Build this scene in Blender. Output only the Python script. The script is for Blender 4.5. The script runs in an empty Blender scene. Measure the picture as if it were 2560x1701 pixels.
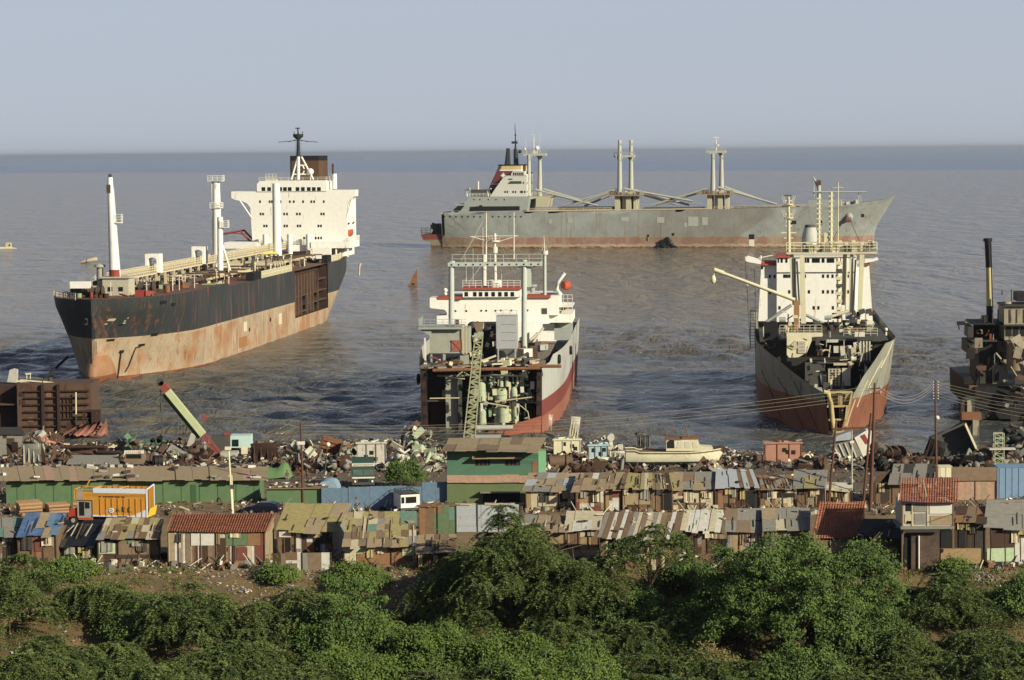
import bpy, bmesh, math, random
import numpy as np
from mathutils import Matrix, Vector, Euler
# ---------------------------------------------------------------- camera, sky, sun, exposure
sc = bpy.context.scene
F, CU, CV, HC = 6000.0, 1280.0, 850.5, 48.0          # focal length and centre in photo pixels, eye height (m)
PITCH = math.atan((850.5 - 379.0) / F)
ROLL = -math.radians(0.55)
CR = Matrix.Rotation(math.pi / 2 - PITCH, 3, 'X') @ Matrix.Rotation(ROLL, 3, 'Z')
cd = bpy.data.cameras.new('camera'); cam = bpy.data.objects.new('camera', cd)
sc.collection.objects.link(cam); sc.camera = cam
cam.location = (0, 0, HC); cam.rotation_euler = CR.to_euler()
cd.sensor_width = 36.0; cd.lens = F / 2560 * 36.0; cd.clip_start = 0.5; cd.clip_end = 200000
SUN_EL, SUN_AZ = math.radians(24), math.radians(50)   # azimuth: to the right of the direction behind the camera
sdir = Vector((math.sin(SUN_AZ) * math.cos(SUN_EL), -math.cos(SUN_AZ) * math.cos(SUN_EL), math.sin(SUN_EL)))
w = bpy.data.worlds.new("World"); sc.world = w; w.use_nodes = True
wn, wl = w.node_tree.nodes, w.node_tree.links
bg = wn['Background']
sky = wn.new('ShaderNodeTexSky'); sky.sky_type = 'NISHITA'; sky.sun_disc = False
sky.sun_elevation = SUN_EL; sky.sun_rotation = math.atan2(sdir.x, sdir.y)
sky.air_density = 0.6; sky.dust_density = 0.6; sky.ozone_density = 2.0; sky.altitude = 0
hs = wn.new('ShaderNodeHueSaturation'); hs.inputs['Saturation'].default_value = 0.8
wl.new(sky.outputs[0], hs.inputs['Color'])
tint = wn.new('ShaderNodeMixRGB'); tint.blend_type = 'MULTIPLY'; tint.inputs[0].default_value = 1
tint.inputs[2].default_value = (0.94, 0.94, 1.0, 1)
wl.new(hs.outputs[0], tint.inputs[1])
flat = wn.new('ShaderNodeMixRGB'); flat.inputs[0].default_value = .84; flat.inputs[2].default_value = (4.75, 5.2, 6.0, 1)   # milky haze evening out the sky
wtc = wn.new('ShaderNodeTexCoord'); wsep = wn.new('ShaderNodeSeparateXYZ'); wl.new(wtc.outputs['Generated'], wsep.inputs[0])
wmr = wn.new('ShaderNodeMapRange'); wmr.inputs['From Min'].default_value = .07; wmr.inputs['From Max'].default_value = .42; wmr.inputs['To Min'].default_value = .84; wmr.inputs['To Max'].default_value = .0   # the milk lies low, the sky overhead is clear
wl.new(wsep.outputs[2], wmr.inputs[0]); wl.new(wmr.outputs[0], flat.inputs[0])
wl.new(tint.outputs[0], flat.inputs[1]); wl.new(flat.outputs[0], bg.inputs[0])
bg.inputs[1].default_value = 0.075
sl = bpy.data.lights.new('sun', 'SUN'); sl.energy = 5.0; sl.angle = math.radians(0.53); sl.color = (1.0, 0.93, 0.74)
so = bpy.data.objects.new('sun', sl); sc.collection.objects.link(so)
so.rotation_euler = (-sdir).to_track_quat('-Z', 'Y').to_euler()
sc.view_settings.view_transform = 'Standard'; sc.view_settings.look = 'None'
sc.view_settings.exposure = 0.42; sc.view_settings.gamma = 1.0
sc.render.engine = 'CYCLES'
try:
 sc.cycles.volume_bounces = 0; sc.cycles.max_bounces = 5; sc.cycles.diffuse_bounces = 2; sc.cycles.glossy_bounces = 2
 sc.cycles.transmission_bounces = 3; sc.cycles.transparent_max_bounces = 6; sc.cycles.caustics_reflective = False
 sc.cycles.use_denoising = True
except Exception: pass
# ---------------------------------------------------------------- maths of the view
EYE = Vector((0, 0, HC))
def ray(u, v): return CR @ Vector(((u - CU) / F, -(v - CV) / F, -1))
def P(u, v, D):                                      # point at distance D (world y) seen at photo pixel u, v
 r = ray(u, v); return EYE + r * (D / r.y)
def PX(D): return D / F                              # metres per photo pixel
TZ = [(-80, 50), (0, 46), (10, 42), (60, 29), (120, 9), (160, 0.5), (200, -1.2), (222, 0.4), (236, 5.2), (240, 6.0), (262, 5.8), (283, 5.0), (300, 4.3), (330, 2.6), (360, 1.3)]
def shore(x):
 t = min(1, max(0, (x + 20) / 70)); return 400 - 25 * t * t * (3 - 2 * t) + 2.0 * math.sin(x * .09) + 1.2 * math.sin(x * .23 + 1)
def wob(x, y):
 return .5 * math.sin(x * .21 + y * .13) + .3 * math.sin(x * .53 - y * .37 + 2) + .2 * math.sin(x * .9 + y * 1.1)
def hgt(x, y):
 s = shore(x)
 pts = TZ + [(s, 0.0), (s + 25, -1.6), (s + 60, -4), (9000, -8), (200000, -8)]
 ys = [p[0] for p in pts]; z = float(np.interp(y, ys, [p[1] for p in pts]))
 if 205 < y < 237: z += .45 * wob(x * 1.4, y * 1.4)
 elif y < 330: z += .06 * wob(x, y)
 elif y < s + 5: z += .22 * wob(x, y)
 return z
def gnd(u, v):                                       # where the view line meets the ground
 r = ray(u, v); r = r / r.y
 D = 150.0
 while D < 420:
  p = EYE + r * D
  if p.z <= hgt(p.x, D): return p
  D += .25
 p = EYE + r * (HC / -r.z); return p
def sea(u, v, z=0.0):
 r = ray(u, v); return EYE + r * ((HC - z) / -r.z)
class Fr:                                            # a local frame: x right, y away, z up, turned deg about z
 def __init__(s, loc, deg=0):
  s.loc = Vector(loc); s.deg = deg
  s.M = Matrix.Translation(s.loc) @ Matrix.Rotation(math.radians(deg), 4, 'Z'); s.I = s.M.inverted()
  s.e = s.I @ EYE; s.R = s.I.to_3x3()
 def hit(s, u, v, x=None, y=None, z=None):        # the view line met with a local plane
  r = s.R @ ray(u, v)
  t = (x - s.e.x) / r.x if x is not None else (y - s.e.y) / r.y if y is not None else (z - s.e.z) / r.z
  return s.e + r * t
 def rect(s, u0, v0, u1, v1, y):                  # x0, x1, z0, z1 on the plane y
  a = s.hit((u0 + u1) / 2, v1, y=y); b = s.hit((u0 + u1) / 2, v0, y=y)
  return s.hit(u0, (v0 + v1) / 2, y=y).x, s.hit(u1, (v0 + v1) / 2, y=y).x, a.z, b.z
# ---------------------------------------------------------------- mesh builder
class MB:
 def __init__(s): s.v = []; s.f = []; s.m = []; s.sm = []; s.k = 0; s.smooth = False
 def mi(s, k): s.k = k; return s
 def add(s, vs, fs):
  b = len(s.v); s.v += [tuple(p) for p in vs]
  for f in fs: s.f.append(tuple(b + i for i in f)); s.m.append(s.k); s.sm.append(s.smooth)
  return s
 def hexa(s, c):                                  # 8 corners: 4 bottom, 4 top (same turning)
  return s.add(c, [(0, 3, 2, 1), (4, 5, 6, 7), (0, 1, 5, 4), (1, 2, 6, 5), (2, 3, 7, 6), (3, 0, 4, 7)])
 def box(s, x0, x1, y0, y1, z0, z1):
  return s.hexa([(x0, y0, z0), (x1, y0, z0), (x1, y1, z0), (x0, y1, z0), (x0, y0, z1), (x1, y0, z1), (x1, y1, z1), (x0, y1, z1)])
 def rbox(s, c, sz, rot=(0, 0, 0)):
  R = Euler(rot).to_matrix(); c = Vector(c); h = [q / 2 for q in sz]
  return s.hexa([c + R @ Vector((a * h[0], b * h[1], d * h[2])) for d in (-1, 1) for a, b in ((-1, -1), (1, -1), (1, 1), (-1, 1))])
 def bar(s, p, q, wd, ht=None):
  p = Vector(p); q = Vector(q); d = (q - p)
  if d.length < 1e-6: return s
  d.normalize(); ht = ht or wd
  up = Vector((0, 0, 1)) if abs(d.z) < .95 else Vector((0, 1, 0))
  a = d.cross(up).normalized() * wd / 2; b = a.cross(d).normalized() * ht / 2
  return s.hexa([p - a - b, p + a - b, p + a + b, p - a + b, q - a - b, q + a - b, q + a + b, q - a + b])
 def tube(s, pts, r, n=8, cap=True):
  pts = [Vector(p) for p in pts]; rs = r if isinstance(r, (list, tuple)) else [r] * len(pts)
  vs = []; fs = []
  for i, p in enumerate(pts):
   d = (pts[min(i + 1, len(pts) - 1)] - pts[max(i - 1, 0)])
   if d.length < 1e-9: d = Vector((0, 0, 1))
   d.normalize()
   up = Vector((0, 0, 1)) if abs(d.z) < .95 else Vector((0, 1, 0))
   a = d.cross(up).normalized(); b = a.cross(d)
   for j in range(n):
    t = 2 * math.pi * j / n; vs.append(p + (a * math.cos(t) + b * math.sin(t)) * rs[i])
  for i in range(len(pts) - 1):
   for j in range(n): fs.append((i * n + j, i * n + (j + 1) % n, (i + 1) * n + (j + 1) % n, (i + 1) * n + j))
  o = s.smooth; s.smooth = n > 5; s.add(vs, fs); s.smooth = False
  if cap: s.add(vs[:n], [tuple(range(n))[::-1]]); s.add(vs[-n:], [tuple(range(n))])
  s.smooth = o
  return s
 def prism(s, poly, d):                           # 3-D polygon pushed along d
  n = len(poly); d = Vector(d); poly = [Vector(p) for p in poly]
  return s.add(poly + [p + d for p in poly], [tuple(range(n)), tuple(range(2 * n - 1, n - 1, -1))] + [(i, n + i, n + (i + 1) % n, (i + 1) % n)[::-1] for i in range(n)])
 def grid(s, pts, nx, skip=None, close=False):    # pts: rows of nx points
  ny = len(pts) // nx; fs = []
  for j in range(ny - 1):
   for i in range(nx if close else nx - 1):
    if skip and skip(i, j): continue
    fs.append((j * nx + i, j * nx + (i + 1) % nx, (j + 1) * nx + (i + 1) % nx, (j + 1) * nx + i))
  return s.add(pts, fs)
 def ball(s, c, r, nu=12, nv=8):
  c = Vector(c); r = (r, r, r) if not isinstance(r, (tuple, list)) else r
  pts = []
  for j in range(nv + 1):
   t = math.pi * j / nv
   for i in range(nu): a = 2 * math.pi * i / nu; pts.append(c + Vector((r[0] * math.sin(t) * math.cos(a), r[1] * math.sin(t) * math.sin(a), -r[2] * math.cos(t))))
  o = s.smooth; s.smooth = True; s.grid(pts, nu, close=True); s.smooth = o
  return s
 def torus(s, c, R, r, ax='y', n=18, k=8):
  c = Vector(c); pts = []
  for i in range(n):
   a = 2 * math.pi * i / n
   for j in range(k):
    b = 2 * math.pi * j / k; q = R + r * math.cos(b); e = r * math.sin(b)
    d = {'y': (q * math.cos(a), e, q * math.sin(a)), 'x': (e, q * math.cos(a), q * math.sin(a)), 'z': (q * math.cos(a), q * math.sin(a), e)}[ax]
    pts.append(c + Vector(d))
  fs = [(i * k + j, ((i + 1) % n) * k + j, ((i + 1) % n) * k + (j + 1) % k, i * k + (j + 1) % k) for i in range(n) for j in range(k)]
  o = s.smooth; s.smooth = True; s.add(pts, fs); s.smooth = o
  return s
 def rail(s, pts, h=1.0, n=3, step=1.5, t=.07):   # posts and rails along a line
  for a, b in zip(pts[:-1], pts[1:]):
   a = Vector(a); b = Vector(b); L = (b - a).length; k = max(1, int(L / step))
   for i in range(k + 1): p = a.lerp(b, i / k); s.bar(p, p + Vector((0, 0, h)), t)
   for j in range(1, n + 1): z = Vector((0, 0, h * j / n)); s.bar(a + z, b + z, t)
  return s
 def shift(s, d):
  d = Vector(d); s.v = [tuple(Vector(p) - d) for p in s.v]; return s
 def xform(s, M): s.v = [tuple(M @ Vector(p)) for p in s.v]; return s
 def build(s, name, mats, parent=None, label=None):
  me = bpy.data.meshes.new(name); me.from_pydata(s.v, [], s.f)
  for m in (mats if isinstance(mats, (list, tuple)) else [mats]): me.materials.append(m)
  me.polygons.foreach_set('material_index', s.m); me.polygons.foreach_set('use_smooth', s.sm); me.update()
  o = bpy.data.objects.new(name, me); sc.collection.objects.link(o)
  if parent is not None: o.parent = parent
  if label: o['label'] = label
  return o
def tag(o, label=None, cat=None, group=None, kind=None):
 if label: o['label'] = label
 if cat: o['category'] = cat
 if group: o['group'] = group
 if kind: o['kind'] = kind
 return o
def thing(name, label, cat, fr, group=None):         # an Empty at the thing's base that parents its parts
 o = bpy.data.objects.new(name, None); sc.collection.objects.link(o); o.empty_display_size = .5
 if isinstance(fr, Fr): o.location = fr.loc; o.rotation_euler = (0, 0, math.radians(fr.deg))
 else: o.location = fr
 return tag(o, label, cat, group)
def solo(mb, name, mats, loc, label, cat, group=None, world=True):   # a thing that is one mesh
 if world: mb.shift(loc)
 o = mb.build(name, mats); o.location = loc; return tag(o, label, cat, group)
def dup(root, loc, rz, sca=(1, 1, 1), label=None, group=None):
 def cp(o, par):
  c = o.copy(); sc.collection.objects.link(c); c.parent = par
  for ch in o.children: cp(ch, c)
  return c
 r = cp(root, None); r.location = loc; r.rotation_euler = (0, 0, rz); r.scale = sca
 if label: r['label'] = label
 if group: r['group'] = group
 return r
# ---------------------------------------------------------------- materials
def lin(c): return tuple((x / 255 / 12.92 if x <= 10 else ((x / 255 + .055) / 1.055) ** 2.4) for x in c) + (1,)
class NG:
 def __init__(s, name):
  s.m = bpy.data.materials.new(name); s.m.use_nodes = True; s.t = s.m.node_tree; s.n = s.t.nodes; s.l = s.t.links
  s.b = s.n['Principled BSDF']; s.b.inputs['Roughness'].default_value = .8
  try: s.b.inputs['Specular IOR Level'].default_value = .3
  except Exception: pass
  s.geo = None
 def put(s, sock, val):
  if hasattr(val, 'links'): s.l.new(val, sock)
  elif isinstance(val, tuple) and len(val) == 4 and sock.type == 'VECTOR': sock.default_value = val[:3]
  else: sock.default_value = val
 def pos(s):
  if not s.geo: s.geo = s.n.new('ShaderNodeNewGeometry')
  return s.geo.outputs['Position']
 def obj(s): return s.n.new('ShaderNodeTexCoord').outputs['Object']
 def mp(s, vec, scale):
  n = s.n.new('ShaderNodeMapping'); s.l.new(vec, n.inputs[0]); n.inputs['Scale'].default_value = scale; return n.outputs[0]
 def noise(s, vec, scale=1, detail=3, rough=.55, dist=0):
  n = s.n.new('ShaderNodeTexNoise'); s.l.new(vec, n.inputs['Vector']); n.inputs['Scale'].default_value = scale
  n.inputs['Detail'].default_value = detail; n.inputs['Roughness'].default_value = rough; n.inputs['Distortion'].default_value = dist
  return n.outputs[0]
 def ramp(s, fac, stops, const=False):
  n = s.n.new('ShaderNodeValToRGB'); s.l.new(fac, n.inputs[0]); e = n.color_ramp.elements
  if const: n.color_ramp.interpolation = 'CONSTANT'
  while len(e) < len(stops): e.new(.5)
  for k, (p, c) in enumerate(stops):
   e[k].position = p; e[k].color = c if isinstance(c, tuple) else (c, c, c, 1)
  return n.outputs[0]
 def mix(s, fac, a, b, mode='MIX'):
  n = s.n.new('ShaderNodeMixRGB'); n.blend_type = mode
  for k, x in enumerate((fac, a, b)): s.put(n.inputs[k], x)
  return n.outputs[0]
 def math(s, op, a, b=0.0):
  n = s.n.new('ShaderNodeMath'); n.operation = op; s.put(n.inputs[0], a); s.put(n.inputs[1], b); return n.outputs[0]
 def sep(s, vec):
  n = s.n.new('ShaderNodeSeparateXYZ'); s.l.new(vec, n.inputs[0]); return n.outputs
 def bump(s, h, strength=.3, dist=.05):
  n = s.n.new('ShaderNodeBump'); s.l.new(h, n.inputs['Height']); n.inputs['Strength'].default_value = strength; n.inputs['Distance'].default_value = dist
  s.l.new(n.outputs[0], s.b.inputs['Normal']); return n
 def done(s, col, rough=None):
  s.put(s.b.inputs['Base Color'], col)
  if rough is not None: s.put(s.b.inputs['Roughness'], rough)
  return s.m
RUST = lin((104, 70, 48)); RUSTD = lin((58, 40, 30)); RUSTO = lin((156, 104, 60))
MATS = {}
def paint(name, col, rust=.25, grime=.25, scale=.5, rustc=RUST, rough=.7, streak=True):
 """painted, weathered surface: uneven paint, dirt, rust patches and drips with a shape of their own"""
 if name in MATS: return MATS[name]
 g = NG(name); p = g.pos(); c = lin(col) if max(col) > 1.01 else tuple(col) + (1,)
 d = tuple(x * .62 for x in c[:3]) + (1,)
 n1 = g.noise(p, scale * 1.7, 5, .65)
 a = g.mix(g.ramp(n1, [(.35, 0), (.75, 1)]), c, d)
 base = g.mix(grime, c, a)
 if rust > 0:
  pv = g.mp(p, (1, 1, .16)) if streak else p
  n2 = g.noise(pv, scale * 2.2, 5, .7); lo = .72 - .35 * rust
  base = g.mix(g.ramp(n2, [(lo, 0), (lo + .12, 1)]), base, rustc)
 MATS[name] = g.done(base, rough); return MATS[name]
def plain(name, col, rough=.8, var=.3, scale=2.0, metal=0):
 if name in MATS: return MATS[name]
 g = NG(name); c = lin(col) if max(col) > 1.01 else tuple(col) + (1,)
 n1 = g.noise(g.pos(), scale, 4, .6)
 base = g.mix(g.ramp(n1, [(.3, 0), (.7, 1)]), c, tuple(x * (1 - var) for x in c[:3]) + (1,))
 g.b.inputs['Metallic'].default_value = metal
 MATS[name] = g.done(base, rough); return MATS[name]
WHITE = paint('white_ship_paint', (228, 224, 212), .3, .28, .75, RUSTO)
WHITE2 = paint('white_weathered_paint', (208, 200, 184), .28, .4, .4, RUSTO)
CREAM = paint('cream_paint', (206, 198, 164), .2, .4, .5, RUSTO)
GREYP = paint('grey_ship_paint', (150, 154, 146), .22, .4, .35, RUST)
DGREY = paint('dark_grey_steel', (70, 70, 66), .35, .5, .6)
BLACK = plain('black_soot_and_shade', (26, 25, 25), .7, .4)  # soot and black parts; also paints the shade inside openings and recesses
GLASS = plain('dark_window_glass', (30, 36, 34), .15, .2)
RUSTM = paint('rusty_steel', (88, 67, 53), .5, .9, .5, RUSTD, .9)
RUSTL = paint('light_rust_steel', (128, 88, 62), .5, .8, .6, RUST, .9)
RUSTK = paint('dark_rust_steel', (58, 40, 32), .4, .8, .6, RUST, .9)
ORANGE = paint('orange_lifeboat_paint', (172, 80, 50), .1, .4, 1)
REDP = paint('red_paint', (132, 58, 46), .25, .5, 1)
GREENP = paint('green_machinery_paint', (128, 152, 112), .25, .5, .7)
PALEG = paint('pale_green_paint', (160, 168, 138), .2, .4, .7)
TRIM = paint('red_orange_trim', (156, 78, 58), .1, .4, 1)
BEIGE = paint('beige_paint', (186, 172, 140), .3, .4, .5)
rnd = random.Random(11)
# ================================================================ the setting: ground, sea, haze
def ground_mat():
 g = NG('bare_ground'); p = g.pos(); s = g.sep(p)
 n = g.noise(p, .16, 6, .65); f = g.noise(p, 1.6, 5, .7)
 slope = g.mix(g.ramp(n, [(.35, 0), (.62, 1)]), lin((132, 108, 74)), lin((88, 76, 46)))
 lane = g.mix(g.ramp(n, [(.3, 0), (.7, 1)]), lin((150, 128, 92)), lin((116, 94, 66)))
 yard = g.mix(g.ramp(f, [(.3, 0), (.7, 1)]), lin((88, 76, 62)), lin((126, 108, 86)))
 mud = lin((92, 76, 58))
 yy = g.math('ADD', s[1], g.math('MULTIPLY', g.math('SUBTRACT', n, .5), 20.0))
 c = g.mix(g.ramp(g.math('DIVIDE', yy, 500.0), [(.472, 0), (.482, 1)]), slope, lane)
 c = g.mix(g.ramp(g.math('DIVIDE', yy, 500.0), [(.60, 0), (.63, 1)]), c, yard)
 c = g.mix(g.ramp(g.math('DIVIDE', yy, 500.0), [(.745, 0), (.76, 1)]), c, mud)
 c = g.mix(.55, c, g.mix(g.ramp(f, [(.25, 0), (.8, 1)]), c, lin((48, 40, 30))))
 g.bump(f, .6, .15)
 return g.done(c, .95)
def build_ground():
 xs = list(np.arange(-140, 141, 2.0)); xs = [-60000, -9000, -3000, -900, -400, -200] + xs + [200, 400, 900, 3000, 9000, 60000]
 ys = [-2000, -80, -30, 0, 10, 30, 60, 90, 120, 160, 190] + list(np.arange(200, 420, 1.5)) + [430, 460, 520, 900, 3000, 20000, 100000]
 m = MB(); m.smooth = True
 m.grid([(x, y, hgt(x, max(y, -80)) if abs(x) < 300 else (hgt(300, max(y, -80)) if y < 900 else -8)) for y in ys for x in xs], len(xs))
 tag(m.build('ground', ground_mat()), kind='structure')
build_ground()
def water_mat():
 g = NG('muddy_sea_water'); p = g.pos(); s = g.sep(p)
 swell = g.noise(g.mp(p, (.02, .03, .03)), 1, 3, .5, .6)
 chop = g.noise(g.mp(p, (.16, .13, .1)), 1, 5, .68, .9)
 fine = g.noise(g.mp(p, (.8, .6, .5)), 1, 3, .65)
 mud = g.noise(g.mp(p, (.006, .016, 1)), 1, 5, .6, .5)
 brown = g.mix(g.ramp(mud, [(.35, 0), (.65, 1)]), lin((104, 98, 86)), lin((118, 104, 84)))
 near = g.ramp(g.math('DIVIDE', s[1], 1600.0), [(.26, 1), (.44, 0)])
 brown = g.mix(near, brown, lin((56, 66, 70)))
 brown = g.mix(g.math('MULTIPLY', near, g.ramp(mud, [(.5, 0), (.66, .9)])), brown, lin((106, 96, 74)))
 # clear blue water further out, its edge nearer at the right than at the left
 edge = g.math('ADD', g.math('ADD', s[1], g.math('MULTIPLY', s[0], .75)), g.math('MULTIPLY', g.math('SUBTRACT', mud, .5), 600.0))
 far = g.ramp(g.math('DIVIDE', edge, 10000.0), [(.56, 0), (.60, 1)])
 col = g.mix(far, brown, lin((44, 64, 98)))
 fo = g.ramp(g.math('DIVIDE', g.math('ADD', s[1], g.math('MULTIPLY', g.math('SUBTRACT', swell, .5), 30.0)), 500.0), [(.775, 1), (.80, 0)])
 col = g.mix(g.math('MULTIPLY', fo, g.ramp(g.noise(g.mp(p, (.5, .9, 1)), 1, 4, .75), [(.52, 0), (.62, .7)])), col, lin((186, 172, 146)))
 roll = g.math('MULTIPLY', g.noise(g.mp(p, (.06, .022, .05)), 1, 4, .62, .6), g.ramp(g.math('DIVIDE', s[1], 4000.0), [(.12, 0), (.25, 1)]))
 silt = g.noise(g.mp(p, (.035, .014, 1)), 1, 5, .68, .4)
 col = g.mix(g.ramp(silt, [(.46, 0), (.64, .6)]), col, g.mix(far, lin((112, 102, 82)), lin((54, 72, 100))))
 h = g.math('ADD', g.math('ADD', g.math('ADD', g.math('MULTIPLY', roll, 14.0), g.math('MULTIPLY', swell, 2.0)), g.math('MULTIPLY', chop, 2.6)), g.math('MULTIPLY', fine, .4))
 g.bump(h, 1.0, 1.1)
 g.b.inputs['IOR'].default_value = 1.33
 try: g.b.inputs['Specular IOR Level'].default_value = .5
 except Exception: pass
 return g.done(col, .13)
WATER = water_mat()
def build_water():
 m = MB(); m.smooth = True
 gx = np.linspace(-150, 150, 301); gy = np.linspace(366, 700, 372)
 xs = np.concatenate([[-90000, -9000, -900, -300], gx, [300, 900, 9000, 90000]]); ys = np.concatenate([gy, [760, 900, 1300, 2000, 4000, 10000, 30000, 140000]])
 X, Y = np.meshgrid(xs, ys); rs = np.random.RandomState(4); Z = np.zeros_like(X)
 for k in range(26):                              # choppy waves of many lengths running to the shore
  lam = rs.uniform(3.2, 17); a = rs.normal(0, .65); kx, ky = 6.283 / lam * math.sin(a), 6.283 / lam * math.cos(a)
  Z += .0085 * lam * np.sin(kx * X + ky * Y + rs.uniform(0, 6.3) + .9 * np.sin(X * rs.uniform(.02, .06) + Y * rs.uniform(.01, .04) + k))
 Z *= np.clip((700 - Y) / 120, 0, 1) * np.clip((150 - np.abs(X)) / 20, 0, 1) * (.75 + .45 * np.sin(X * .03 + Y * .021)) * np.clip((Y - 372) / 25, .3, 1)
 m.grid(list(zip(X.ravel(), Y.ravel(), Z.ravel())), len(xs)); tag(m.build('water', WATER), kind='structure')
build_water()
# ================================================================ ships
def hull_mat(name, bands, slope=0.0, rust=.5, streak=.5, rustc=RUST, warm=None, nz=.5):
 """bands: [(z from, colour), ...] from the keel up, in the ship's own heights"""
 g = NG(name); p = g.obj(); s = g.sep(p)
 n = g.noise(p, .35, 5, .65)
 z = g.math('ADD', g.math('ADD', s[2], g.math('MULTIPLY', s[1], slope)), g.math('MULTIPLY', g.math('SUBTRACT', n, .5), nz))
 f = g.math('DIVIDE', g.math('ADD', z, 5.0), 30.0)
 c = g.ramp(f, [((b + 5) / 30, lin(k)) for b, k in bands], True)
 blot = g.noise(p, .12, 6, .7)
 dk = g.mix(.55, c, g.mix(1, c, (.55, .52, .5, 1), 'MULTIPLY'))
 c = g.mix(g.ramp(blot, [(.4, 0), (.65, 1)]), c, dk)
 if warm:                                         # orange-brown washed patches on the lower plating
  wz = g.ramp(g.math('DIVIDE', g.math('ADD', z, 5.0), 30.0), [((warm[0] + 4.5) / 30, 1), ((warm[0] + 5) / 30, 0)])
  wn2 = g.noise(g.mp(p, (.16, .10, .10)), 1, 5, .7)
  c = g.mix(g.math('MULTIPLY', wz, g.ramp(wn2, [(.47, 0), (.62, .85)])), c, lin(warm[1]))
 v = g.noise(g.mp(p, (.9, .55, .035)), 1, 5, .75)
 c = g.mix(g.ramp(v, [(.66 - .16 * streak, 0), (.74 - .10 * streak, min(1, .5 + rust * .5))]), c, rustc)
 r = g.noise(g.mp(p, (.5, .5, .3)), 1, 6, .75)
 c = g.mix(g.ramp(r, [(.74 - .2 * rust, 0), (.80 - .2 * rust, .9)]), c, g.mix(n, rustc, RUSTD))
 seam = g.noise(g.mp(p, (.01, 3.2, .01)), 1, 1, .5)
 c = g.mix(g.math('MULTIPLY', g.ramp(seam, [(.60, 0), (.66, .35)]), 1.0), c, lin((96, 78, 60)))
 g.bump(g.noise(p, .25, 3, .5), .25, .3)
 return g.done(c, .6)
def windows(fr, par, rects, y, mat=GLASS, name='window', depth=.06):
 for (u0, v0, u1, v1) in rects:
  x0, x1, z0, z1 = fr.rect(u0, v0, u1, v1, y)
  m = MB(); m.box(x0, x1, y - depth, y + .1, z0, z1); m.build(name, mat, par)
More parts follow.
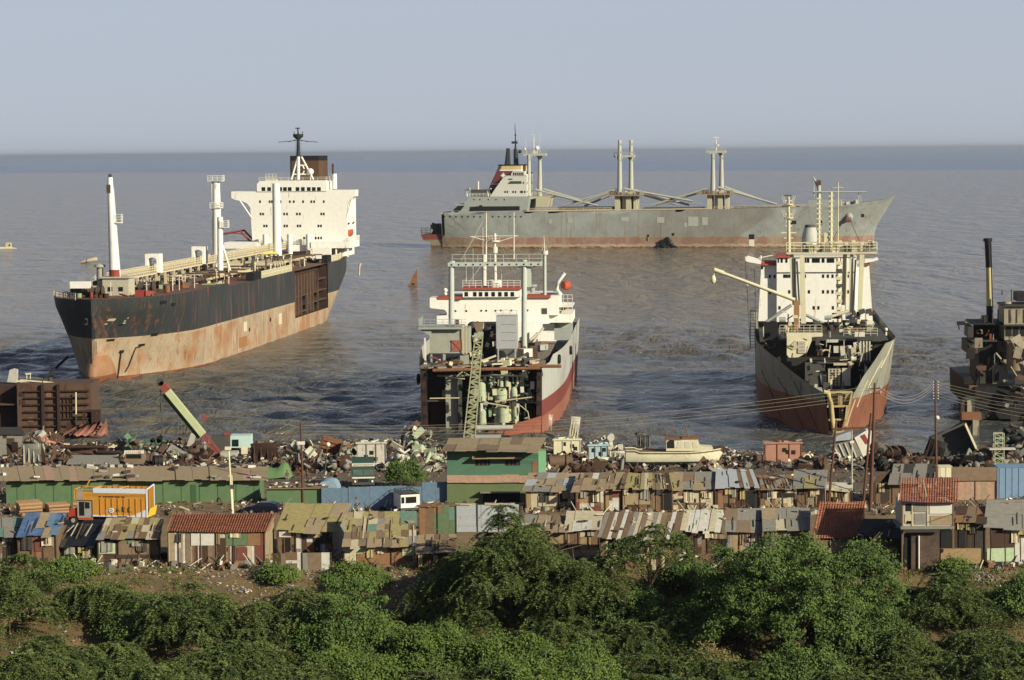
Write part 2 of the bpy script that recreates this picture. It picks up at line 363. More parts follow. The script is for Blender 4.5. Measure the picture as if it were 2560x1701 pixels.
# ---------------------------------------------------------------- the big tanker
TK = Fr(Vector((-88.7, 512, 0)), -7.0)
def tanker():
 fr = TK; B = 14.5
 t = thing('tanker', 'big black and rust-brown tanker with white bridge tower and a cut-out in its side', 'ship', fr, 'ships aground off the beach')
 hm = hull_mat('tanker_hull', [(-5, (120, 60, 40)), (.35, (168, 150, 124)), (8.9, (48, 52, 53))], .0052, .62, .72, lin((118, 76, 48)), (8.7, (150, 102, 64)), .25)
 LY, ZD = 222.0, 16.5
 def deck(y): return 17.6 - .9 * min(1, max(0, (y - 58) / 2)) + 1.2 * min(1, max(0, (y - 196) / 20))
 def wdt(y, z):
  k = min(1, max(0, z / 16)); ys = 2.0 - 6.0 * k ** 1.6; L = 44 - 17 * k
  e = min(1, max(0, (y - ys) / L)); a = (1 - (1 - e) ** 2.2) ** (.62 + .28 * (1 - k))
  k2 = min(1, max(0, (z + 1) / 14)); ye = 207 + 16 * k2; La = 46 - 24 * k2
  e2 = min(1, max(0, (ye - y) / La)); b = (1 - (1 - e2) ** 2.4) ** .7
  return B * a * (b * (1 - .45 * k2) + .45 * k2 if e2 > 0 else .45 * k2 * (1 if y <= ye else 0))
 zs = [-3, -1, 0, 1.5, 3, 3.9, 5.5, 7, 8.3, 9.5, 11, 12.5, 14, 15.2, 1000]
 ysr = [-4, -3.4, -2.6, -1.6, -.4, .8, 2, 3.5, 5, 7, 9.5, 12, 15, 19, 24, 30, 36, 44, 52, 57, 58, 60, 70, 85, 100, 115, 125, 133, 140, 150, 160, 170, 178, 184, 190, 196, 202, 207, 211, 214, 216, 218, 220, 221.5, 222.5]
 O0, O1 = ysr.index(133), ysr.index(178)
 hb = MB(); hb.smooth = True
 for side in (-1, 1):
  pts = []
  for z in zs:
   for y in ysr:
    zz = deck(y) if z == 1000 else z; pts.append((side * wdt(y, zz), y, zz))
  sk = (lambda i, j: O0 <= i < O1 and j >= 5) if side > 0 else None
  hb.grid(pts, len(ysr), sk)
 hb.smooth = False                                # transom
 tz = [(side, z) for side in (-1, 1) for z in zs]
 hb.grid([(s_ * wdt(222.5, min(z, deck(222))), 222.5, min(z, deck(222))) for z in zs for s_ in (-1, 1)], 2)
 hull = hb.build('hull', hm, t)
 bb = MB(); bb.ball((0, 3.0, .9), (2.7, 8.4, 5.4), 20, 14); bb.build('bulbous_bow', hull_mat('bulb_rust', [(-5, (120, 70, 44)), (1.2, (150, 112, 80)), (5.2, (164, 132, 104))], 0, .5, .4, lin((140, 80, 40))), hull)
 dk = MB(); yd = [y for y in ysr]
 dk.grid([(s_ * max(.05, wdt(y, deck(y)) - .08), y, deck(y) - .18) for y in yd for s_ in (-1, 0, 1)], 3)
 dk.build('deck', paint('tanker_deck', (112, 76, 58), .5, .7, .3, RUSTD), t)
 # the cut-out in the side: rusty tank inside with frames and stringers
 c = MB(); c.mi(0); c.mi(2); c.box(10.2, 10.4, 133, 178, 3.9, 16.2); c.mi(0); c.box(8.3, B - .3, 132.7, 133.0, 3.9, 16.0); c.box(8.3, B - .3, 178, 178.3, 3.9, 16.0)  # black back wall paints in the dark depth of the tank
 c.box(8.3, B - .2, 133, 178, 3.5, 3.85); c.box(8.3, B - .3, 133, 166, 15.4, 15.8)
 for k in range(9):
  y = 135 + k * 3.9
  c.mi(1); c.box(B - .9, B - .35, y, y + (1.3 if k < 7 else .4), 9.3 if k % 4 == 3 else 4.2, 15.4)
 for z, y0, y1 in ((6.5, 150, 178), (9.2, 133, 178), (12.4, 166, 178), (4.9, 133, 150)): c.mi(1); c.box(11, B - .4, y0, y1, z, z + .3)
 for k in range(6): c.bar((B - 1, 136 + 5 * k, 9.4), (B - 1, 140 + 5 * k, 12.6), .4); c.bar((B - 1, 140 + 5 * k, 12.6), (B - 1, 138 + 5 * k, 15.2), .4)
 c.mi(1); c.box(B - 1.2, B - .2, 148, 156, 2.9, 3.9)
 c.build('cut_out_tank', [RUSTK, RUSTM, BLACK], t)
 # dark square openings and patches on the plating
 def meet(u, v):                                  # where the view line meets the plating
  y = -8.0
  while y < 222:
   p = fr.hit(u, v, y=y)
   if abs(p.x) <= wdt(y, p.z): return p
   y += .1
  return fr.hit(u, v, x=B)
 def on_side(u0, v0, u1, v1, mat, name, side=1):
  p0 = meet((u0 + u1) / 2, (v0 + v1) / 2)
  a = fr.hit(u0, v1, x=p0.x); b = fr.hit(u1, v0, x=p0.x); m = MB()
  h = (p0.z - fr.hit((u0 + u1) / 2, v1, x=p0.x).z)
  y0, y1 = fr.hit(u0, (v0 + v1) / 2, x=p0.x).y, fr.hit(u1, (v0 + v1) / 2, x=p0.x).y
  q = [(wdt(y, z) + e, y, z) for e in (-.25, .06) for y, z in ((y0, p0.z - h), (y1, p0.z - h), (y1, p0.z + h), (y0, p0.z + h))]
  m.hexa(q); m.build(name, mat, t)
 for r in ((383, 833, 389, 841), (407, 752, 413, 760), (430, 758, 435, 766), (301, 876, 304, 884), (351, 860, 356, 866), (674, 795, 677, 804), (273, 848, 277, 854), (301, 810, 304, 815), (622, 820, 625, 829)): on_side(*r, BLACK, 'hull_opening')
 for r in ((609, 805, 617, 829), (697, 784, 704, 811)): on_side(*r, paint('pale_patch', (200, 186, 158), .15, .4), 'pale_plate')
 on_side(597, 842, 618, 868, paint('orange_patch', (150, 106, 68), .3, .5), 'rusty_plate')
 on_side(278, 796, 293, 799, BEIGE, 'draught_mark'); on_side(279, 803, 291, 806, BEIGE, 'draught_mark'); on_side(284, 808, 294, 811, BEIGE, 'draught_mark'); on_side(278, 797, 281, 803, BEIGE, 'draught_mark')
 dm = MB()                                        # pale hook-shaped mark on the shaded bow side
 for (u, v, u2, v2) in ((215, 798, 221, 798), (220, 798, 220, 811), (214, 811, 220, 811)):
  def bowp(u, v): return meet(u, v) + Vector((-.08, -.12, 0))
  dm.bar(bowp(u, v), bowp(u2, v2), .22)
 dm.build('draught_mark', WHITE, t)
 for pts in (((352, 866), (338, 870), (330, 890), (321, 915), (312, 930)), ((302, 880), (299, 900), (296, 925), (293, 945))):
  m = MB(); L = []
  for (u, v) in pts:
   L.append(meet(u, v) + Vector((.15, -.15, 0)))
  m.tube(L, .16, 5); m.build('hanging_chain', RUSTK, t)
 m = MB(); m.tube([(-8.5, 6, 4.5), (-11, 2, 1.5), (-13, 0, -.6)], .3, 6); m.build('anchor_chain', BLACK, t)
 # foremast on its deck house
 ym = 14.0; zt = 21.6
 m = MB(); m.box(-2.2, 3.6, ym - 2, ym + 3, 17.3, 21.2); m.box(-5.2, -2.4, ym - 1, ym + 2, 17.3, 20.6); m.box(-2.6, 4.0, ym - 2.4, ym + 3.4, 21.2, 21.5)
 hs_ = m.build('mast_house', paint('mast_house_paint', (178, 172, 150), .35, .6, 1), t)
 for (x, z) in ((-4.6, 19.6), (-4.6, 18), (-.9, 18.4), (1.5, 18.4)): q = MB(); q.box(x, x + .9, ym - 2.15 if x > -2 else ym - 1.1, ym, z, z + .9); q.build('window', GLASS, hs_)
 q = MB(); q.mi(0); q.tube([(0, ym, 21.4), (0, ym, 23.0)], [1.25, 1.2], 14); q.mi(1); q.tube([(0, ym, 23.0), (-.55, ym, 42.0), (-.55, ym, 43.2)], [1.2, .62, .55], 14); q.mi(2); q.box(-1.2, -.3, ym - .8, ym - .5, 39.8, 41.6); q.box(-.9, -.2, ym - .2, ym + .2, 43.2, 43.9)
 q.mi(1); q.box(.4, 1.9, ym - .8, ym + .6, 33.2, 33.4); q.rail([(.5, ym - .8, 33.4), (1.9, ym - .8, 33.4), (1.9, ym + .6, 33.4)], 1.7, 3, .7, .08)
 q.bar((1.35, ym - .2, 21), (.2, ym - .2, 41), .18)
 q.build('foremast', [REDP, WHITE, DGREY], t)
 q = MB(); q.mi(0); q.tube([(-3.6, ym + 1, 20.6), (-3.6, ym + 1, 23.5)], .75, 10); q.tube([(-3.6, ym + 1, 23.5), (-3.6, ym + 1, 24.0), (-3.6, ym + 1, 24.3)], [1.3, 1.2, .4], 10); q.build('ventilator', paint('vent_grey', (150, 146, 130), .2, .4), t)
 # gear on the forecastle
 r2 = random.Random(3); FM = [RUSTM, RUSTM, RUSTK, BLACK, DGREY, WHITE2, GREENP, REDP, RUSTL]
 for k in range(72):
  y = r2.uniform(2, 54); wx = wdt(y, 17) - 1.5; x = r2.uniform(-wx, wx)
  if abs(x) < 4 and 11 < y < 18: continue
  mt = r2.choice(FM); kind = r2.random(); z = 17.5; m = MB()
  if kind < .35: m.tube([(x, y, z), (x, y, z + r2.uniform(.7, 1.5))], r2.uniform(.3, .7), 9); n = 'bollard'
  elif kind < .6: a = r2.uniform(0, 3); L = r2.uniform(1, 4); m.bar((x, y, z + .2), (x + L * math.cos(a), y + L * math.sin(a), z + r2.uniform(.2, .8)), .35); n = 'loose_beam'
  elif kind < .85: m.rbox((x, y, z + .6), (r2.uniform(.8, 2), r2.uniform(.8, 2), r2.uniform(.8, 1.6)), (0, 0, r2.uniform(0, 3))); n = 'deck_box'
  else: m.tube([(x, y, z), (x, y, z + 3)], .1, 5); m.bar((x - .6, y, z + 2.4), (x + .6, y, z + 2.4), .1); n = 'lamp_post'; mt = WHITE2
  m.build(n, mt, t)
 def winch(x, y, s=1.0):
  m = MB(); m.mi(0); m.tube([(x - 1.5 * s, y, 18.9), (x + 1.5 * s, y, 18.9)], 1.0 * s, 12); m.mi(1)
  for q in (-1.6, 0, 1.6): m.tube([(x + q * s - .1, y, 18.9), (x + q * s + .1, y, 18.9)], 1.35 * s, 12); m.box(x + q * s - .2, x + q * s + .2, y - .8, y + .8, 17.4, 18.9)
  m.build('winch', [DGREY, RUSTM], t)
 winch(-5.5, 6); winch(-1, 4, .8); winch(5.5, 20)
 m = MB(); m.box(-6.8, -2.2, 3.2, 3.5, 19.5, 21); m.build('white_screen', WHITE, t)
 m = MB(); L = [(s_ * wdt(y, 17.5), y, 17.3) for y, s_ in ((9, -1), (6, -1), (3, -1), (1, -1), (-1, -1), (-2.5, -1))]
 m.rail(L, 1.5, 3, .8, .1); m.build('bow_rail', WHITE2, t)
 # catwalk
 zc = 20.3; xc = -2.5; m = MB()
 m.box(xc - 1, xc + 1, 20, 196, zc - .3, zc)
 for x in (xc - 1, xc + 1): m.rail([(x, 20, zc), (x, 196, zc)], 1.7, 3, 1.6, .16)
 m.build('catwalk', paint('catwalk_paint', (206, 192, 158), .3, .5, 1, RUSTO), t)
 for k in range(22):
  y = 22 + 8 * k; m = MB(); m.bar((xc - .8, y, 16.4), (xc - .8, y, zc - .3), .5); m.bar((xc + .8, y, 16.4), (xc + .8, y, zc - .3), .5); m.build('catwalk_leg', BEIGE, t)
 for (u, v0) in ((381, 659), (496, 638)):        # arched shelters on the catwalk
  y = fr.hit(u, v0 + 30, x=xc).y; m = MB(); W = 1.7; pts = []
  for k in range(9): a = math.pi * k / 8; pts.append((xc - W * .62 * math.cos(a), 0, zc + 2.9 + .7 * math.sin(a)))
  poly = [(xc - W, y, zc), (xc - W, y, zc + 4.4), (xc + W, y, zc + 4.4), (xc + W, y, zc), (xc + W * .62, y, zc)] + [(a, y, b) for a, _, b in reversed(pts)] + [(xc - W * .62, y, zc)]
  m.prism(poly, (0, 3.2, 0)); m.build('catwalk_shelter', WHITE, t)
 # kingposts, tripod, booms
 def post(name, u, vt, vb, y, r0, r1, mat, plat=True, x=None):
  p = fr.hit(u, vt, y=y); zb = fr.hit(u, vb, y=y).z
  m = MB(); m.tube([(p.x, y, zb), (p.x, y, p.z)], [r0, r1], 12)
  if plat:
   for dz, wd in ((0, 2.6), (-7, 1.6)): m.box(p.x - wd / 2 - .6, p.x + wd / 2 + .6, y - 1.4, y + 1.4, p.z + dz - .15, p.z + dz); m.rail([(p.x - wd / 2 - .6, y - 1.4, p.z + dz), (p.x + wd / 2 + .6, y - 1.4, p.z + dz), (p.x + wd / 2 + .6, y + 1.4, p.z + dz)], 1.3, 3, 1.2, .1)
   m.tube([(p.x - r1, y - .6, p.z), (p.x - r1, y - .6, p.z - 20)], .12, 5)
  m.build(name, mat, t); return p
 post('kingpost', 540, 452, 670, 114, 1.35, 1.0, WHITE)
 post('kingpost', 690, 459, 640, 180, 1.3, 1.1, WHITE, False)
 m = MB(); p = fr.hit(550, 543, y=96); q = fr.hit(551, 697, y=96)
 m.tube([q, p], .75, 10); k = fr.hit(551, 605, y=96)
 for (u, v) in ((535, 694), (580, 692)): e = fr.hit(u, v, y=99); m.tube([e, (k.x, 97, k.z)], .28, 7)
 a = fr.hit(538, 668, y=98); b = fr.hit(572, 668, y=98); m.tube([a, b], .22, 6)
 c0 = fr.hit(553, 568, y=96); m.box(c0.x - .3, c0.x + 1.8, 95, 97, c0.z - .15, c0.z); m.rail([(c0.x, 95, c0.z), (c0.x + 1.8, 95, c0.z), (c0.x + 1.8, 97, c0.z)], 1.6, 3, .8, .1)
 m.build('tripod_mast', WHITE, t)
 m = MB(); a = fr.hit(600, 637, y=150); b = fr.hit(692, 633, y=178); m.tube([a, b], .4, 8); m.build('yellow_boom', paint('yellow_boom_paint', (208, 184, 92), .15, .3), t)
 # pipework on the main deck
 pm = MB(); r3 = random.Random(8)
 for x in (-9.5, -8.4, -7.3, 2.4, 3.6, 4.9, 6.3): pm.mi(r3.choice((0, 0, 1, 2))); y0 = r3.uniform(60, 76); pm.tube([(x, y0, 17.7), (x, 193, 17.9)], r3.uniform(.24, .42), 7)
 for k in range(40):
  y = r3.uniform(66, 192); pm.mi(r3.choice((0, 1, 2, 2))); a = r3.uniform(-11, 4); b = a + r3.uniform(3, 12); pm.tube([(a, y, 17.2), (a, y, 18.6), (min(b, 12.5), y, 18.6), (min(b, 12.5), y, 16.8)], r3.uniform(.15, .34), 6)
 pm.build('cargo_pipes', [BEIGE, paint('pipe_grey', (146, 138, 116), .3, .5), RUSTM], t)
 mm = MB()
 for y in (118, 121, 124, 127, 130): mm.mi(0); mm.tube([(-12.5, y, 19), (12.5, y, 19)], .45, 8); [mm.tube([(s_ * 12.4, y, 19), (s_ * 12.7, y, 19)], .7, 9) for s_ in (-1, 1)]
 mm.mi(1)
 for k in range(18): x = r3.uniform(-12, 12); y = r3.uniform(112, 136); mm.tube([(x, y, 16.4), (x, y, r3.uniform(19, 21.5))], .22, 6); mm.tube([(x - .1, y, 20), (x + .1, y, 20)], .6, 8)
 mm.build('manifold', [BEIGE, DGREY], t)
 for k in range(48):
  y = r3.uniform(62, 192); x = r3.choice((r3.uniform(5, 12.5), r3.uniform(-12, -5))); h = r3.uniform(1.2, 3.8); m = MB(); m.tube([(x, y, 16.4), (x, y, 16.4 + h)], .2, 6); m.tube([(x, y, 16.4 + h), (x, y, 16.7 + h)], .36, 7); m.build('deck_vent', r3.choice((CREAM, WHITE2, DGREY, BEIGE)), t)
 for k in range(24): y = r3.uniform(62, 192); x = r3.uniform(-12.5, 12.5); m = MB(); m.tube([(x, y, 16.4), (x, y, 17.3)], r3.uniform(.6, 1.2), 10); m.build('tank_hatch', r3.choice((DGREY, RUSTM, RUSTM, BEIGE)), t)
 for k in range(60): y = r3.uniform(60, 192); x = r3.uniform(-12.5, 12.5); m = MB(); m.rbox((x, y, 16.9), (r3.uniform(.6, 2.6), r3.uniform(.6, 2.6), r3.uniform(.3, 1.6)), (r3.uniform(-.3, .3), r3.uniform(-.3, .3), r3.uniform(0, 3))); m.build('scrap_piece', r3.choice((RUSTM, BEIGE, DGREY, RUSTK, CREAM)), t)
 m = MB(); m.rail([(B - .3, 95, deck(95)), (B - .3, 131, deck(131))], 1.7, 2, 1.1, .2); m.build('deck_rail', CREAM, t); m = MB(); m.rail([(B - .3, 180, deck(180)), (B - .3, 196, deck(196)), (wdt(210, 17) - .2, 210, deck(210)), (wdt(219, 17) - .2, 219, deck(219))], 1.7, 3, 1.0, .22); m.build('deck_rail', CREAM, t)
 for q in ((B - 2.2, B - .1, 86, 94, 16.4, 18.6), (B - 1.8, B - .1, 178.6, 184, 16.3, 18.8)): m = MB(); m.box(*q); m.build('side_locker', BLACK, t)
 # superstructure
 YF = 203.0; Wm = WHITE; xc = lambda u: fr.hit(u, 550, y=YF).x; zc_ = lambda v: fr.hit(749, v, y=YF).z
 xl, xr = xc(632), xc(868); zr, zw = zc_(478), zc_(452)
 zdk = 17.4
 m = MB(); m.box(xl + 2, xr - 1.2, YF + 1, YF + 17, zdk, zr - .02); m.box(xl, xr, YF, YF + 14, zc_(612), zr)
 m.build('accommodation_block', Wm, t)
 m = MB(); U = lambda u, v: (xc(u), 0, zc_(v))
 ol = [(580, 478), (580, 494), (590, 499), (606, 502), (619, 508), (627, 518), (631, 612), (868, 612), (869, 515), (874, 503), (884, 495), (890, 492), (890, 476), (819, 476), (819, 450), (652, 450), (645, 462), (645, 478)]
 m.prism([(xc(u), YF - .35, zc_(v)) for u, v in ol[:14] + [ol[17]]], (0, 4.6, 0)); m.build('bridge_wings', Wm, t)
 m = MB(); m.prism([(xc(645), YF - .6, zr - .1), (xc(819), YF - .6, zr - .1), (xc(819), YF - .6, zc_(455)), (xc(814), YF - .6, zw), (xc(652), YF - .6, zw), (xc(645), YF - .6, zc_(460))], (0, 8, 0)); wh = m.build('wheelhouse', Wm, t)
 z0 = lambda x: 100 + x / 2.2405
 zy = lambda y: 280 + y / 2.24
 xs = [1252, 1284] + [1346 + 26.6 * k for k in range(3)] + [1443, 1473] + [1506, 1534, 1563]
 windows(fr, wh, [(z0(x - 10), zy(422), z0(x + 10), zy(443)) for x in xs], YF - .6)
 wr = []
 for yy, lst in ((503, (1233, 1287, 1300, 1348, 1400, 1422, 1474, 1520, 1536, 1590)), (572, (1236, 1250, 1368, 1384, 1440, 1456, 1576, 1590)), (639, (1256, 1270, 1370, 1384, 1444, 1458, 1560, 1574)), (707, (1256, 1350, 1480, 1494, 1545, 1560, 1575))):
  wr += [(z0(x - 4.6), zy(yy - 7), z0(x + 4.6), zy(yy + 7)) for x in lst]
 windows(fr, t, wr, YF - .35)
 m = MB()
 for (u0, v0, u1, v1) in ((598, 500, 631, 548), (880, 496, 866, 545)): a = fr.hit(u0, v0, y=YF - .2); b = fr.hit(u1, v1, y=YF - .2); m.tube([a, b], .25, 6)
 m.build('wing_strut', Wm, t)
 # roof rail, monkey island, A-frame, radar mast, dome
 m = MB(); zt = zw; m.rail([(xc(650), YF - .4, zt), (xc(815), YF - .4, zt), (xc(815), YF + 7, zt)], 1.0, 2, 2, .1); a = fr.hit(666, 452, y=YF + 2); m.box(a.x, a.x + 3.2, YF + 1, YF + 3, zt, zt + .3); m.rail([(a.x, YF + 1, zt), (a.x + 3.2, YF + 1, zt)], 2.0, 3, 1, .1); m.build('roof_rail', WHITE2, t)
 m = MB(); yA = YF + 5; H = lambda x, y: fr.hit(z0(x), zy(y), y=yA)
 m.tube([H(1408, 380), H(1444, 252)], .28, 7); m.tube([H(1532, 380), H(1465, 252)], .28, 7); m.tube([H(1447, 380), H(1447, 250)], .5, 9)
 for y in (300, 350): m.tube([H(1447 - (y - 252) * .28, y), H(1465 + (y - 252) * .5, y)], .24, 6)
 m.tube([H(1500, 318), H(1500, 350)], .3, 6)
 for (a, b) in (((1470, 300), (1480, 320)), ((1470, 350), (1480, 330))): m.tube([H(*a), H(*b)], .2, 6)
 af = m.build('mast_frame', Wm, t)
 m = MB(); m.ball(H(1515, 335), 1.0); m.tube([H(1515, 350), H(1515, 382)], .14, 5); m.build('radome', Wm, af)
 m = MB(); m.tube([H(1447, 250), H(1446, 120)], [.6, .35], 9); m.tube([H(1446, 120), H(1443, 88)], .2, 6); a = H(1446, 140); m.tube([a - Vector((0, 0, .8)), a, a + Vector((0, 0, .8))], [.5, 1.5, 1.6], 9)
 m.tube([H(1335, 170), H(1446, 160), H(1558, 170)], .09, 5); m.tube([H(1390, 170), H(1446, 152)], .07, 5); m.tube([H(1500, 170), H(1446, 152)], .07, 5); m.bar(H(1430, 92), H(1456, 92), .3); m.tube([H(1470, 130), H(1470, 110)], .12, 5); m.tube([H(1424, 130), H(1424, 112)], .12, 5)
 for k in range(8): a = H(1446, 170 + 10 * k); m.bar(a - Vector((.9, .3, 0)), a + Vector((.9, .3, 0)), .1)
 m.build('radar_mast', paint('black_mast', (40, 48, 44), .1, .4), t)
 m = MB(); yf = YF + 16; pts = []
 a = fr.hit(z0(1396), zy(378), y=yf); b = fr.hit(z0(1580), zy(243), y=yf); cx = (a.x + b.x) / 2; hw = (b.x - a.x) / 2
 def ring(z): return [(cx + hw * s1 * k1, yf + 5 + 5.5 * s2 * k2, z) for s1, k1, s2, k2 in ((-1, 1, -1, .6), (-1, .82, -1, 1), (1, .82, -1, 1), (1, 1, -1, .6), (1, 1, 1, .6), (1, .8, 1, 1), (-1, .8, 1, 1), (-1, 1, 1, .6))]
 zt2 = b.z; m.grid(ring(zr) + ring(zt2 - 1.6), 8, close=True); m.mi(1); m.grid(ring(zt2 - 1.6) + ring(zt2 - .1), 8, close=True); m.add(ring(zt2 - .4), [tuple(range(8))]); m.build('funnel', [paint('brown_funnel', (84, 62, 42), .3, .5, .4), BLACK], t)
 m = MB(); a = fr.hit(z0(1650), zy(432), y=YF + 3); m.tube([a, a + Vector((0, 0, 4.5))], .75, 9); m.mi(1); m.tube([a + Vector((-.4, 0, 4.4)), a + Vector((-.4, 0, 7.5))], .35, 7); m.build('vent_mast', [Wm, RUSTM], t)
 # boat deck slabs, boats, davits
 m = MB(); zs0, zs1 = zc_(620), zc_(604)
 m.box(xc(567), xc(649), YF - 4, YF + 12, zs0, zs1); m.box(xc(783), xc(879), YF - 4, YF + 12, zs0, zs1)
 for x in (569, 590, 792, 815, 845, 874): m.box(xc(x) - .2, xc(x) + .2, YF - 3.6, YF - 3.2, zdk, zs0)
 m.box(xc(690), xc(783), YF - 2, YF, zc_(628), zc_(612)); m.rail([(xc(655), YF - 1.9, zc_(612)), (xc(783), YF - 1.9, zc_(612))], 1.2, 3, 1.2, .12)
 m.rail([(xc(879), YF - 4, zs1), (xc(879), YF + 12, zs1)], 1.4, 3, 1.5, .12); m.build('boat_deck', Wm, t)
 for q in ((xc(785), xc(835), YF - 6, YF - 4.5, 17, 20.2), (xc(645), xc(690), YF - 3, YF - 2, 17, 21.5)): m = MB(); m.box(*q); m.build('deck_house', Wm, t)
 for x in (668, 729, 776): m = MB(); m.tube([(xc(x), YF - 3, 17.2), (xc(x), YF - 3, zc_(585))], .8, 9); m.build('ventilator', Wm, t)
 def boat(u, v, L, mat):
  c = fr.hit(u, v, y=YF + 4); m = MB(); pts = []
  for k in range(11):
   s_ = -1 + 2 * k / 10; ww = 1.7 * (1 - abs(s_) ** 2.6) ** .6 + .02
   for a in range(9): th = math.pi * a / 8; pts.append(Vector((c.x - ww * math.cos(th), c.y + s_ * L / 2, c.z + .5 - 1.5 * math.sin(th) * (1 - .3 * abs(s_) ** 3))))
  m.smooth = True; m.grid(pts, 9); m.smooth = False
  pts = [Vector((p.x, p.y, c.z + .5 + (.9 if 0 < i % 9 < 8 else 0))) for i, p in enumerate(pts)]; m.grid(pts, 9); m.build('lifeboat', mat, t)
 boat(868, 586, 8.5, ORANGE)
 m = MB()
 for y in (YF + 0.5, YF + 8): a = xc(868); m.tube([(a - 1, y, zs1), (a - 2, y, zs1 + 3.5), (a + .6, y, zs1 + 5.4)], .3, 6)
 for y in (YF + 1, YF + 6): a = xc(590); m.tube([(a + 4, y, zs1), (a + 1, y, zs1 + 3.2), (a - 5, y, zs1 + 2.2)], .35, 6)
 m.bar((xc(566), YF + 1, zs1 + 2.6), (xc(612), YF + 1, zs1 + 2.2), .3); m.build('davits', REDP, t)
 m = MB(); m.tube([fr.hit(902, 660, x=13), fr.hit(899, 668, x=13), fr.hit(898, 690, x=13.5)], .25, 5); m.build('rope_ladder', BEIGE, t)
tanker()
# ---------------------------------------------------------------- the far freighter, broadside
FG = Fr(Vector(sea(1105, 621.6)) + Vector((0, 14, 0)), -9.5)
def freighter():
 fr = FG; B = 14.0
 X2 = lambda x, y, yy=-B: fr.hit(1030 + x / 3.806, 280 + y / 3.806, y=yy)
 X3 = lambda x, y, yy=-B: fr.hit(1600 + x / 3.576, 320 + y / 3.576, y=yy)
 t = thing('freighter', 'long grey freighter with pairs of tall derrick posts lying broadside off shore', 'ship', fr, 'ships aground off the beach')
 # sheer line and stem from the picture, in metres
 top = [X2(275, 958), X2(700, 955), X2(1090, 950), X2(1600, 950), X3(0, 735), X3(640, 728), X3(1500, 706), X3(1800, 700), X3(2080, 660), X3(2200, 640), X3(2285, 605)]
 sx = [p.x for p in top]; sz = [p.z for p in top]
 stem = [X3(2095, 1085, 0), X3(2095, 940, 0), X3(2130, 850, 0), X3(2200, 740, 0), X3(2285, 605, 0)]
 tz = [p.z for p in stem]; tx = [p.x for p in stem]
 xst = top[0].x
 def deck(x): return float(np.interp(x, sx, sz))
 def stemx(z): return float(np.interp(z, tz, tx))
 def wdt(x, z):
  xs = stemx(z); k = min(1, max(0, z / 20)); L = 75 - 22 * k
  e = min(1, max(0, (xs - x) / L)); a = (1 - (1 - e) ** 2) ** (.95 - .3 * k)
  e2 = min(1, max(0, (x - (2 + 22 * (1 - k)) + 30) / 40)); b = .55 + .45 * (1 - (1 - e2) ** 2)
  return B * a * b
 hm = hull_mat('freighter_hull', [(-5, (96, 70, 50)), (.6, (176, 152, 126)), (1.8, (146, 112, 96)), (5.2, (144, 148, 142))], 0, .6, .6, lin((124, 96, 62)), (6.5, (150, 136, 112)), 2.4)
 hb = MB(); hb.smooth = True; nx = 44
 us = [k / (nx - 1) for k in range(nx)]
 for s_ in (-1, 1):
  pts = []
  zl = [-3, 0, 1.5, 3, 5, 7, 9, 11.5, 14, 16.5, 19, None]
  for z in zl:
   for q in us:
    q = 1 - (1 - q) ** 1.25
    zz = z if z is not None else 99
    x0 = xst + (1.5 if zz > 5 else 0)
    x1 = stemx(min(zz, sz[-1]))
    x = x0 + (x1 - x0) * q
    d = deck(x); zq = min(zz, d)
    pts.append((min(x, stemx(zq)), s_ * wdt(x, zq), zq))
  hb.grid(pts, nx)
 hb.smooth = False; hb.grid([(xst, s_ * wdt(xst, z), min(z, sz[0])) for z in (-3, 3, 8, 13, sz[0]) for s_ in (-1, 1)], 2)
 hull = hb.build('hull', hm, t)
 d = MB(); xs = [xst + (stemx(99) - 1 - xst) * k / 40 for k in range(41)]
 d.grid([(x, s_ * max(.05, wdt(x, deck(x)) - .1), deck(x) - 1.0) for x in xs for s_ in (-1, 1)], 2); d.build('deck', paint('freighter_deck', (104, 92, 78), .5, .6, .3), t)
 # low cut-down stern with a mooring deck
 m = MB(); a, b, zt = X2(66, 1170).x, X2(330, 1170).x, X2(66, 1170).z; z1 = X2(100, 1225).z
 pr = [(a, zt), (a + 1.5, z1), (a + 5, z1 - 1), (a + 5.5, -2), (b + 2, -2), (b + 2, zt + 4), (b - 2, zt)]
 m.prism([(x, -10, z) for x, z in pr], (0, 20, 0)); m.build('low_stern', hull_mat('stern_hull', [(-5, (92, 74, 56)), (1.4, (128, 118, 96)), (4.2, (118, 62, 50))], 0, .5, .5), t)
 m = MB(); m.rail([(a + .4, -9.8, zt), (b - 9, -9.8, zt)], 3.2, 3, 2, .3); m.build('stern_rail', DGREY, t)
 m = MB(); p0, p1 = X2(165, 1165), X2(285, 1040)
 for k in range(14): x = rnd.uniform(p0.x, p1.x); m.rbox((x, rnd.uniform(-9, 4), zt + rnd.uniform(.6, 4.5)), (rnd.uniform(1, 4), 3, rnd.uniform(1, 3)), (0, rnd.uniform(-.5, .5), 0))
 m.prism([(p1.x - 7, -9, zt), (p1.x + 2, -9, zt), (p1.x - 1, -9, p1.z - 2.5), (p1.x - 3, -9, p1.z - 2)], (0, 18, 0)); m.build('mooring_winch', BLACK, t)
 # superstructure, seen from its side
 HB = 12.5
 m = MB(); m.prism([X2(x, y, -HB) for x, y in ((432, 966), (470, 905), (548, 806), (1118, 806), (1092, 958), (1092, 966))], (0, 2 * HB, 0)); hs_ = m.build('deck_house', GREYP, t)
 m = MB(); m.prism([X2(x, y, -HB) for x, y in ((545, 945), (553, 905), (640, 898), (642, 888), (668, 888), (668, 900), (1024, 898), (1024, 938))], (0, .3, 0)); m.shift((0, .12, 0)); m.build('shelter_opening', BLACK, hs_)
 m = MB(); m.prism([X2(x, y, -HB) for x, y in ((385, 940), (435, 895), (500, 893), (462, 940))], (0, .5, 0)); m.shift((0, .2, 0)); m.build('shelter_opening', BLACK, hs_)
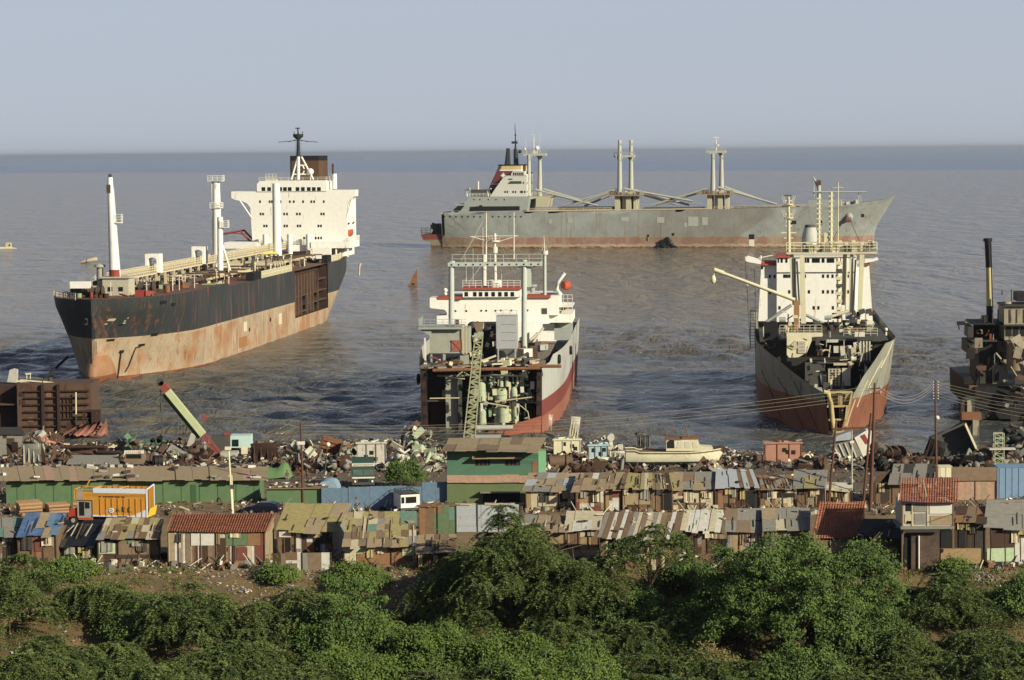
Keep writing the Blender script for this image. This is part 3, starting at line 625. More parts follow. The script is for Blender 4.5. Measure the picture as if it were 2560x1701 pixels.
 m = MB(); pa, pb = X2(415, 886, -HB), X2(500, 878, -HB); m.box(pa.x, pb.x, -HB, HB, pa.z - .2, pb.z); m.rail([(pa.x, -HB, pb.z), (pb.x, -HB, pb.z)], 1.3, 2, 1.5, .12); m.build('aft_platform', GREYP, t)
 m = MB(); pl = X2(545, 803, -HB); pe = X2(745, 806, -HB); m.rail([(pl.x, -HB, pl.z), (pe.x, -HB, pl.z)], 1.4, 3, 1.6, .16)
 for x, y in ((525, 735), (725, 735)): q = X2(x, y, -HB); m.tube([(q.x, -HB, pl.z), (q.x - .6, -HB, q.z - .5), (q.x + 1.6, -HB - 1, q.z + .2)], .35, 6)
 q = X2(628, 660, -4); m.tube([(q.x, -4, pl.z), (q.x, -4, q.z)], .5, 8); m.build('boat_davits', WHITE2, t)
 m = MB(); a, b = X2(560, 790, -HB + 2), X2(730, 740, -HB + 2); m.box(a.x, b.x, -HB + 2, -HB + 8, a.z - 1, b.z); m.build('engine_casing', DGREY, t)
 HT = 9.0
 m = MB(); m.prism([X2(x, y, -HT) for x, y in ((742, 806), (790, 735), (868, 625), (905, 607), (1090, 600), (1092, 806))], (0, 2 * HT, 0)); tw = m.build('bridge_tower', paint('freighter_house', (196, 194, 182), .15, .3, .3), t)
 m = MB(); m.prism([X2(x, y, -HT - .3) for x, y in ((940, 607), (955, 568), (1075, 566), (1092, 606))], (0, 2 * HT + .6, 0)); wh = m.build('wheelhouse', paint('freighter_white', (220, 216, 204), .1, .3), t)
 z2 = lambda x, y: (1030 + x / 3.806, 280 + y / 3.806)
 for (x0, y0, x1, y1) in [(960 + 18 * k, 576, 972 + 18 * k, 603) for k in range(6)]: windows(fr, wh, [z2(x0, y0) + z2(x1, y1)], -HT - .3, depth=.1)
 for x in (886, 908, 962, 985, 1037, 1050, 1074): windows(fr, tw, [z2(x - 6, 752) + z2(x + 6, 772)], -HT, depth=.1)
 m = MB(); m.prism([X2(x, y, -HT) for x, y in ((910, 686), (935, 660), (1042, 659), (1042, 684))], (0, .5, 0)); m.shift((0, .1, 0)); m.build('long_window', paint('green_glass', (54, 72, 56), 0, .3), tw); windows(fr, tw, [z2(1055, 668) + z2(1066, 684)], -HT, depth=.1)
 m = MB()
 for k, x in enumerate((917, 928, 937, 948)): q = X2(x, 641, -HT); m.box(q.x, q.x + .42, -HT - .12, -HT, q.z - .3, q.z + .3)
 m.build('name_mark', DGREY, tw)
 # front face windows (towards the bow)
 for z_, n in ((X2(1100, 585).z, 6), (X2(1100, 680).z, 3), (X2(1100, 762).z, 4)):
  xf = X2(1091, 700, -HT).x
  for k in range(n): y = -HT + 1.5 + k * (2 * HT - 3) / max(1, n - 1); m = MB(); m.box(xf - .2, xf + .12, y - .5, y + .5, z_ - .6, z_ + .6); m.build('window', GLASS, tw)
 # funnel with its bands and star
 def fun(y0, y1, mat, name, grow=0):
  xl = lambda y: 755 + (690 - y) * .44 if y > 515 else 832
  m = MB(); hw = 4.2 + grow
  def ring(y): a = X2(xl(y), y, 0); b = X2(1088, y, 0); return [(a.x - grow, -hw * .5, a.z), (a.x + 2, -hw, a.z), (b.x - 2, -hw, a.z), (b.x + grow, -hw * .5, a.z), (b.x + grow, hw * .5, a.z), (b.x - 2, hw, a.z), (a.x + 2, hw, a.z), (a.x - grow, hw * .5, a.z)]
  r0, r1 = ring(y0), ring(y1); m.grid(r0 + r1, 8, close=True); m.add(r1, [tuple(range(8))]); return m.build(name, mat, t)
 fs = -HT + 1.5                                   # the funnel's wide side fins
 fu = fun(810, 562, paint('maroon_funnel', (102, 50, 50), .1, .3), 'funnel'); fun(562, 552, WHITE, 'funnel_band', .06); fun(552, 512, paint('yellow_band', (192, 170, 120), .05, .3), 'funnel_band', .03); fun(512, 502, BLACK, 'funnel_cap', .25)
 m = MB(); m.prism([X2(x, y, -5.0) for x, y in ((760, 688), (800, 566), (960, 562), (960, 606), (905, 607), (868, 625), (825, 688))], (0, 10, 0)); m.build('funnel_side', paint('maroon_funnel', (116, 42, 46)), t)
 m = MB(); m.prism([X2(x, y, -5.0) for x, y in ((757, 692), (760, 685), (826, 683), (822, 690))], (0, 10.2, 0)); m.shift((0, .12, 0)); m.build('funnel_band', WHITE, t)
 c = X2(868, 606, -5.15); pts = []
 for k in range(16): r = 1.75 if k % 4 == 0 else 1.35 if k % 2 == 0 else .6; a = math.pi * k / 8 + math.pi / 2; pts.append((c.x + r * math.cos(a), -5.3 if 0 else c.y, c.z + r * 1.05 * math.sin(a)))
 m = MB(); m.prism(pts, (0, .14, 0)); m.build('star_emblem', WHITE, t)
 m = MB()
 for x0, x1, yb, yt, r in ((900, 912, 505, 347, .9), (922, 920, 505, 347, .8)): m.tube([X2(x0, yb, 0), X2(x1, yt, 0)], [r * 1.15, r * .8], 9)
 m.build('exhaust_pipe', paint('black_mast', (40, 48, 44)), t)
 m = MB(); m.tube([X2(992, 505, 0), X2(984, 350, 0)], [1.3, .85], 9); m.tube([X2(984, 350, 0), X2(986, 300, 0), X2(979, 110, 0)], [.5, .35, .1], 7); a = X2(976, 292, 0); m.rbox(a, (2.8, 2, 1.2)); a = X2(984, 222, 0); m.rbox(a, (.9, .6, .6))
 a = X2(1028, 378, 0); m.ball(a, .9, 8, 6); m.bar(a, X2(1000, 400, 0), .3)
 for k in range(6): m.rbox(X2(988, 370 + 20 * k, 0), (3, .3, .25))
 m.build('radar_mast', paint('black_mast', (40, 48, 44)), t)
 # the derrick posts in pairs
 def pair(H, legs, ytop, ybot, ycross, xcross, name, cap):
  m = MB(); m.mi(0)
  for (x, yy) in legs: p, q = H(x, ybot, yy), H(x, ytop, yy); m.tube([p, q], [1.3, .8], 10); m.mi(1); m.tube([p + Vector((-.95, -1.1, 0)), q + Vector((-.5, -.7, 0))], .16, 5); m.mi(0); [m.rbox(q + Vector((.4, -.4, -2 - 4 * k)), (1.4, 1, .8)) for k in range(3 if cap else 1)]
  p = H(xcross[0], ycross, 0); q = H(xcross[1], ycross, 0); m.box(p.x, q.x, -2.2, 2.2, p.z - 1.1, p.z); m.rail([(p.x, -2.2, p.z), (q.x, -2.2, p.z)], 1.4, 2, 2, .14)
  for (x, yy) in legs: a = H(x, ycross, yy); m.prism([a + Vector((-2.4, -.6, 0)), a + Vector((2.4, -.6, 0)), a + Vector((.8, -.6, -2.6)), a + Vector((-.8, -.6, -2.6))], (0, 1.2, 0))
  return m.build(name, [paint('freighter_post', (172, 172, 158), .25, .4, .6), DGREY], t)
 pair(X2, ((1112, -4), (1216, 4)), 412, 800, 398, (1062, 1278), 'derrick_posts', False)
 m = MB(); m.tube([X2(1158, 398, 0), X2(1157, 215, 0)], [.4, .2], 7)
 for y, wd in ((217, 42), (250, 26), (268, 34)): a, b = X2(1157 - wd / 2, y, 0), X2(1157 + wd / 2, y, 0); m.bar(a, b, .3)
 for s_ in (-1, 1): m.tube([X2(1158 + 20 * s_, 398, 0), X2(1158, 350, 0)], .2, 5)
 m.tube([X2(1088, 398, 0), X2(1080, 255, 0)], .1, 5); m.tube([X2(1216, 398, 0), X2(1215, 215, 0)], .1, 5); m.build('topmast', WHITE2, t)
 m = MB(); m.ball(X2(1190, 345, 0), 1.05); m.tube([X2(1190, 360, 0), X2(1190, 398, 0)], .2, 5); m.ball(X2(1074, 354, 0), .5, 8, 6); m.build('radome', WHITE, t)
 pair(X2, ((1976, -4), (2084, 4)), 268, 790, 412, (1925, 2120), 'derrick_posts', True)
 pair(X3, ((652, -4), (728, 4)), 232, 580, 205, (595, 768), 'derrick_posts', False)
 m = MB(); m.tube([X3(680, 205, 0), X3(676, 85, 0)], .35, 7); a = X3(680, 88, 0); m.rbox(a, (2.6, 1, .8)); m.bar(X3(650, 122, 0), X3(690, 122, 0), .3); m.rbox(X3(697, 155, 0), (1.3, 1, 1)); m.build('topmast', WHITE2, t)
 def phouse(H, x0, x1, y0, y1, bx0, bx1, yb):
  m = MB(); a, b = H(x0, y1, -8), H(x1, y0, -8); m.box(a.x, b.x, -8, 8, a.z - .3, a.z + .3); m.rail([(a.x, -8, a.z), (b.x, -8, a.z)], 1.6, 2, 1.6, .22); pl = m.build('mast_platform', paint('platform_rust', (150, 130, 100), .45, .5, .6), t)
  r = random.Random(5)
  for k in range(9): m = MB(); x = a.x + (b.x - a.x) * (k + .5) / 9; m.rbox((x, r.uniform(-7, -2), a.z + 1.1), (r.uniform(.8, 1.8), 1.6, r.uniform(1.2, 2.4))); m.build('winch', r.choice((RUSTM, GREYP, DGREY, CREAM)), t)
  m = MB(); p, q = H(bx0, yb, -6), H(bx1, y1, -6)
  for k in range(4): xa = p.x + (q.x - p.x) * k / 4; m.box(xa + (.9 if k in (1, 3) else 0), xa + (q.x - p.x) / 4 - .25, -6 + (1.2 if k in (1, 3) else 0), 6, p.z - 2, a.z - .3)
  m.build('mast_house', paint('masthouse', (178, 172, 142), .3, .4, .6, RUSTO), t)
 phouse(X2, 1868, 2198, 770, 797, 1930, 2140, 905); phouse(X3, 545, 835, 565, 597, 600, 790, 705)
 m = MB(); a, b = X2(1140, 775, -8), X2(1335, 800, -8); m.prism([X2(x, y, -8) for x, y in ((1092, 806), (1340, 803), (1310, 822), (1285, 905), (1180, 905), (1180, 822), (1120, 835), (1105, 905), (1092, 905))], (0, 16, 0)); m.rail([(a.x, -8, b.z + .3), (b.x, -8, b.z + .3)], 1.6, 2, 1.6, .22); m.build('mast_house', paint('masthouse', (178, 172, 142)), t)
 for H, x0, y0, x1, y1, yy in ((X2, 1175, 742, 1765, 893, -5), (X2, 1250, 738, 1700, 868, 4), (X2, 1945, 738, 1440, 890, -4), (X2, 1900, 785, 1640, 897, 4), (X2, 1860, 772, 1560, 880, -5)):
  m = MB(); m.tube([H(x0, y0, yy), H(x1, y1, yy)], [.62, .5], 8); m.build('derrick_boom', paint('boom_grey', (160, 160, 148), .2, .4), t)
 for (H0, x0, y0), (H1, x1, y1), yy in (((X2, 2020, 733), (X3, 470, 655), -5), ((X2, 2120, 745), (X3, 440, 690), 4), ((X2, 2140, 770), (X3, 340, 690), -3), ((X3, 615, 540), (X3, 110, 690), -4), ((X3, 560, 570), (X3, 140, 690), 3), ((X3, 700, 533), (X3, 1225, 685), -5), ((X3, 755, 530), (X3, 1180, 676), 4)):
  m = MB(); m.tube([H0(x0, y0, yy), H1(x1, y1, yy)], [.62, .5], 8); m.build('derrick_boom', paint('boom_grey', (160, 160, 148)), t)
 # hatch coamings, deck rails
 for k, (a, b) in enumerate(((X2(1390, 900, -6), X2(1900, 940, -6)), (X2(2200, 905, -6), X3(560, 716, -6)), (X3(830, 700, -6), X3(1420, 716, -6)))): m = MB(); m.box(a.x, b.x, -7, 7, b.z - 1, a.z - 1 + .6); m.build('hatch_cover', paint('hatch_steel', (96, 90, 76), .5, .6), t)
 m = MB(); L = [X2(1095, 945), X2(1500, 942), X2(1900, 940)]; m.rail([(p.x, -B + .15, deck(p.x)) for p in L], 1.6, 2, 3, .2); m.build('deck_rail', BEIGE, t); m = MB(); L = [X3(660, 720), X3(1000, 716), X3(1490, 706)]; m.rail([(p.x, -B + .15, deck(p.x)) for p in L], 1.2, 2, 3, .18); m.build('deck_rail', BEIGE, t)
 m = MB(); m.bar((X2(1095, 950).x, -B - .1, X2(1300, 943).z), (X3(640, 728).x, -B - .1, X3(640, 722).z), .25, .5); m.build('rubbing_strake', BEIGE, t)
 # forecastle
 m = MB(); a, b = X3(1505, 645, -9), X3(1800, 720, -9); m.box(a.x, b.x, -9, 9, b.z - 1, a.z); m.build('forecastle_house', GREYP, t)
 m = MB(); m.mi(0); m.tube([X3(1555, 610, 0), X3(1550, 435, 0)], .3, 6); m.tube([X3(1555, 450, 0), X3(1610, 590, 0)], .5, 6); m.tube([X3(1600, 640, 0), X3(1600, 470, 0)], .9, 8); m.mi(1); m.rbox(X3(1600, 490, 0), (2, 2, 2.4)); m.mi(0); m.tube([X3(1545, 572, -1), X3(2030, 574, -1)], .35, 7); m.tube([X3(1955, 580, 0), X3(1950, 660, 0)], .2, 5); m.tube([X3(1955, 580, 0), X3(1978, 660, 0)], .2, 5); m.build('foremast', [paint('freighter_post', (172, 172, 158)), RUSTM], t)
 for k in range(12): m = MB(); x = X3(1800 + 14 * k, 680, -2).x; m.rbox((x, rnd.uniform(-4, 2), deck(x) + .8), (1.2, 1.5, rnd.uniform(1, 2.6))); m.build('windlass', rnd.choice((DGREY, GREYP, WHITE2)), t)
 # hull details
 def sidepos(H, x, y):
  p = H(x, y); x_ = fr
  for _ in range(12):
   w_ = wdt(p.x, p.z); p = H(x, y, -w_)
  return p
 def patch(H, x0, y0, x1, y1, mat, name):
  q = [sidepos(H, a, b) for a, b in ((x0, y1), (x1, y1), (x1, y0), (x0, y0))]; m = MB(); m.hexa([p + Vector((0, .3, 0)) for p in q] + [p + Vector((0, -.12, 0)) for p in q]); m.build(name, mat, t)
 for x in (308, 363, 420, 477, 534, 592, 650, 768, 826, 885, 935, 980, 1037):
  q = sidepos(X2, x, 997); m = MB(); m.tube([q + Vector((0, .3, 0)), q + Vector((0, -.12, 0))], .42, 8); m.build('porthole', GLASS, t)
 for x in (590, 645, 727, 800, 880):
  q = X2(x, 835, -HB); m = MB(); m.tube([q + Vector((0, .3, 0)), q + Vector((0, -.1, 0))], .35, 8); m.build('porthole', GLASS, hs_)
 for r in ((1978, 770, 2005, 798), (1350, 830, 1398, 860), (1612, 830, 1630, 866), (285, 940, 307, 964), (64, 955, 78, 972), (975, 952, 1022, 996)): patch(X3, *r, BLACK, 'hull_opening')
 patch(X2, 2240, 1168, 2256, 1188, BLACK, 'hull_opening'); patch(X3, 974, 998, 1022, 1058, WHITE2, 'hull_flap'); patch(X2, 2230, 1190, 2246, 1230, DGREY, 'hull_opening')
 for r in ((1300, 1020, 1330, 1065), (1480, 1010, 1525, 1060), (1990, 1000, 2060, 1040)): patch(X2, *r, paint('pale_hull_patch', (158, 160, 148), .15, .4), 'repainted_patch')
 for r in ((150, 800, 215, 850), (430, 795, 520, 880), (395, 850, 420, 885), (555, 800, 605, 870)): patch(X3, *r, paint('pale_hull_patch', (172, 172, 160)), 'repainted_patch')
 c = sidepos(X3, 1868, 800); m = MB(); m.smooth = True; m.tube([c + Vector((-.2, 2, -.4)), c + Vector((0, -.6, .3)), c + Vector((.2, -2.2, -.6))], [2.4, 2.0, 1.2], 12); m.build('anchor_bolster', GREYP, t)
 m = MB(); m.rbox(c + Vector((-.6, -2.3, -1.2)), (1.8, .6, 1.6)); m.build('anchor', REDP, t)
 m = MB(); m.tube([c + Vector((.5, -2.2, -1)), X3(1990, 1080, -20)], .14, 5); m.build('anchor_chain', RUSTK, t)
 m = MB(); r = random.Random(2); c = sidepos(X3, 235, 1070)
 for k in range(60): a = r.gauss(0, 2.0); m.rbox((c.x + a, c.y - r.uniform(0, 1.2), max(.1, r.uniform(0, 5) * math.exp(-a * a / 8))), (r.uniform(.6, 1.6),) * 3, (r.random() * 3, r.random() * 3, 0))
 m.build('burnt_breach', BLACK, t)
freighter()
# ---------------------------------------------------------------- the middle ship, bow already cut away
CS = Fr(Vector((-5.3, 405, 0)), -3.5)
def middle_ship():
 fr = CS
 H = lambda x, y, yy: fr.hit(1020 + x / 2.5696, 520 + y / 2.57, y=yy)
 t = thing('cut_ship', 'white and grey ship with its bow cut away and green machinery showing', 'ship', fr, 'ships aground off the beach')
 ZD = 11.7
 def wd(y, z): k = max(0, min(1, z / 11.7)); return (10.3 + 3.0 * (1 - (1 - min(1, max(0, y) / 45)) ** 2)) * (.955 + .045 * k)
 hm = hull_mat('cut_ship_hull', [(-5, (150, 96, 78)), (2.9, (122, 64, 56)), (5.7, (172, 172, 164))], 0, .25, .4, lin((120, 84, 60)), None, .25)
 ys = [0, 4, 8, 12, 18, 24, 32, 40, 50, 60, 75, 90, 105]; zs = [-3, 0, 1, 2, 3, 4, 5, 6, 7.5, 9, 10.5, 11.7]
 m = MB(); m.smooth = True
 for s_ in (-1, 1): m.grid([(s_ * wd(y, z), y, z + (1.0 if z == 11.7 and y >= 12 else 0)) for z in zs for y in ys], len(ys))
 m.smooth = False; m.grid([(s_ * wd(105, z), 105, z) for z in zs for s_ in (-1, 1)], 2)
 hull = m.build('hull', hm, t)
 # cut edges: brown frames with round holes
 for s_, x0, x1 in ((-1, 9.1, 10.2), (1, 9.2, 10.2)):
  m = MB(); m.mi(0); m.prism([(s_ * x0, .05, -1), (s_ * x1, .05, -1), (s_ * (x1 + .15), .05, 11), (s_ * (x0 + .3), .05, 11)], (0, .3, 0)); m.mi(1)
  for k in range(5): m.tube([(s_ * (x0 + x1) / 2, .0, 1 + 2.2 * k), (s_ * (x0 + x1) / 2, .3, 1 + 2.2 * k)], .42, 10)
  m.build('frame_edge', [RUSTK, BLACK], t)
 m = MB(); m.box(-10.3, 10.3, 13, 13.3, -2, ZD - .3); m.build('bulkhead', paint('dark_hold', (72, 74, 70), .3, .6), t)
 m = MB(); r = random.Random(9); pts = []                # ragged main deck
 n = 26
 for k in range(n + 1): x = -10.5 + 21 * k / n; pts.append((x, (4.2 if -3 < x < 8.5 else .3) + r.uniform(-1.0, .8), ZD))
 m.prism([(-10.4, 60, ZD)] + pts + [(10.4, 60, ZD)], (0, 0, -.3)); m.build('main_deck', paint('worn_deck', (128, 118, 102), .5, .7, .6), t)
 for z, a, b, d, mt in ((H(0, 1250, 3).z, -10, -2.5, 6, DGREY), (H(0, 1255, 3).z, 1, 9.4, 4, BEIGE), (H(0, 1385, 3).z, -3, 6, 4, BEIGE), (H(0, 1085, 3).z, -8, 7.6, 5, GREYP)):
  m = MB(); m.box(a, b, d, 13, z - .2, z); m.build('lower_deck', mt, t)
 def col(x0, x1, y0, y1, yy, mt, n='column', dep=.8):
  a, b = H(x0, y1, yy), H(x1, y0, yy); m = MB(); m.box(a.x, b.x, yy, yy + dep, a.z, b.z); m.build(n, mt, t)
 def cyl(x0, x1, y0, y1, yy, mt, n='machinery_tank', dome=True):
  a, b = H(x0, y1, yy), H(x1, y0, yy); c = (a.x + b.x) / 2; r = (b.x - a.x) / 2; h = b.z - a.z; m = MB()
  m.tube([(c, yy, a.z), (c, yy, b.z - (.25 * h if dome else 0))] + ([(c, yy, b.z - .1 * h), (c, yy, b.z)] if dome else []), [r, r] + ([r * .8, r * .25] if dome else []), 14)
  for k in (0, .5): m.tube([(c, yy, a.z + h * k), (c, yy, a.z + h * k + .18)], r * 1.06, 14)
  m.build(n, mt, t)
 col(245, 318, 1085, 1470, 5, paint('grey_column', (146, 146, 132), .2, .5)); col(325, 345, 1060, 1470, 4, DGREY); col(150, 240, 1150, 1470, 8, BLACK); col(555, 580, 1285, 1400, 2, CREAM); col(490, 500, 1080, 1390, 3, DGREY); col(650, 660, 1120, 1370, 2, CREAM); col(672, 695, 1250, 1370, 2.5, CREAM); col(715, 745, 1115, 1215, 3, GREYP); col(735, 765, 1045, 1090, 1, CREAM); col(775, 820, 1130, 1190, 6, BLACK)  # the tall wide column has plain grey paint
 cyl(440, 498, 1100, 1245, 2.5, PALEG); cyl(555, 648, 1150, 1252, 3, PALEG); cyl(575, 650, 1275, 1376, 2, PALEG, dome=False); cyl(660, 702, 1150, 1240, 2.2, PALEG); cyl(450, 502, 1262, 1390, 2.5, PALEG, dome=False); cyl(585, 612, 1085, 1150, 2, PALEG); cyl(622, 648, 1075, 1148, 2, PALEG); cyl(506, 552, 1100, 1235, 5, GREENP); cyl(672, 712, 1255, 1380, 2.5, PALEG, dome=False)
 r = random.Random(4)
 for k in range(46):
  x = r.uniform(-4.5, 8); z = r.uniform(1.5, 11); yy = r.uniform(1.5, 8); m = MB()
  if k % 4: m.tube([(x, yy, z), (x + r.uniform(-1.6, 1.6), yy, z + r.uniform(-1, 1.4)), (x + r.uniform(-2.5, 2.5), yy + 1, z + r.uniform(-1.4, 1.4))], r.uniform(.05, .12), 6); n = 'pipe'
  else: m.rbox((x, yy, z), (r.uniform(.4, 1.2), .5, r.uniform(.4, 1.4)), (0, r.uniform(-.3, .3), 0)); n = 'machine_box'
  m.build(n, r.choice((PALEG, GREENP, DGREY, BEIGE, RUSTM, GREYP)), t)
 for k in range(120):                             # crowded pipes, casings and hanging plates in the opened machinery space
  q = H(r.uniform(400, 800), r.uniform(1075, 1460), r.uniform(.8, 4)); m = MB(); a = r.random()
  if a < .4: m.rbox(q, (r.uniform(.2, .8), .3, r.uniform(.5, 1.8)), (0, r.uniform(-.1, .1), 0)); n = 'hanging_plate'
  elif a < .75: m.bar(q, q + Vector((r.uniform(-.2, .2), 0, r.uniform(-1.8, 1.8))), r.uniform(.08, .18)); n = 'upright'
  else: m.tube([q, q + Vector((r.uniform(-1.2, 1.2), 0, r.uniform(-.3, .3)))], r.uniform(.08, .22), 7); n = 'pipe'
  m.build(n, r.choice((PALEG, PALEG, GREENP, CREAM, WHITE2, BEIGE, DGREY)), t)
 for k in range(26): q = H(r.uniform(395, 560), r.uniform(740, 990), r.uniform(9, 13)); m = MB(); m.rbox(q, (r.uniform(.2, 1), .4, r.uniform(.2, 1.1)), (0, r.uniform(-.4, .4), 0)); m.build('machine_box', r.choice((WHITE2, GREYP, DGREY, RUSTM, CREAM)), t)
 for (x0, y0, x1, y1) in ((238, 1085, 365, 1100), (420, 1080, 770, 1080), (510, 1255, 650, 1278), (560, 1245, 810, 1215), (140, 1225, 330, 1222)):
  m = MB(); m.tube([H(x0, y0, .8), H(x1, y1, .8)], .13, 6); m.build('pipe', BEIGE, t)
 m = MB(); m.tube([H(720, 1270, .5), H(770, 1310, .3), H(785, 1400, 0)], .09, 5); m.build('hanging_cable', BEIGE, t)
 # remains of the bottom plating, curling up at the front
 m = MB(); m.smooth = True; pts = []
 for i in range(9):
  for j in range(7): u = i / 8; q = j / 6; x = -1 + 11.2 * u; pts.append((x, -9 * q * (1 - .35 * u), -1.2 + 3.3 * (1 - q) * (.35 + .65 * u) + 1.2 * u * (1 - q)))
 m.grid(pts, 7); m.build('bottom_plating', paint('red_bottom', (164, 96, 76), .35, .5, .5), t)
 for k in range(6): m = MB(); m.bar((k * 1.4, -.2, .6 + .25 * k), (k * 1.4 - .4, -3.5, .2), .16); m.build('bottom_frame', RUSTM, t)
 # deck clutter at the cut
 for k in range(34):
  m = MB(); x = r.uniform(-9, 9.3); y = r.uniform(0, 9); L = r.uniform(.8, 3.2); a = r.uniform(-.5, .5)
  if k % 2: m.bar((x, y, ZD + .25), (x + L * math.cos(a), y + L * math.sin(a), ZD + r.uniform(.2, 1.0)), r.uniform(.15, .35)); n = 'loose_beam'
  else: m.rbox((x, y, ZD + .4), (r.uniform(.4, 1.6), r.uniform(.4, 1.2), r.uniform(.3, 1)), (r.uniform(-.4, .4), r.uniform(-.4, .4), a)); n = 'scrap_piece'
  m.build(n, r.choice((RUSTM, CREAM, BEIGE, RUSTL, DGREY)), t)
 m = MB(); m.tube([H(770, 1018, -1), H(985, 1017, -1)], .28, 8); m.build('rusty_pipe', RUSTL, t); m = MB(); m.tube([H(160, 1045, -1), H(850, 1030, -1)], .3, 8); m.build('rusty_pipe', RUSTL, t)
 m = MB(); m.bar(H(470, 985, 0), H(565, 950, 0), .5, .3); m.build('loose_beam', CREAM, t)
 # deckhouse at the cut's left
 yy = 5
 m = MB(); a, b = H(140, 935, yy), H(335, 775, yy); m.box(a.x, b.x, yy, yy + 6, a.z, b.z); c = H(390, 935, yy); m.box(b.x + .02, c.x, yy + .6, yy + 6, a.z, b.z); hs_ = m.build('deck_house', paint('deckhouse_paint', (150, 152, 136), .3, .45, .5), t)
 m = MB(); p, q = H(65, 778, yy - 1), H(345, 768, yy - 1); m.box(p.x, q.x, yy - 1, yy + 7, p.z - .1, p.z + .25); m.prism([H(75, 782, yy - .5), H(150, 782, yy - .5), H(150, 830, yy - .5)], (0, .2, 0)); m.rail([(p.x, yy - 1, p.z + .2), (q.x, yy - 1, p.z + .2)], 1.4, 3, 1, .08); m.rail([(p.x, yy - 1, p.z + .2), (p.x, yy + 7, p.z + .2)], 1.4, 3, 1, .08); m.build('platform', GREYP, hs_)
 m = MB(); a, b = H(280, 920, yy), H(345, 850, yy); m.box(a.x, b.x, yy - .15, yy, a.z, b.z); m.bar((a.x, yy - .2, a.z), (b.x, yy - .2, b.z), .1); m.bar((a.x, yy - .2, b.z), (b.x, yy - .2, a.z), .1); m.build('hatch', paint('hatch_red', (146, 92, 76), .3, .4), hs_)
 for x0, x1, y0, y1 in ((103, 122, 990, 1040), (105, 114, 835, 990), (145, 155, 940, 1020), (225, 240, 940, 1020), (335, 390, 945, 1015)): col(x0, x1, y0, y1, yy, WHITE2 if x0 < 140 else paint('deckhouse_paint', (1, 1, 1)), 'post', .4)
 m = MB(); m.tube([H(135, 960, 4), H(175, 965, 4), H(215, 990, 4), H(240, 1025, 4)], .16, 6); m.build('red_hose', REDP, t)
 m = MB(); a, b = H(300, 752, yy + 1), H(325, 720, yy + 1); m.box(a.x, b.x, yy + 1, yy + 2, a.z, b.z); m.build('crate', RUSTM, t)
 for x in (300, 380): pass
 m = MB(); a = H(355, 940, yy - .3); b = H(375, 755, yy - .3); m.bar((a.x, yy - .3, a.z), (a.x, yy - .3, b.z), .2); m.bar((b.x, yy - .3, a.z), (b.x, yy - .3, b.z), .2); [m.bar((a.x, yy - .3, a.z + .5 * k), (b.x, yy - .3, a.z + .5 * k), .08) for k in range(13)]; m.build('ladder', BEIGE, hs_)
 # grey hopper house in the middle
 yy = 9; m = MB(); a, b = H(568, 905, yy), H(698, 695, yy); m.box(a.x, b.x, yy, yy + 4, a.z, b.z); c = (a.x + b.x) / 2 + .6
 m.hexa([(c - .5, yy + 1.4, a.z - 1.6), (c + .5, yy + 1.4, a.z - 1.6), (c + .5, yy + 2.4, a.z - 1.6), (c - .5, yy + 2.4, a.z - 1.6), (a.x + 1, yy, a.z), (b.x, yy, a.z), (b.x, yy + 4, a.z), (a.x + 1, yy + 4, a.z)]); m.rail([(a.x, yy, b.z), (b.x, yy, b.z)], 1, 2, 1, .08)
 for k in range(3): z = a.z + (b.z - a.z) * (.25 + .25 * k); m.box(a.x + 1.1, b.x, yy - .08, yy, z, z + .1)
 hp = m.build('hopper_house', paint('hopper_grey', (158, 160, 158), .12, .3, .6), t)
 for x in (a.x + .3, b.x - .3): m = MB(); m.box(x - .12, x + .12, yy, yy + .3, ZD, a.z); m.build('leg', GREYP, hp)
 m = MB(); a = H(400, 830, 18); b = H(560, 720, 18); m.box(a.x - .3, b.x + .2, 16, 22, ZD - .5, b.z - .6); m.build('recess_shade_block', BLACK, t)  # solid black block painted as the shade behind the hopper house
 for k in range(10): m = MB(); q = H(r.uniform(420, 560), r.uniform(720, 960), 14); m.rbox(q, (r.uniform(.4, 1.6), .6, r.uniform(.4, 1.3)), (0, r.uniform(-.5, .5), 0)); m.build('machine_box', r.choice((DGREY, RUSTM, GREYP, BLACK)), t)
 # mast posts, gantry, antennas
 yy = 24
 def post(x0, x1, y0, y1, mt=GREYP, yy=yy): a, b = H((x0 + x1) / 2, y1, yy), H((x0 + x1) / 2, y0, yy); r_ = (x1 - x0) / 2 / 2.57 * PX(405 + yy); m = MB(); m.tube([a, b], [r_, r_ * .9], 14); m.tube([b, b + Vector((0, 0, .3))], r_ * 1.15, 14); m.build('derrick_post', mt, t)
 PG = paint('post_grey', (176, 180, 170), .12, .3, .5); post(260, 298, 352, 760, PG); post(728, 765, 345, 1000, PG)
 m = MB(); a, b = H(258, 376, yy), H(862, 350, yy); m.box(a.x, b.x, yy - .7, yy + .7, a.z, b.z + .1); m.mi(1)
 for k in range(13): x = a.x + (b.x - a.x) * (k + .5) / 13; m.tube([(x, yy - .74, (a.z + b.z) / 2), (x, yy, (a.z + b.z) / 2)], .17, 8)
 m.mi(0); m.rail([(a.x + .8, yy - .6, b.z), (b.x, yy - .6, b.z)], 1.5, 2, 2.2, .08)
 for (xa, ya, xb, yb) in ((262, 352, 300, 385), (730, 372, 705, 390), (862, 345, 805, 380)): m.bar(H(xa, ya, yy), H(xb, yb, yy), .3)
 m.build('gantry_beam', [PG, BLACK], t)
 m = MB(); a = H(757, 505, yy + 2); m.box(a.x, a.x + 1, yy, yy + 2, a.z, H(757, 360, yy).z - .6); m.build('gantry_casing', PG, t)
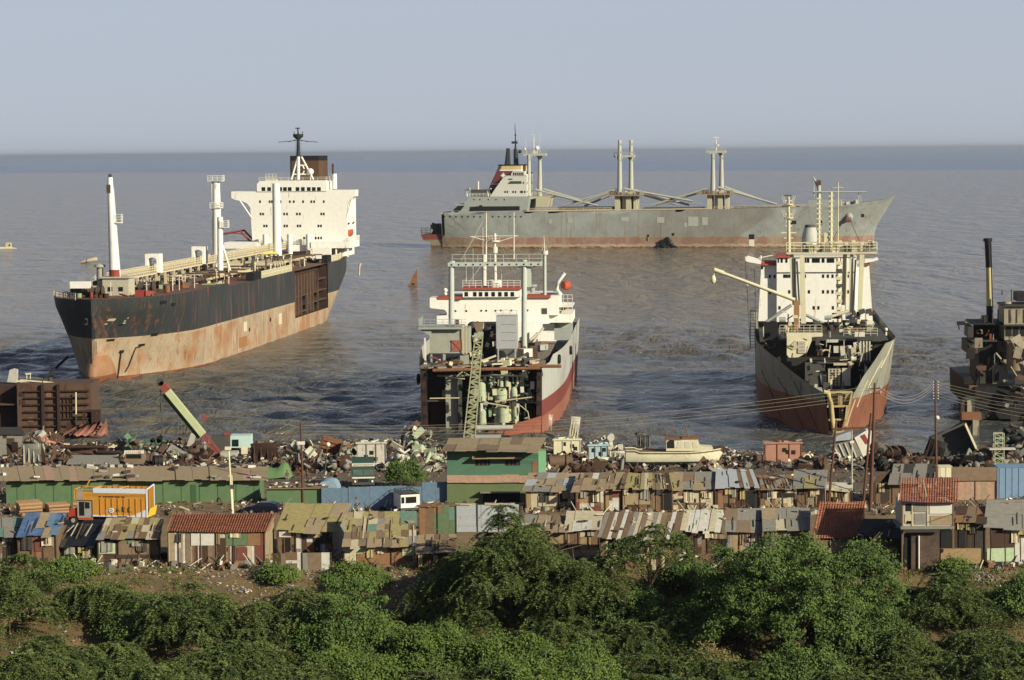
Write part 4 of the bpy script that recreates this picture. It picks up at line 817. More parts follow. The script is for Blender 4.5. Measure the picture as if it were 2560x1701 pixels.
 post(868, 890, 300, 560, PG, 40); m = MB(); a = H(879, 300, 40); m.tube([a, a + Vector((0, 0, .7))], .6, 10); m.tube([a, H(873, 180, 40)], [.14, .05], 5); m.bar(a + Vector((-.6, 0, .6)), H(873, 230, 40), .06); m.bar(a + Vector((.6, 0, .6)), H(873, 230, 40), .06); m.build('mast_head', WHITE2, t)
 ym = 40
 for x0, x1, yt, yb in ((495, 508, 30, 345), (674, 686, 30, 330), (478, 484, 125, 500), (416, 420, 260, 500), (371, 376, 375, 480), (599, 603, 400, 470)): m = MB(); a, b = H((x0 + x1) / 2, yb, ym), H((x0 + x1) / 2, yt, ym); rr = (x1 - x0) / 2 / 2.57 * PX(445) * .9; m.tube([a, b], [rr, rr * .6], 8); m.build('antenna_mast', WHITE2, t)
 m = MB(); m.tube([H(490, 500, ym), H(490, 300, ym)], .42, 9); m.tube([H(560, 465, ym), H(557, 225, ym)], [.34, .24], 8); m.tube([H(557, 290, ym), H(557, 250, ym)], .55, 9); m.tube([H(557, 215, ym), H(556, 165, ym)], .3, 8); a = H(557, 218, ym); m.tube([a, a + Vector((0, 0, .25))], 1.0, 10); m.rail([a + Vector((-1, -.6, .2)), a + Vector((1, -.6, .2))], .9, 2, .6, .06); m.bar(H(535, 180, ym), H(578, 178, ym), .16)
 m.tube([H(400, 185, ym), H(530, 218, ym)], .09, 5); m.tube([H(708, 178, ym), H(590, 215, ym)], .09, 5); m.tube([H(400, 185, ym), H(535, 182, ym)], .07, 5); m.tube([H(580, 182, ym), H(708, 178, ym)], .07, 5); m.build('radar_mast', WHITE2, t)
 m = MB()
 for (x0, y0, x1, y1) in ((340, 340, 480, 90), (600, 240, 690, 430), (400, 470, 470, 370), (800, 380, 700, 250)): m.tube([H(x0, y0, ym - 6), H(x1, y1, ym)], .05, 4)
 m.build('rigging', GREYP, t)
 # white house
 yy = 58; W_ = WHITE
 def blk(x0, y0, x1, y1, y_, d, n, mt=W_, par=t): a, b = H(x0, y1, y_), H(x1, y0, y_); m = MB(); m.box(a.x, b.x, y_, y_ + d, a.z, b.z); return m.build(n, mt, par)
 acc = blk(255, 568, 905, 862, yy, 18, 'accommodation_block')
 whl = blk(352, 522, 722, 575, yy - .8, 9, 'wheelhouse'); blk(348, 512, 724, 528, yy - 1.2, 10, 'orange_trim', TRIM, whl)
 m = MB(); m.prism([H(x, y, yy - .5) for x, y in ((140, 578), (140, 640), (150, 645), (235, 655), (250, 672), (250, 690), (185, 695), (185, 752), (262, 752), (262, 578))], (0, 5, 0)); m.build('bridge_wing', W_, t)
 blk(192, 570, 348, 588, yy - .7, 4, 'orange_trim', TRIM, acc); blk(762, 563, 916, 580, yy - .5, 6, 'orange_trim', TRIM, acc)
 blk(905, 566, 968, 690, yy, 14, 'side_block'); blk(905, 683, 1056, 738, yy + 1, 14, 'side_block'); blk(968, 632, 1056, 640, yy + 1, 12, 'boat_platform'); blk(780, 800, 950, 858, yy - 4, 12, 'side_block'); blk(805, 858, 930, 940, yy - 3, 10, 'lower_house', GREYP); blk(640, 738, 860, 862, yy - 2.5, 8, 'side_block'); blk(860, 738, 1050, 860, yy + 5, 8, 'aft_screen', GREYP); blk(940, 775, 1048, 850, yy - 12, 1, 'bulwark', GREYP)
 m = MB(); a = H(968, 575, yy + 1); m.rail([(H(968, 600, yy + 1).x, yy + 1, H(968, 632, yy + 1).z), (H(1056, 600, yy + 1).x, yy + 1, H(968, 632, yy + 1).z)], 2.2, 3, .7, .1); m.rail([(H(968, 600, yy + 1).x, yy + 1, H(968, 683, yy + 1).z), (H(1056, 600, yy + 1).x, yy + 1, H(968, 683, yy + 1).z)], 1.4, 2, .7, .1); m.build('platform_rail', WHITE2, t)
 for (x0, y0, x1, y1) in ((972, 642, 1010, 682), (860, 645, 893, 682), (860, 745, 940, 798)): blk(x0, y0, x1, y1, yy - .1 if x0 < 900 else yy + 12, .3, 'recess_shade', DGREY, acc)  # dark grey panels painted as the shade of hollows in the house
 z4 = lambda x, y: (1020 + x / 2.5696, 520 + y / 2.57)
 windows(fr, whl, [z4(x - 11, 541) + z4(x + 11, 569) for x in (375, 430, 467, 505, 548, 591, 631, 671)], yy - .8)
 for x, y in ((306, 663), (375, 663), (471, 661), (503, 661), (563, 661), (597, 659), (665, 659), (768, 659), (798, 770)):
  q = H(x, y, yy); m = MB(); m.tube([q + Vector((0, .2, 0)), q + Vector((0, -.06, 0))], .2, 8); m.build('porthole', GLASS, acc)
 m = MB(); a = H(352, 515, yy - 1); b = H(722, 515, yy - 1); m.rail([(a.x, yy - 1, a.z), (b.x, yy - 1, a.z)], 1.4, 3, 1.2, .09); m.build('roof_rail', WHITE2, t)
 m = MB(); a = H(560, 510, yy + 1); m.tube([a, a + Vector((0, 0, 1.4))], 1.3, 14); m.build('roof_drum', W_, t)
 m = MB(); a = H(240, 560, yy); m.ball(a + Vector((0, 0, .2)), .35, 8, 6); m.ball(a + Vector((0, 0, .9)), .45, 8, 6); m.build('searchlight', W_, t)
 m = MB(); a = H(800, 545, yy + 4); m.tube([a, a + Vector((0, 0, 1.2))], .5, 10); m.tube([a + Vector((0, 0, 1.2)), a + Vector((0, 0, 1.6))], .9, 10); m.build('ventilator', GREYP, t)
 # lifeboat in its davit
 m = MB(); m.smooth = True; c = H(1015, 498, yy + 6); pts = []
 for k in range(9):
  s_ = -1 + k / 4; ww = 1.05 * (1 - abs(s_) ** 2.5) ** .6 + .02
  for a in range(12): th = 2 * math.pi * a / 12; pts.append(c + Vector((ww * math.cos(th), s_ * 3.4, .95 * math.sin(th) * (1 - .4 * abs(s_) ** 3))))
 m.grid(pts, 12, close=True); m.build('lifeboat', ORANGE, t)
 for q in (0, 6): m = MB(); m.tube([H(985, 560, yy + 3 + q), H(955, 520, yy + 3 + q), H(965, 470, yy + 3 + q), H(1008, 420, yy + 3 + q)], [.4, .45, .45, .35], 7); m.build('davit', W_, t)
 for x, y, rx, ry, q in ((1030, 972, 20, 20, 19), (1057, 915, 10, 22, 48)):
  m = MB(); c = H(x, y, q); m.torus((wd(q, 9) + .35, q, c.z), .62, .26, 'x' if rx < 15 else 'x'); m.xform(Matrix.Identity(4)); m.build('tyre_fender', BLACK, t)
 m = MB(); m.torus((-wd(10, 8) - .35, 10, H(60, 1100, 10).z), .7, .28, 'x'); m.build('tyre_fender', BLACK, t)
 for (x0, y0, x1, y1) in ((775, 860, 840, 800), (800, 870, 870, 770)): m = MB(); m.tube([H(x0, y0, 40), H(x1, y1, 40)], .25, 6); m.build('short_boom', WHITE2, t)
 for k in range(16): m = MB(); x = r.uniform(2.5, 9.6); y = r.uniform(12, 44); m.rbox((x, y, ZD + .8), (r.uniform(.6, 2), r.uniform(.6, 2), r.uniform(.6, 1.8)), (0, 0, r.random())); m.build('deck_box', r.choice((RUSTM, WHITE2, DGREY, GREYP, RUSTL)), t)
middle_ship()
# ---------------------------------------------------------------- the right-hand ship, bow torn open
RS = Fr(Vector((53.3, 400, 0)), -5.5)
def torn_ship():
 fr = RS; B = 11.8
 H = lambda x, y, yy: fr.hit(1760 + x / 2.375, 460 + y / 2.375, y=yy)
 t = thing('torn_ship', 'ship with torn open bow, cream derrick gantry and white bridge house', 'ship', fr, 'ships aground off the beach')
 def wd(y, z):
  k = max(0, min(1, z / 14)); L = 50 - 18 * k; e = max(0, min(1, (y + 1.5 * k) / L)); return .15 + B * (1 - (1 - e) ** 2) ** (.95 - .25 * k) + .4 * k
 hm = hull_mat('torn_ship_hull', [(-5, (136, 88, 68)), (5.6, (146, 146, 132))], -.01, .6, .75, lin((96, 70, 54)), (5, (120, 74, 56)), .5)
 def zt_l(y): return float(np.interp(y, [0, 1.5, 6, 10, 14, 20, 30, 110], [7.2, 7.8, 9.6, 11.2, 12.4, 13.4, 14.2, 14.4]))
 ys = [0, 1, 2.2, 4, 6, 8, 10.5, 13, 16, 20, 25, 30, 36, 45, 60, 80, 100]; ks = [0, .12, .25, .4, .55, .7, .85, 1]
 m = MB(); m.smooth = True; m.grid([(-wd(y, max(0, -3 + (zt_l(y) + 3) * k)), y, -3 + (zt_l(y) + 3) * k) for k in ks for y in ys], len(ys))
 def yf(z): return float(np.interp(z, [-3, 2, 8, 11, 14.6], [2.6, 3.2, 4.6, 7.2, 11.5]))
 pts = []
 for k in ks:
  z = -3 + 17.6 * k
  for q in range(17): y = yf(z) + (100 - yf(z)) * (q / 16) ** 1.8; pts.append((wd(y, max(0, z)) + .5 * k * max(0, 1 - (y - yf(z)) / 20), y, z))
 m.grid(pts, 17); m.smooth = False; m.grid([(s_ * wd(100, z), 100, z) for z in (-3, 4, 9, 14) for s_ in (-1, 1)], 2); m.build('hull', hm, t)
 # ribs on the peeled plate and a yellow cut edge with frames in the bow gap
 for k in range(4): z0 = 1 + 3 * k; m = MB(); m.tube([(wd(yf(z0 + d) + 1.5 + 2 * k, z0 + d) + .2, yf(z0 + d) + 1.5 + 2 * k, z0 + d) for d in (0, 1.5, 3, 4.5)], .14, 5); m.build('plate_rib', BEIGE, t)
 YB = paint('bow_frame_yellow', (178, 160, 112), .35, .5, .6)
 m = MB(); L = [H(x, y, .5) for x, y in ((712, 1235), (740, 1240), (752, 1300), (762, 1400), (775, 1480))]; m.tube(L, .42, 6); m.build('bow_frame', YB, t)
 for x0, y0, x1, y1, yy in ((720, 1238, 880, 1235, 4), (730, 1322, 860, 1320, 4), (740, 1402, 850, 1398, 4), (760, 1475, 845, 1470, 3)): m = MB(); m.bar(H(x0, y0, yy), H(x1, y1, yy), .5, .3); m.build('bow_frame', YB, t)
 for x0, y0, x1, y1, yy in ((880, 1235, 835, 1450, 4), (850, 1320, 840, 1400, 3.5)): m = MB(); m.bar(H(x0, y0, yy), H(x1, y1, yy), .3); m.build('bow_frame', YB, t)
 m = MB(); a, b = H(735, 1320, 5), H(875, 1240, 5); m.box(a.x, b.x, 5, 5.3, a.z, b.z); a, b = H(795, 1325, 4.6), H(822, 1240, 4.6); m.box(a.x, b.x, 4.4, 4.95, a.z, b.z); m.build('bow_panel', paint('bow_panel_ochre', (150, 134, 96), .4, .6), t)
 def bulk(y, z0, z1, xl, xr, name, mt):
  zz = [z0 + (z1 - z0) * k / 8 for k in range(9)]; m = MB()
  m.grid([(max(xl, -wd(y, z) + .25) if s_ < 0 else min(xr, wd(y, z) - .25), y, z) for z in zz for s_ in (-1, 1)], 2); return m.build(name, mt, t)
 bulk(7, -2, H(0, 1322, 7).z, -5, 6, 'bow_bulkhead', BLACK)
 a, b = H(805, 1450, 4.4), H(825, 1325, 4.4); m = MB(); m.bar((a.x, 4.4, a.z), (a.x, 4.4, b.z), .1); m.bar((b.x, 4.4, a.z), (b.x, 4.4, b.z), .1); [m.bar((a.x, 4.4, a.z + (b.z - a.z) * k / 12), (b.x, 4.4, a.z + (b.z - a.z) * k / 12), .08) for k in range(13)]; m.build('ladder', BEIGE, t)
 bulk(21, -2, 13.6, -20, 20, 'bulkhead', paint('torn_hold', (40, 40, 37), .3, .5))
 zl = H(0, 1230, 12).z
 m = MB(); m.hexa([(-3.5, 9, zl - .3), (4.5, 9, zl - .3), (8, 21, zl - .3), (-8, 21, zl - .3), (-3.5, 9, zl), (4.5, 9, zl), (8, 21, zl), (-8, 21, zl)]); m.build('lower_deck', DGREY, t)
 zmid = H(0, 1062, 14).z
 m = MB(); m.box(-3, 9.5, 15, 21, zmid - .25, zmid); m.build('lower_deck', DGREY, t)
 zt = H(0, 925, 16).z
 m = MB(); m.box(-8, 10.5, 17, 40, zt - .3, zt); m.box(-11.6, 11.6, 30, 96, 13.4, 13.7); m.build('main_deck', DGREY, t)
 def blk(x0, y0, x1, y1, yy, d, n, mt, par=t): a, b = H(x0, y1, yy), H(x1, y0, yy); m = MB(); m.box(a.x, b.x, yy, yy + d, a.z, b.z); return m.build(n, mt, par)
 WG = paint('white_grimy', (190, 184, 166), .3, .6, .6)
 m = MB(); m.prism([H(x, y, 15.5) for x, y in ((492, 890), (492, 1015), (505, 1032), (560, 1030), (612, 1000), (640, 930), (640, 910), (705, 905), (705, 886))], (0, .3, 0)); pn = m.build('cream_bulkhead', CREAM, t)
 m = MB(); a, b = H(562, 1002, 15.3), H(606, 935, 15.3); m.bar((a.x, 15.3, a.z), (a.x, 15.3, b.z), .1); m.bar((b.x, 15.3, a.z), (b.x, 15.3, b.z), .1); [m.bar((a.x, 15.3, a.z + (b.z - a.z) * k / 8), (b.x, 15.3, a.z + (b.z - a.z) * k / 8), .12) for k in range(9)]; m.build('ladder', WHITE2, pn)
 m = MB(); m.prism([H(x, y, 15.3) for x, y in ((500, 970), (545, 930), (560, 975), (530, 985))], (0, .1, 0)); m.build('painted_shadow', BEIGE, pn)  # beige sheet drawn as a shadow on the cream bulkhead
 blk(735, 1095, 815, 1205, 13, .3, 'lattice_panel', DGREY)
 for k in range(4): blk(738 + 20 * k, 1098, 746 + 20 * k, 1204, 12.9, .1, 'panel_bar', BEIGE)
 for k in range(7): blk(738, 1100 + 15 * k, 810, 1104 + 15 * k, 12.85, .1, 'panel_bar', BEIGE)
 blk(820, 1095, 870, 1200, 13, 1, 'pale_casing', WG); blk(808, 965, 838, 1055, 15, 1, 'pale_casing', WG); blk(640, 1070, 720, 1200, 14, 1, 'dark_casing', DGREY); blk(600, 1060, 640, 1220, 14, .4, 'dark_casing', DGREY)
 blk(770, 1065, 890, 1078, 13, 1.2, 'beam', BEIGE); blk(735, 1222, 845, 1232, 10, 1, 'beam', BEIGE)
 for k in range(4): blk(925 + 18 * k, 935, 935 + 18 * k, 1050, 16, .4, 'frame_post', WG)
 m = MB(); m.tube([H(860, 960, 14), H(862, 1010, 14), H(880, 1040, 14), H(905, 1040, 14)], .45, 8); m.build('vent_pipe', WG, t); m = MB(); m.tube([H(895, 945, 14), H(912, 965, 14), H(900, 990, 14)], .15, 6); m.build('vent_pipe', WG, t)
 m = MB(); m.prism([H(x, y, 11) for x, y in ((640, 1205), (700, 1210), (715, 1270), (700, 1290), (640, 1230))], (0, .3, 0)); m.build('bent_plate', GREYP, t)
 r = random.Random(31)
 for k in range(75):
  q = H(r.uniform(610, 1000), r.uniform(930, 1225), r.uniform(11, 18)); q.x = max(-8.5, min(8.8, q.x)); a = r.random(); m = MB()
  if a < .35: m.rbox(q, (r.uniform(.3, 1.1), .2, r.uniform(.6, 2.2)), (0, r.uniform(-.15, .15), 0)); nm = 'torn_panel'
  elif a < .7: m.bar(q, q + Vector((r.uniform(-.4, .4), 0, r.uniform(-2.2, 2.2))), r.uniform(.08, .2)); nm = 'hanging_frame'
  else: m.tube([q, q + Vector((r.uniform(-1.8, 1.8), 0, r.uniform(-.4, .4)))], r.uniform(.07, .16), 6); nm = 'cut_pipe'
  m.build(nm, r.choice((WG, WG, CREAM, DGREY, GREYP, BEIGE, RUSTM)), t)
 for k in range(3):                               # plate seams and folds on the shaded bow side
  m = MB(); y0 = (3.5, 9, 19)[k]; m.tube([(-wd(y0 + 1.6 * d, z) - .02, y0 + 1.6 * d, z) for d, z in ((0, .5), (.7 + .3 * k, 3), (2, 6), (2.6 + k, 8.4))], .07, 5); m.build('plate_fold', RUSTK, t)
 # bulwark, left rail gear
 blk(350, 820, 440, 925, 26, .3, 'recess_shade', BLACK); m = MB(); m.torus(H(352, 880, 24), .9, .1, 'x'); m.build('mooring_ring', BEIGE, t); m = MB(); L = [H(x, y, 20) for x, y in ((360, 940), (385, 975), (415, 970), (425, 945))]; m.tube(L, .22, 6); m.build('bent_rail', RUSTM, t)  # the flat black panel is painted as the shade of a hollow
 m = MB(); a, b = H(275, 970, 40), H(306, 750, 40); m.box(a.x, b.x, 39.4, 40.6, b.z - .2, b.z); [m.bar((x, 40, a.z), (x, 40, b.z), .14) for x in (a.x, b.x)]; [m.bar((a.x, 40, a.z + .55 * k), (b.x, 40, a.z + .55 * k), .09) for k in range(14)]; m.tube([(a.x, 40, a.z), H(245, 440, 44)], .05, 4); m.tube([(b.x, 40, b.z), H(300, 500, 44)], .05, 4); m.build('side_ladder', DGREY, t)
 # deck gear in front of the house
 r = random.Random(12)
 for k in range(80):
  x = r.uniform(440, 1030); y = r.uniform(755, 915); yy = r.uniform(20, 42); q = H(x, y, yy); q.z = max(q.z, zt + .4); m = MB(); kd = k % 4
  if kd == 0: m.rbox(q, (r.uniform(.4, 1.3), .8, r.uniform(.5, 1.4)), (0, r.uniform(-.4, .4), 0)); n = 'machine_box'
  elif kd == 1: m.tube([q + Vector((-.6, 0, 0)), q + Vector((.6, 0, 0))], r.uniform(.25, .6), 9); n = 'winch_drum'
  elif kd == 2: m.tube([(q.x, yy, zt), (q.x, yy, zt + r.uniform(1, 3))], .12, 6); n = 'stanchion'
  else: m.bar(q, q + Vector((r.uniform(-2, 2), r.uniform(-1, 1), r.uniform(-.8, .8))), .18); n = 'loose_beam'
  m.build(n, r.choice((DGREY, BLACK, RUSTM, CREAM, GREYP, RUSTK, DGREY)), t)
 blk(490, 884, 700, 908, 16.4, .5, 'deck_edge', WHITE2); blk(895, 880, 955, 908, 16, .5, 'deck_edge', WHITE2); blk(730, 925, 800, 942, 15, .5, 'deck_edge', WG)
 m = MB(); a, b = H(450, 890, 17), H(700, 890, 17); m.rail([(a.x, 17, a.z), (b.x, 17, a.z)], 1.5, 3, 1, .09); m.build('deck_rail', BEIGE, t); m = MB(); a, b = H(830, 905, 17), H(1030, 905, 17); m.rail([(a.x, 17, a.z), (b.x, 17, a.z)], 1.4, 3, 1, .09); m.build('deck_rail', BEIGE, t)
 m = MB(); m.ball(H(1080, 865, 30), .35, 8, 6); m.tube([H(1080, 880, 30), H(1080, 900, 30)], .2, 6); m.build('bollard', WHITE2, t)
 # house
 yy = 60; z5 = lambda x, y: (1760 + x / 2.375, 460 + y / 2.375)
 m = MB(); m.prism([H(x, y, yy) for x, y in ((322, 815), (340, 482), (980, 478), (1002, 815))], (0, 16, 0)); a0 = H(322, 815, yy); acc = m.build('accommodation_block', WHITE, t)
 m = MB(); m.prism([H(x, y, yy - 1.2) for x, y in ((432, 820), (432, 700), (432, 524), (900, 522), (900, 700), (900, 820))], (0, 2, 0)); m.build('front_block', WHITE, acc)
 wh = blk(432, 438, 905, 525, yy - 1.6, 9, 'wheelhouse', WHITE); blk(430, 424, 512, 440, yy - 2, 9, 'red_trim', TRIM, wh); blk(430, 428, 908, 438, yy - 1.9, 9, 'roof_edge', WHITE2, wh)
 for x0, x1 in ((345, 430), (955, 985)): blk(x0, 462, x1, 484, yy - .5, 6, 'red_trim', TRIM, acc)
 m = MB(); m.prism([H(x, y, yy - 1) for x, y in ((243, 436), (258, 430), (338, 452), (338, 478), (262, 464), (243, 456))], (0, 3, 0)); m.tube([H(338, 450, yy - 1), H(338, 425, yy - 1)], .15, 5); m.tube([H(325, 440, yy - 1), H(408, 425, yy - 1)], .1, 5); m.build('bridge_wing', WHITE, t)
 m = MB(); m.prism([H(x, y, yy - 1) for x, y in ((955, 448), (955, 472), (1000, 462), (1036, 452), (1030, 436), (1000, 446))], (0, 3, 0)); m.build('bridge_wing', WHITE, t)
 windows(fr, wh, [z5(x0, 443) + z5(x1, 468) for x0, x1 in ((438, 446), (456, 468), (484, 496), (600, 608), (612, 626), (642, 688), (700, 716), (730, 774), (800, 812), (835, 850), (868, 880))], yy - 1.6)
 wr = []
 for y, xs in ((548, (478, 492, 507, 600, 708, 736, 764, 790, 855)), (641, (507, 624, 708, 736, 764, 790, 855)), (736, (449, 652, 680, 766))): wr += [z5(x - 6, y - 10) + z5(x + 6, y + 10) for x in xs]
 windows(fr, acc, wr, yy - 1.2); windows(fr, acc, [z5(x - 6, y - 10) + z5(x + 6, y + 10) for x, y in ((391, 550), (419, 550), (391, 645), (345, 497))], yy)
 # funnel and radar mast behind
 m = MB(); m.smooth = True; c = H(630, 345, yy + 12); hw = H(685, 345, yy + 12).x - c.x; top = H(630, 258, yy + 12).z - c.z
 m.tube([c + Vector((0, 0, -1)), c + Vector((0, 0, top * .5)), c + Vector((0, 0, top))], [hw, hw * .85, hw * .6], 14); m.mi(1); m.tube([c + Vector((0, 0, top)), c + Vector((0, 0, top + .5))], [hw * .62, hw * .5], 14); m.build('funnel', [paint('funnel_grey', (172, 172, 162), .2, .4), DGREY], t)
 m = MB(); m.mi(0); m.tube([H(505, 420, yy - 2), H(502, 75, yy - 2)], [.34, .2], 8)
 for y, w_ in ((100, 44), (180, 44), (225, 36), (250, 40), (290, 90), (322, 56), (132, 80)): a, b = H(503 - w_ / 2, y, yy - 2), H(503 + w_ / 2, y, yy - 2); m.bar(a, b, .22)
 for y in (125, 205):
  a = H(503, y, yy - 2); m.tube([a, a + Vector((0, 0, .2))], .9, 9)
  for k in range(8): an = k * .785; m.bar(a + Vector((.8 * math.cos(an), .8 * math.sin(an), 0)), a + Vector((1.25 * math.cos(an), 1.25 * math.sin(an), 1.7)), .09)
 m.mi(1); m.bar(H(475, 70, yy - 2), H(520, 70, yy - 2), .25); m.build('radar_mast', [CREAM, DGREY], t)
 # cream derrick gantry
 yg = 38; CR_ = paint('gantry_cream', (204, 196, 162), .22, .4, .5, RUSTO)
 a, b = H(490, 432, yg), H(1028, 398, yg); m = MB(); m.box(a.x, b.x, yg - .9, yg + .9, a.z + .5, b.z - .2); g_ = m.build('gantry_beam', CR_, t)
 m = MB(); m.rail([(a.x, yg - .8, b.z), (b.x, yg - .8, b.z)], 1.6, 3, 1.3, .09); m.rail([(a.x, yg + .8, b.z), (b.x, yg + .8, b.z)], 1.6, 3, 1.3, .09); m.build('gantry_rail', CR_, g_)
 for k in range(18):
  q = H(r.uniform(500, 1000), r.uniform(350, 398), yg); m = MB(); m.rbox(q, (r.uniform(.5, 1.3), .8, r.uniform(.5, 1.6)), (0, r.uniform(-.4, .4), 0)); m.build('sheave_block', r.choice((CR_, CR_, CREAM, DGREY)), g_)
 for x0, x1, xb0, xb1, y1, yq in ((506, 532, 525, 556, 720, yg), (568, 596, 576, 606, 830, yg - 1), (826, 850, 816, 836, 720, yg + 1), (868, 888, 862, 884, 790, yg), (925, 952, 912, 936, 790, yg - 1)):
  a, b, c, d = H(x0, 420, yq), H(x1, 420, yq), H(xb1, y1, yq), H(xb0, y1, yq); m = MB(); m.hexa([d, c, c + Vector((0, 1, 0)), d + Vector((0, 1, 0)), a, b, b + Vector((0, 1, 0)), a + Vector((0, 1, 0))]); m.build('gantry_leg', CR_, t)
 for k, (xt, xb, y0, y1) in enumerate(((540, 545, 440, 700), (552, 566, 460, 720), (796, 802, 440, 920), (848, 842, 440, 760), (900, 885, 450, 780))): m = MB(); m.tube([H(xt, y0, yg - 1.6), H(xb, y1, yg - 1.6)], .17 if k != 2 else .34, 6); m.build('hoist_pipe', DGREY if k in (0, 1, 4) else CR_, t)
 for k in range(9): q = H(802, 470 + 45 * k, yg - 1.8); m = MB(); m.rbox(q, (1.1, .7, .6)); m.build('pulley_block', r.choice((DGREY, CR_, RUSTM)), t)
 for x, yt, yb, r0 in ((683, 62, 400, .3), (755, 48, 400, .34), (797, -10, 360, .12)): m = MB(); m.tube([H(x - 2, yb, yg), H(x, yt, yg)], [r0, r0 * .75], 8); [m.rbox(H(x, yt + 25 + 30 * k, yg), (.85, .5, .25)) for k in range(10) if r0 > .2]; m.build('topmast', CR_, t)
 m = MB(); m.tube([H(765, 25, yg), H(797, 20, yg), H(830, 22, yg)], .06, 5); m.build('topmast_yard', CR_, t)
 blk(713, 290, 740, 350, yg, .8, 'mast_casing', CR_); blk(838, 345, 862, 400, yg, 1, 'mast_casing', CR_); blk(930, 345, 955, 400, yg, 1, 'mast_casing', CR_)
 m = MB(); a, b = H(540, 690, 34), H(60, 510, 34); m.tube([a, a.lerp(b, .88)], [.36, .28], 8); m.tube([a.lerp(b, .88), b], [.45, .4], 8); m.tube([b + Vector((.2, 0, 0)), H(55, 560, 34)], .1, 5); m.ball(H(55, 568, 34), (.5, .4, .8), 8, 6); m.bar(H(250, 590, 34), H(262, 605, 34), .2); m.build('crane_boom', CREAM, t)
 m = MB(); a, b = H(550, 720, 34), H(556, 780, 34); m.box(a.x - .5, a.x + .5, 33.4, 34.6, zt, a.z + .8); m.build('crane_base', paint('crane_base_orange', (150, 112, 74), .3, .5), t)
 for x0, y0, x1, y1 in ((370, 820, 520, 720), (610, 780, 710, 830), (840, 835, 925, 770), (720, 800, 860, 755)): m = MB(); m.tube([H(x0, y0, 28), H(x1, y1, 28)], .3, 7); m.build('loose_boom', CREAM if x0 > 700 else GREYP, t)
torn_ship()
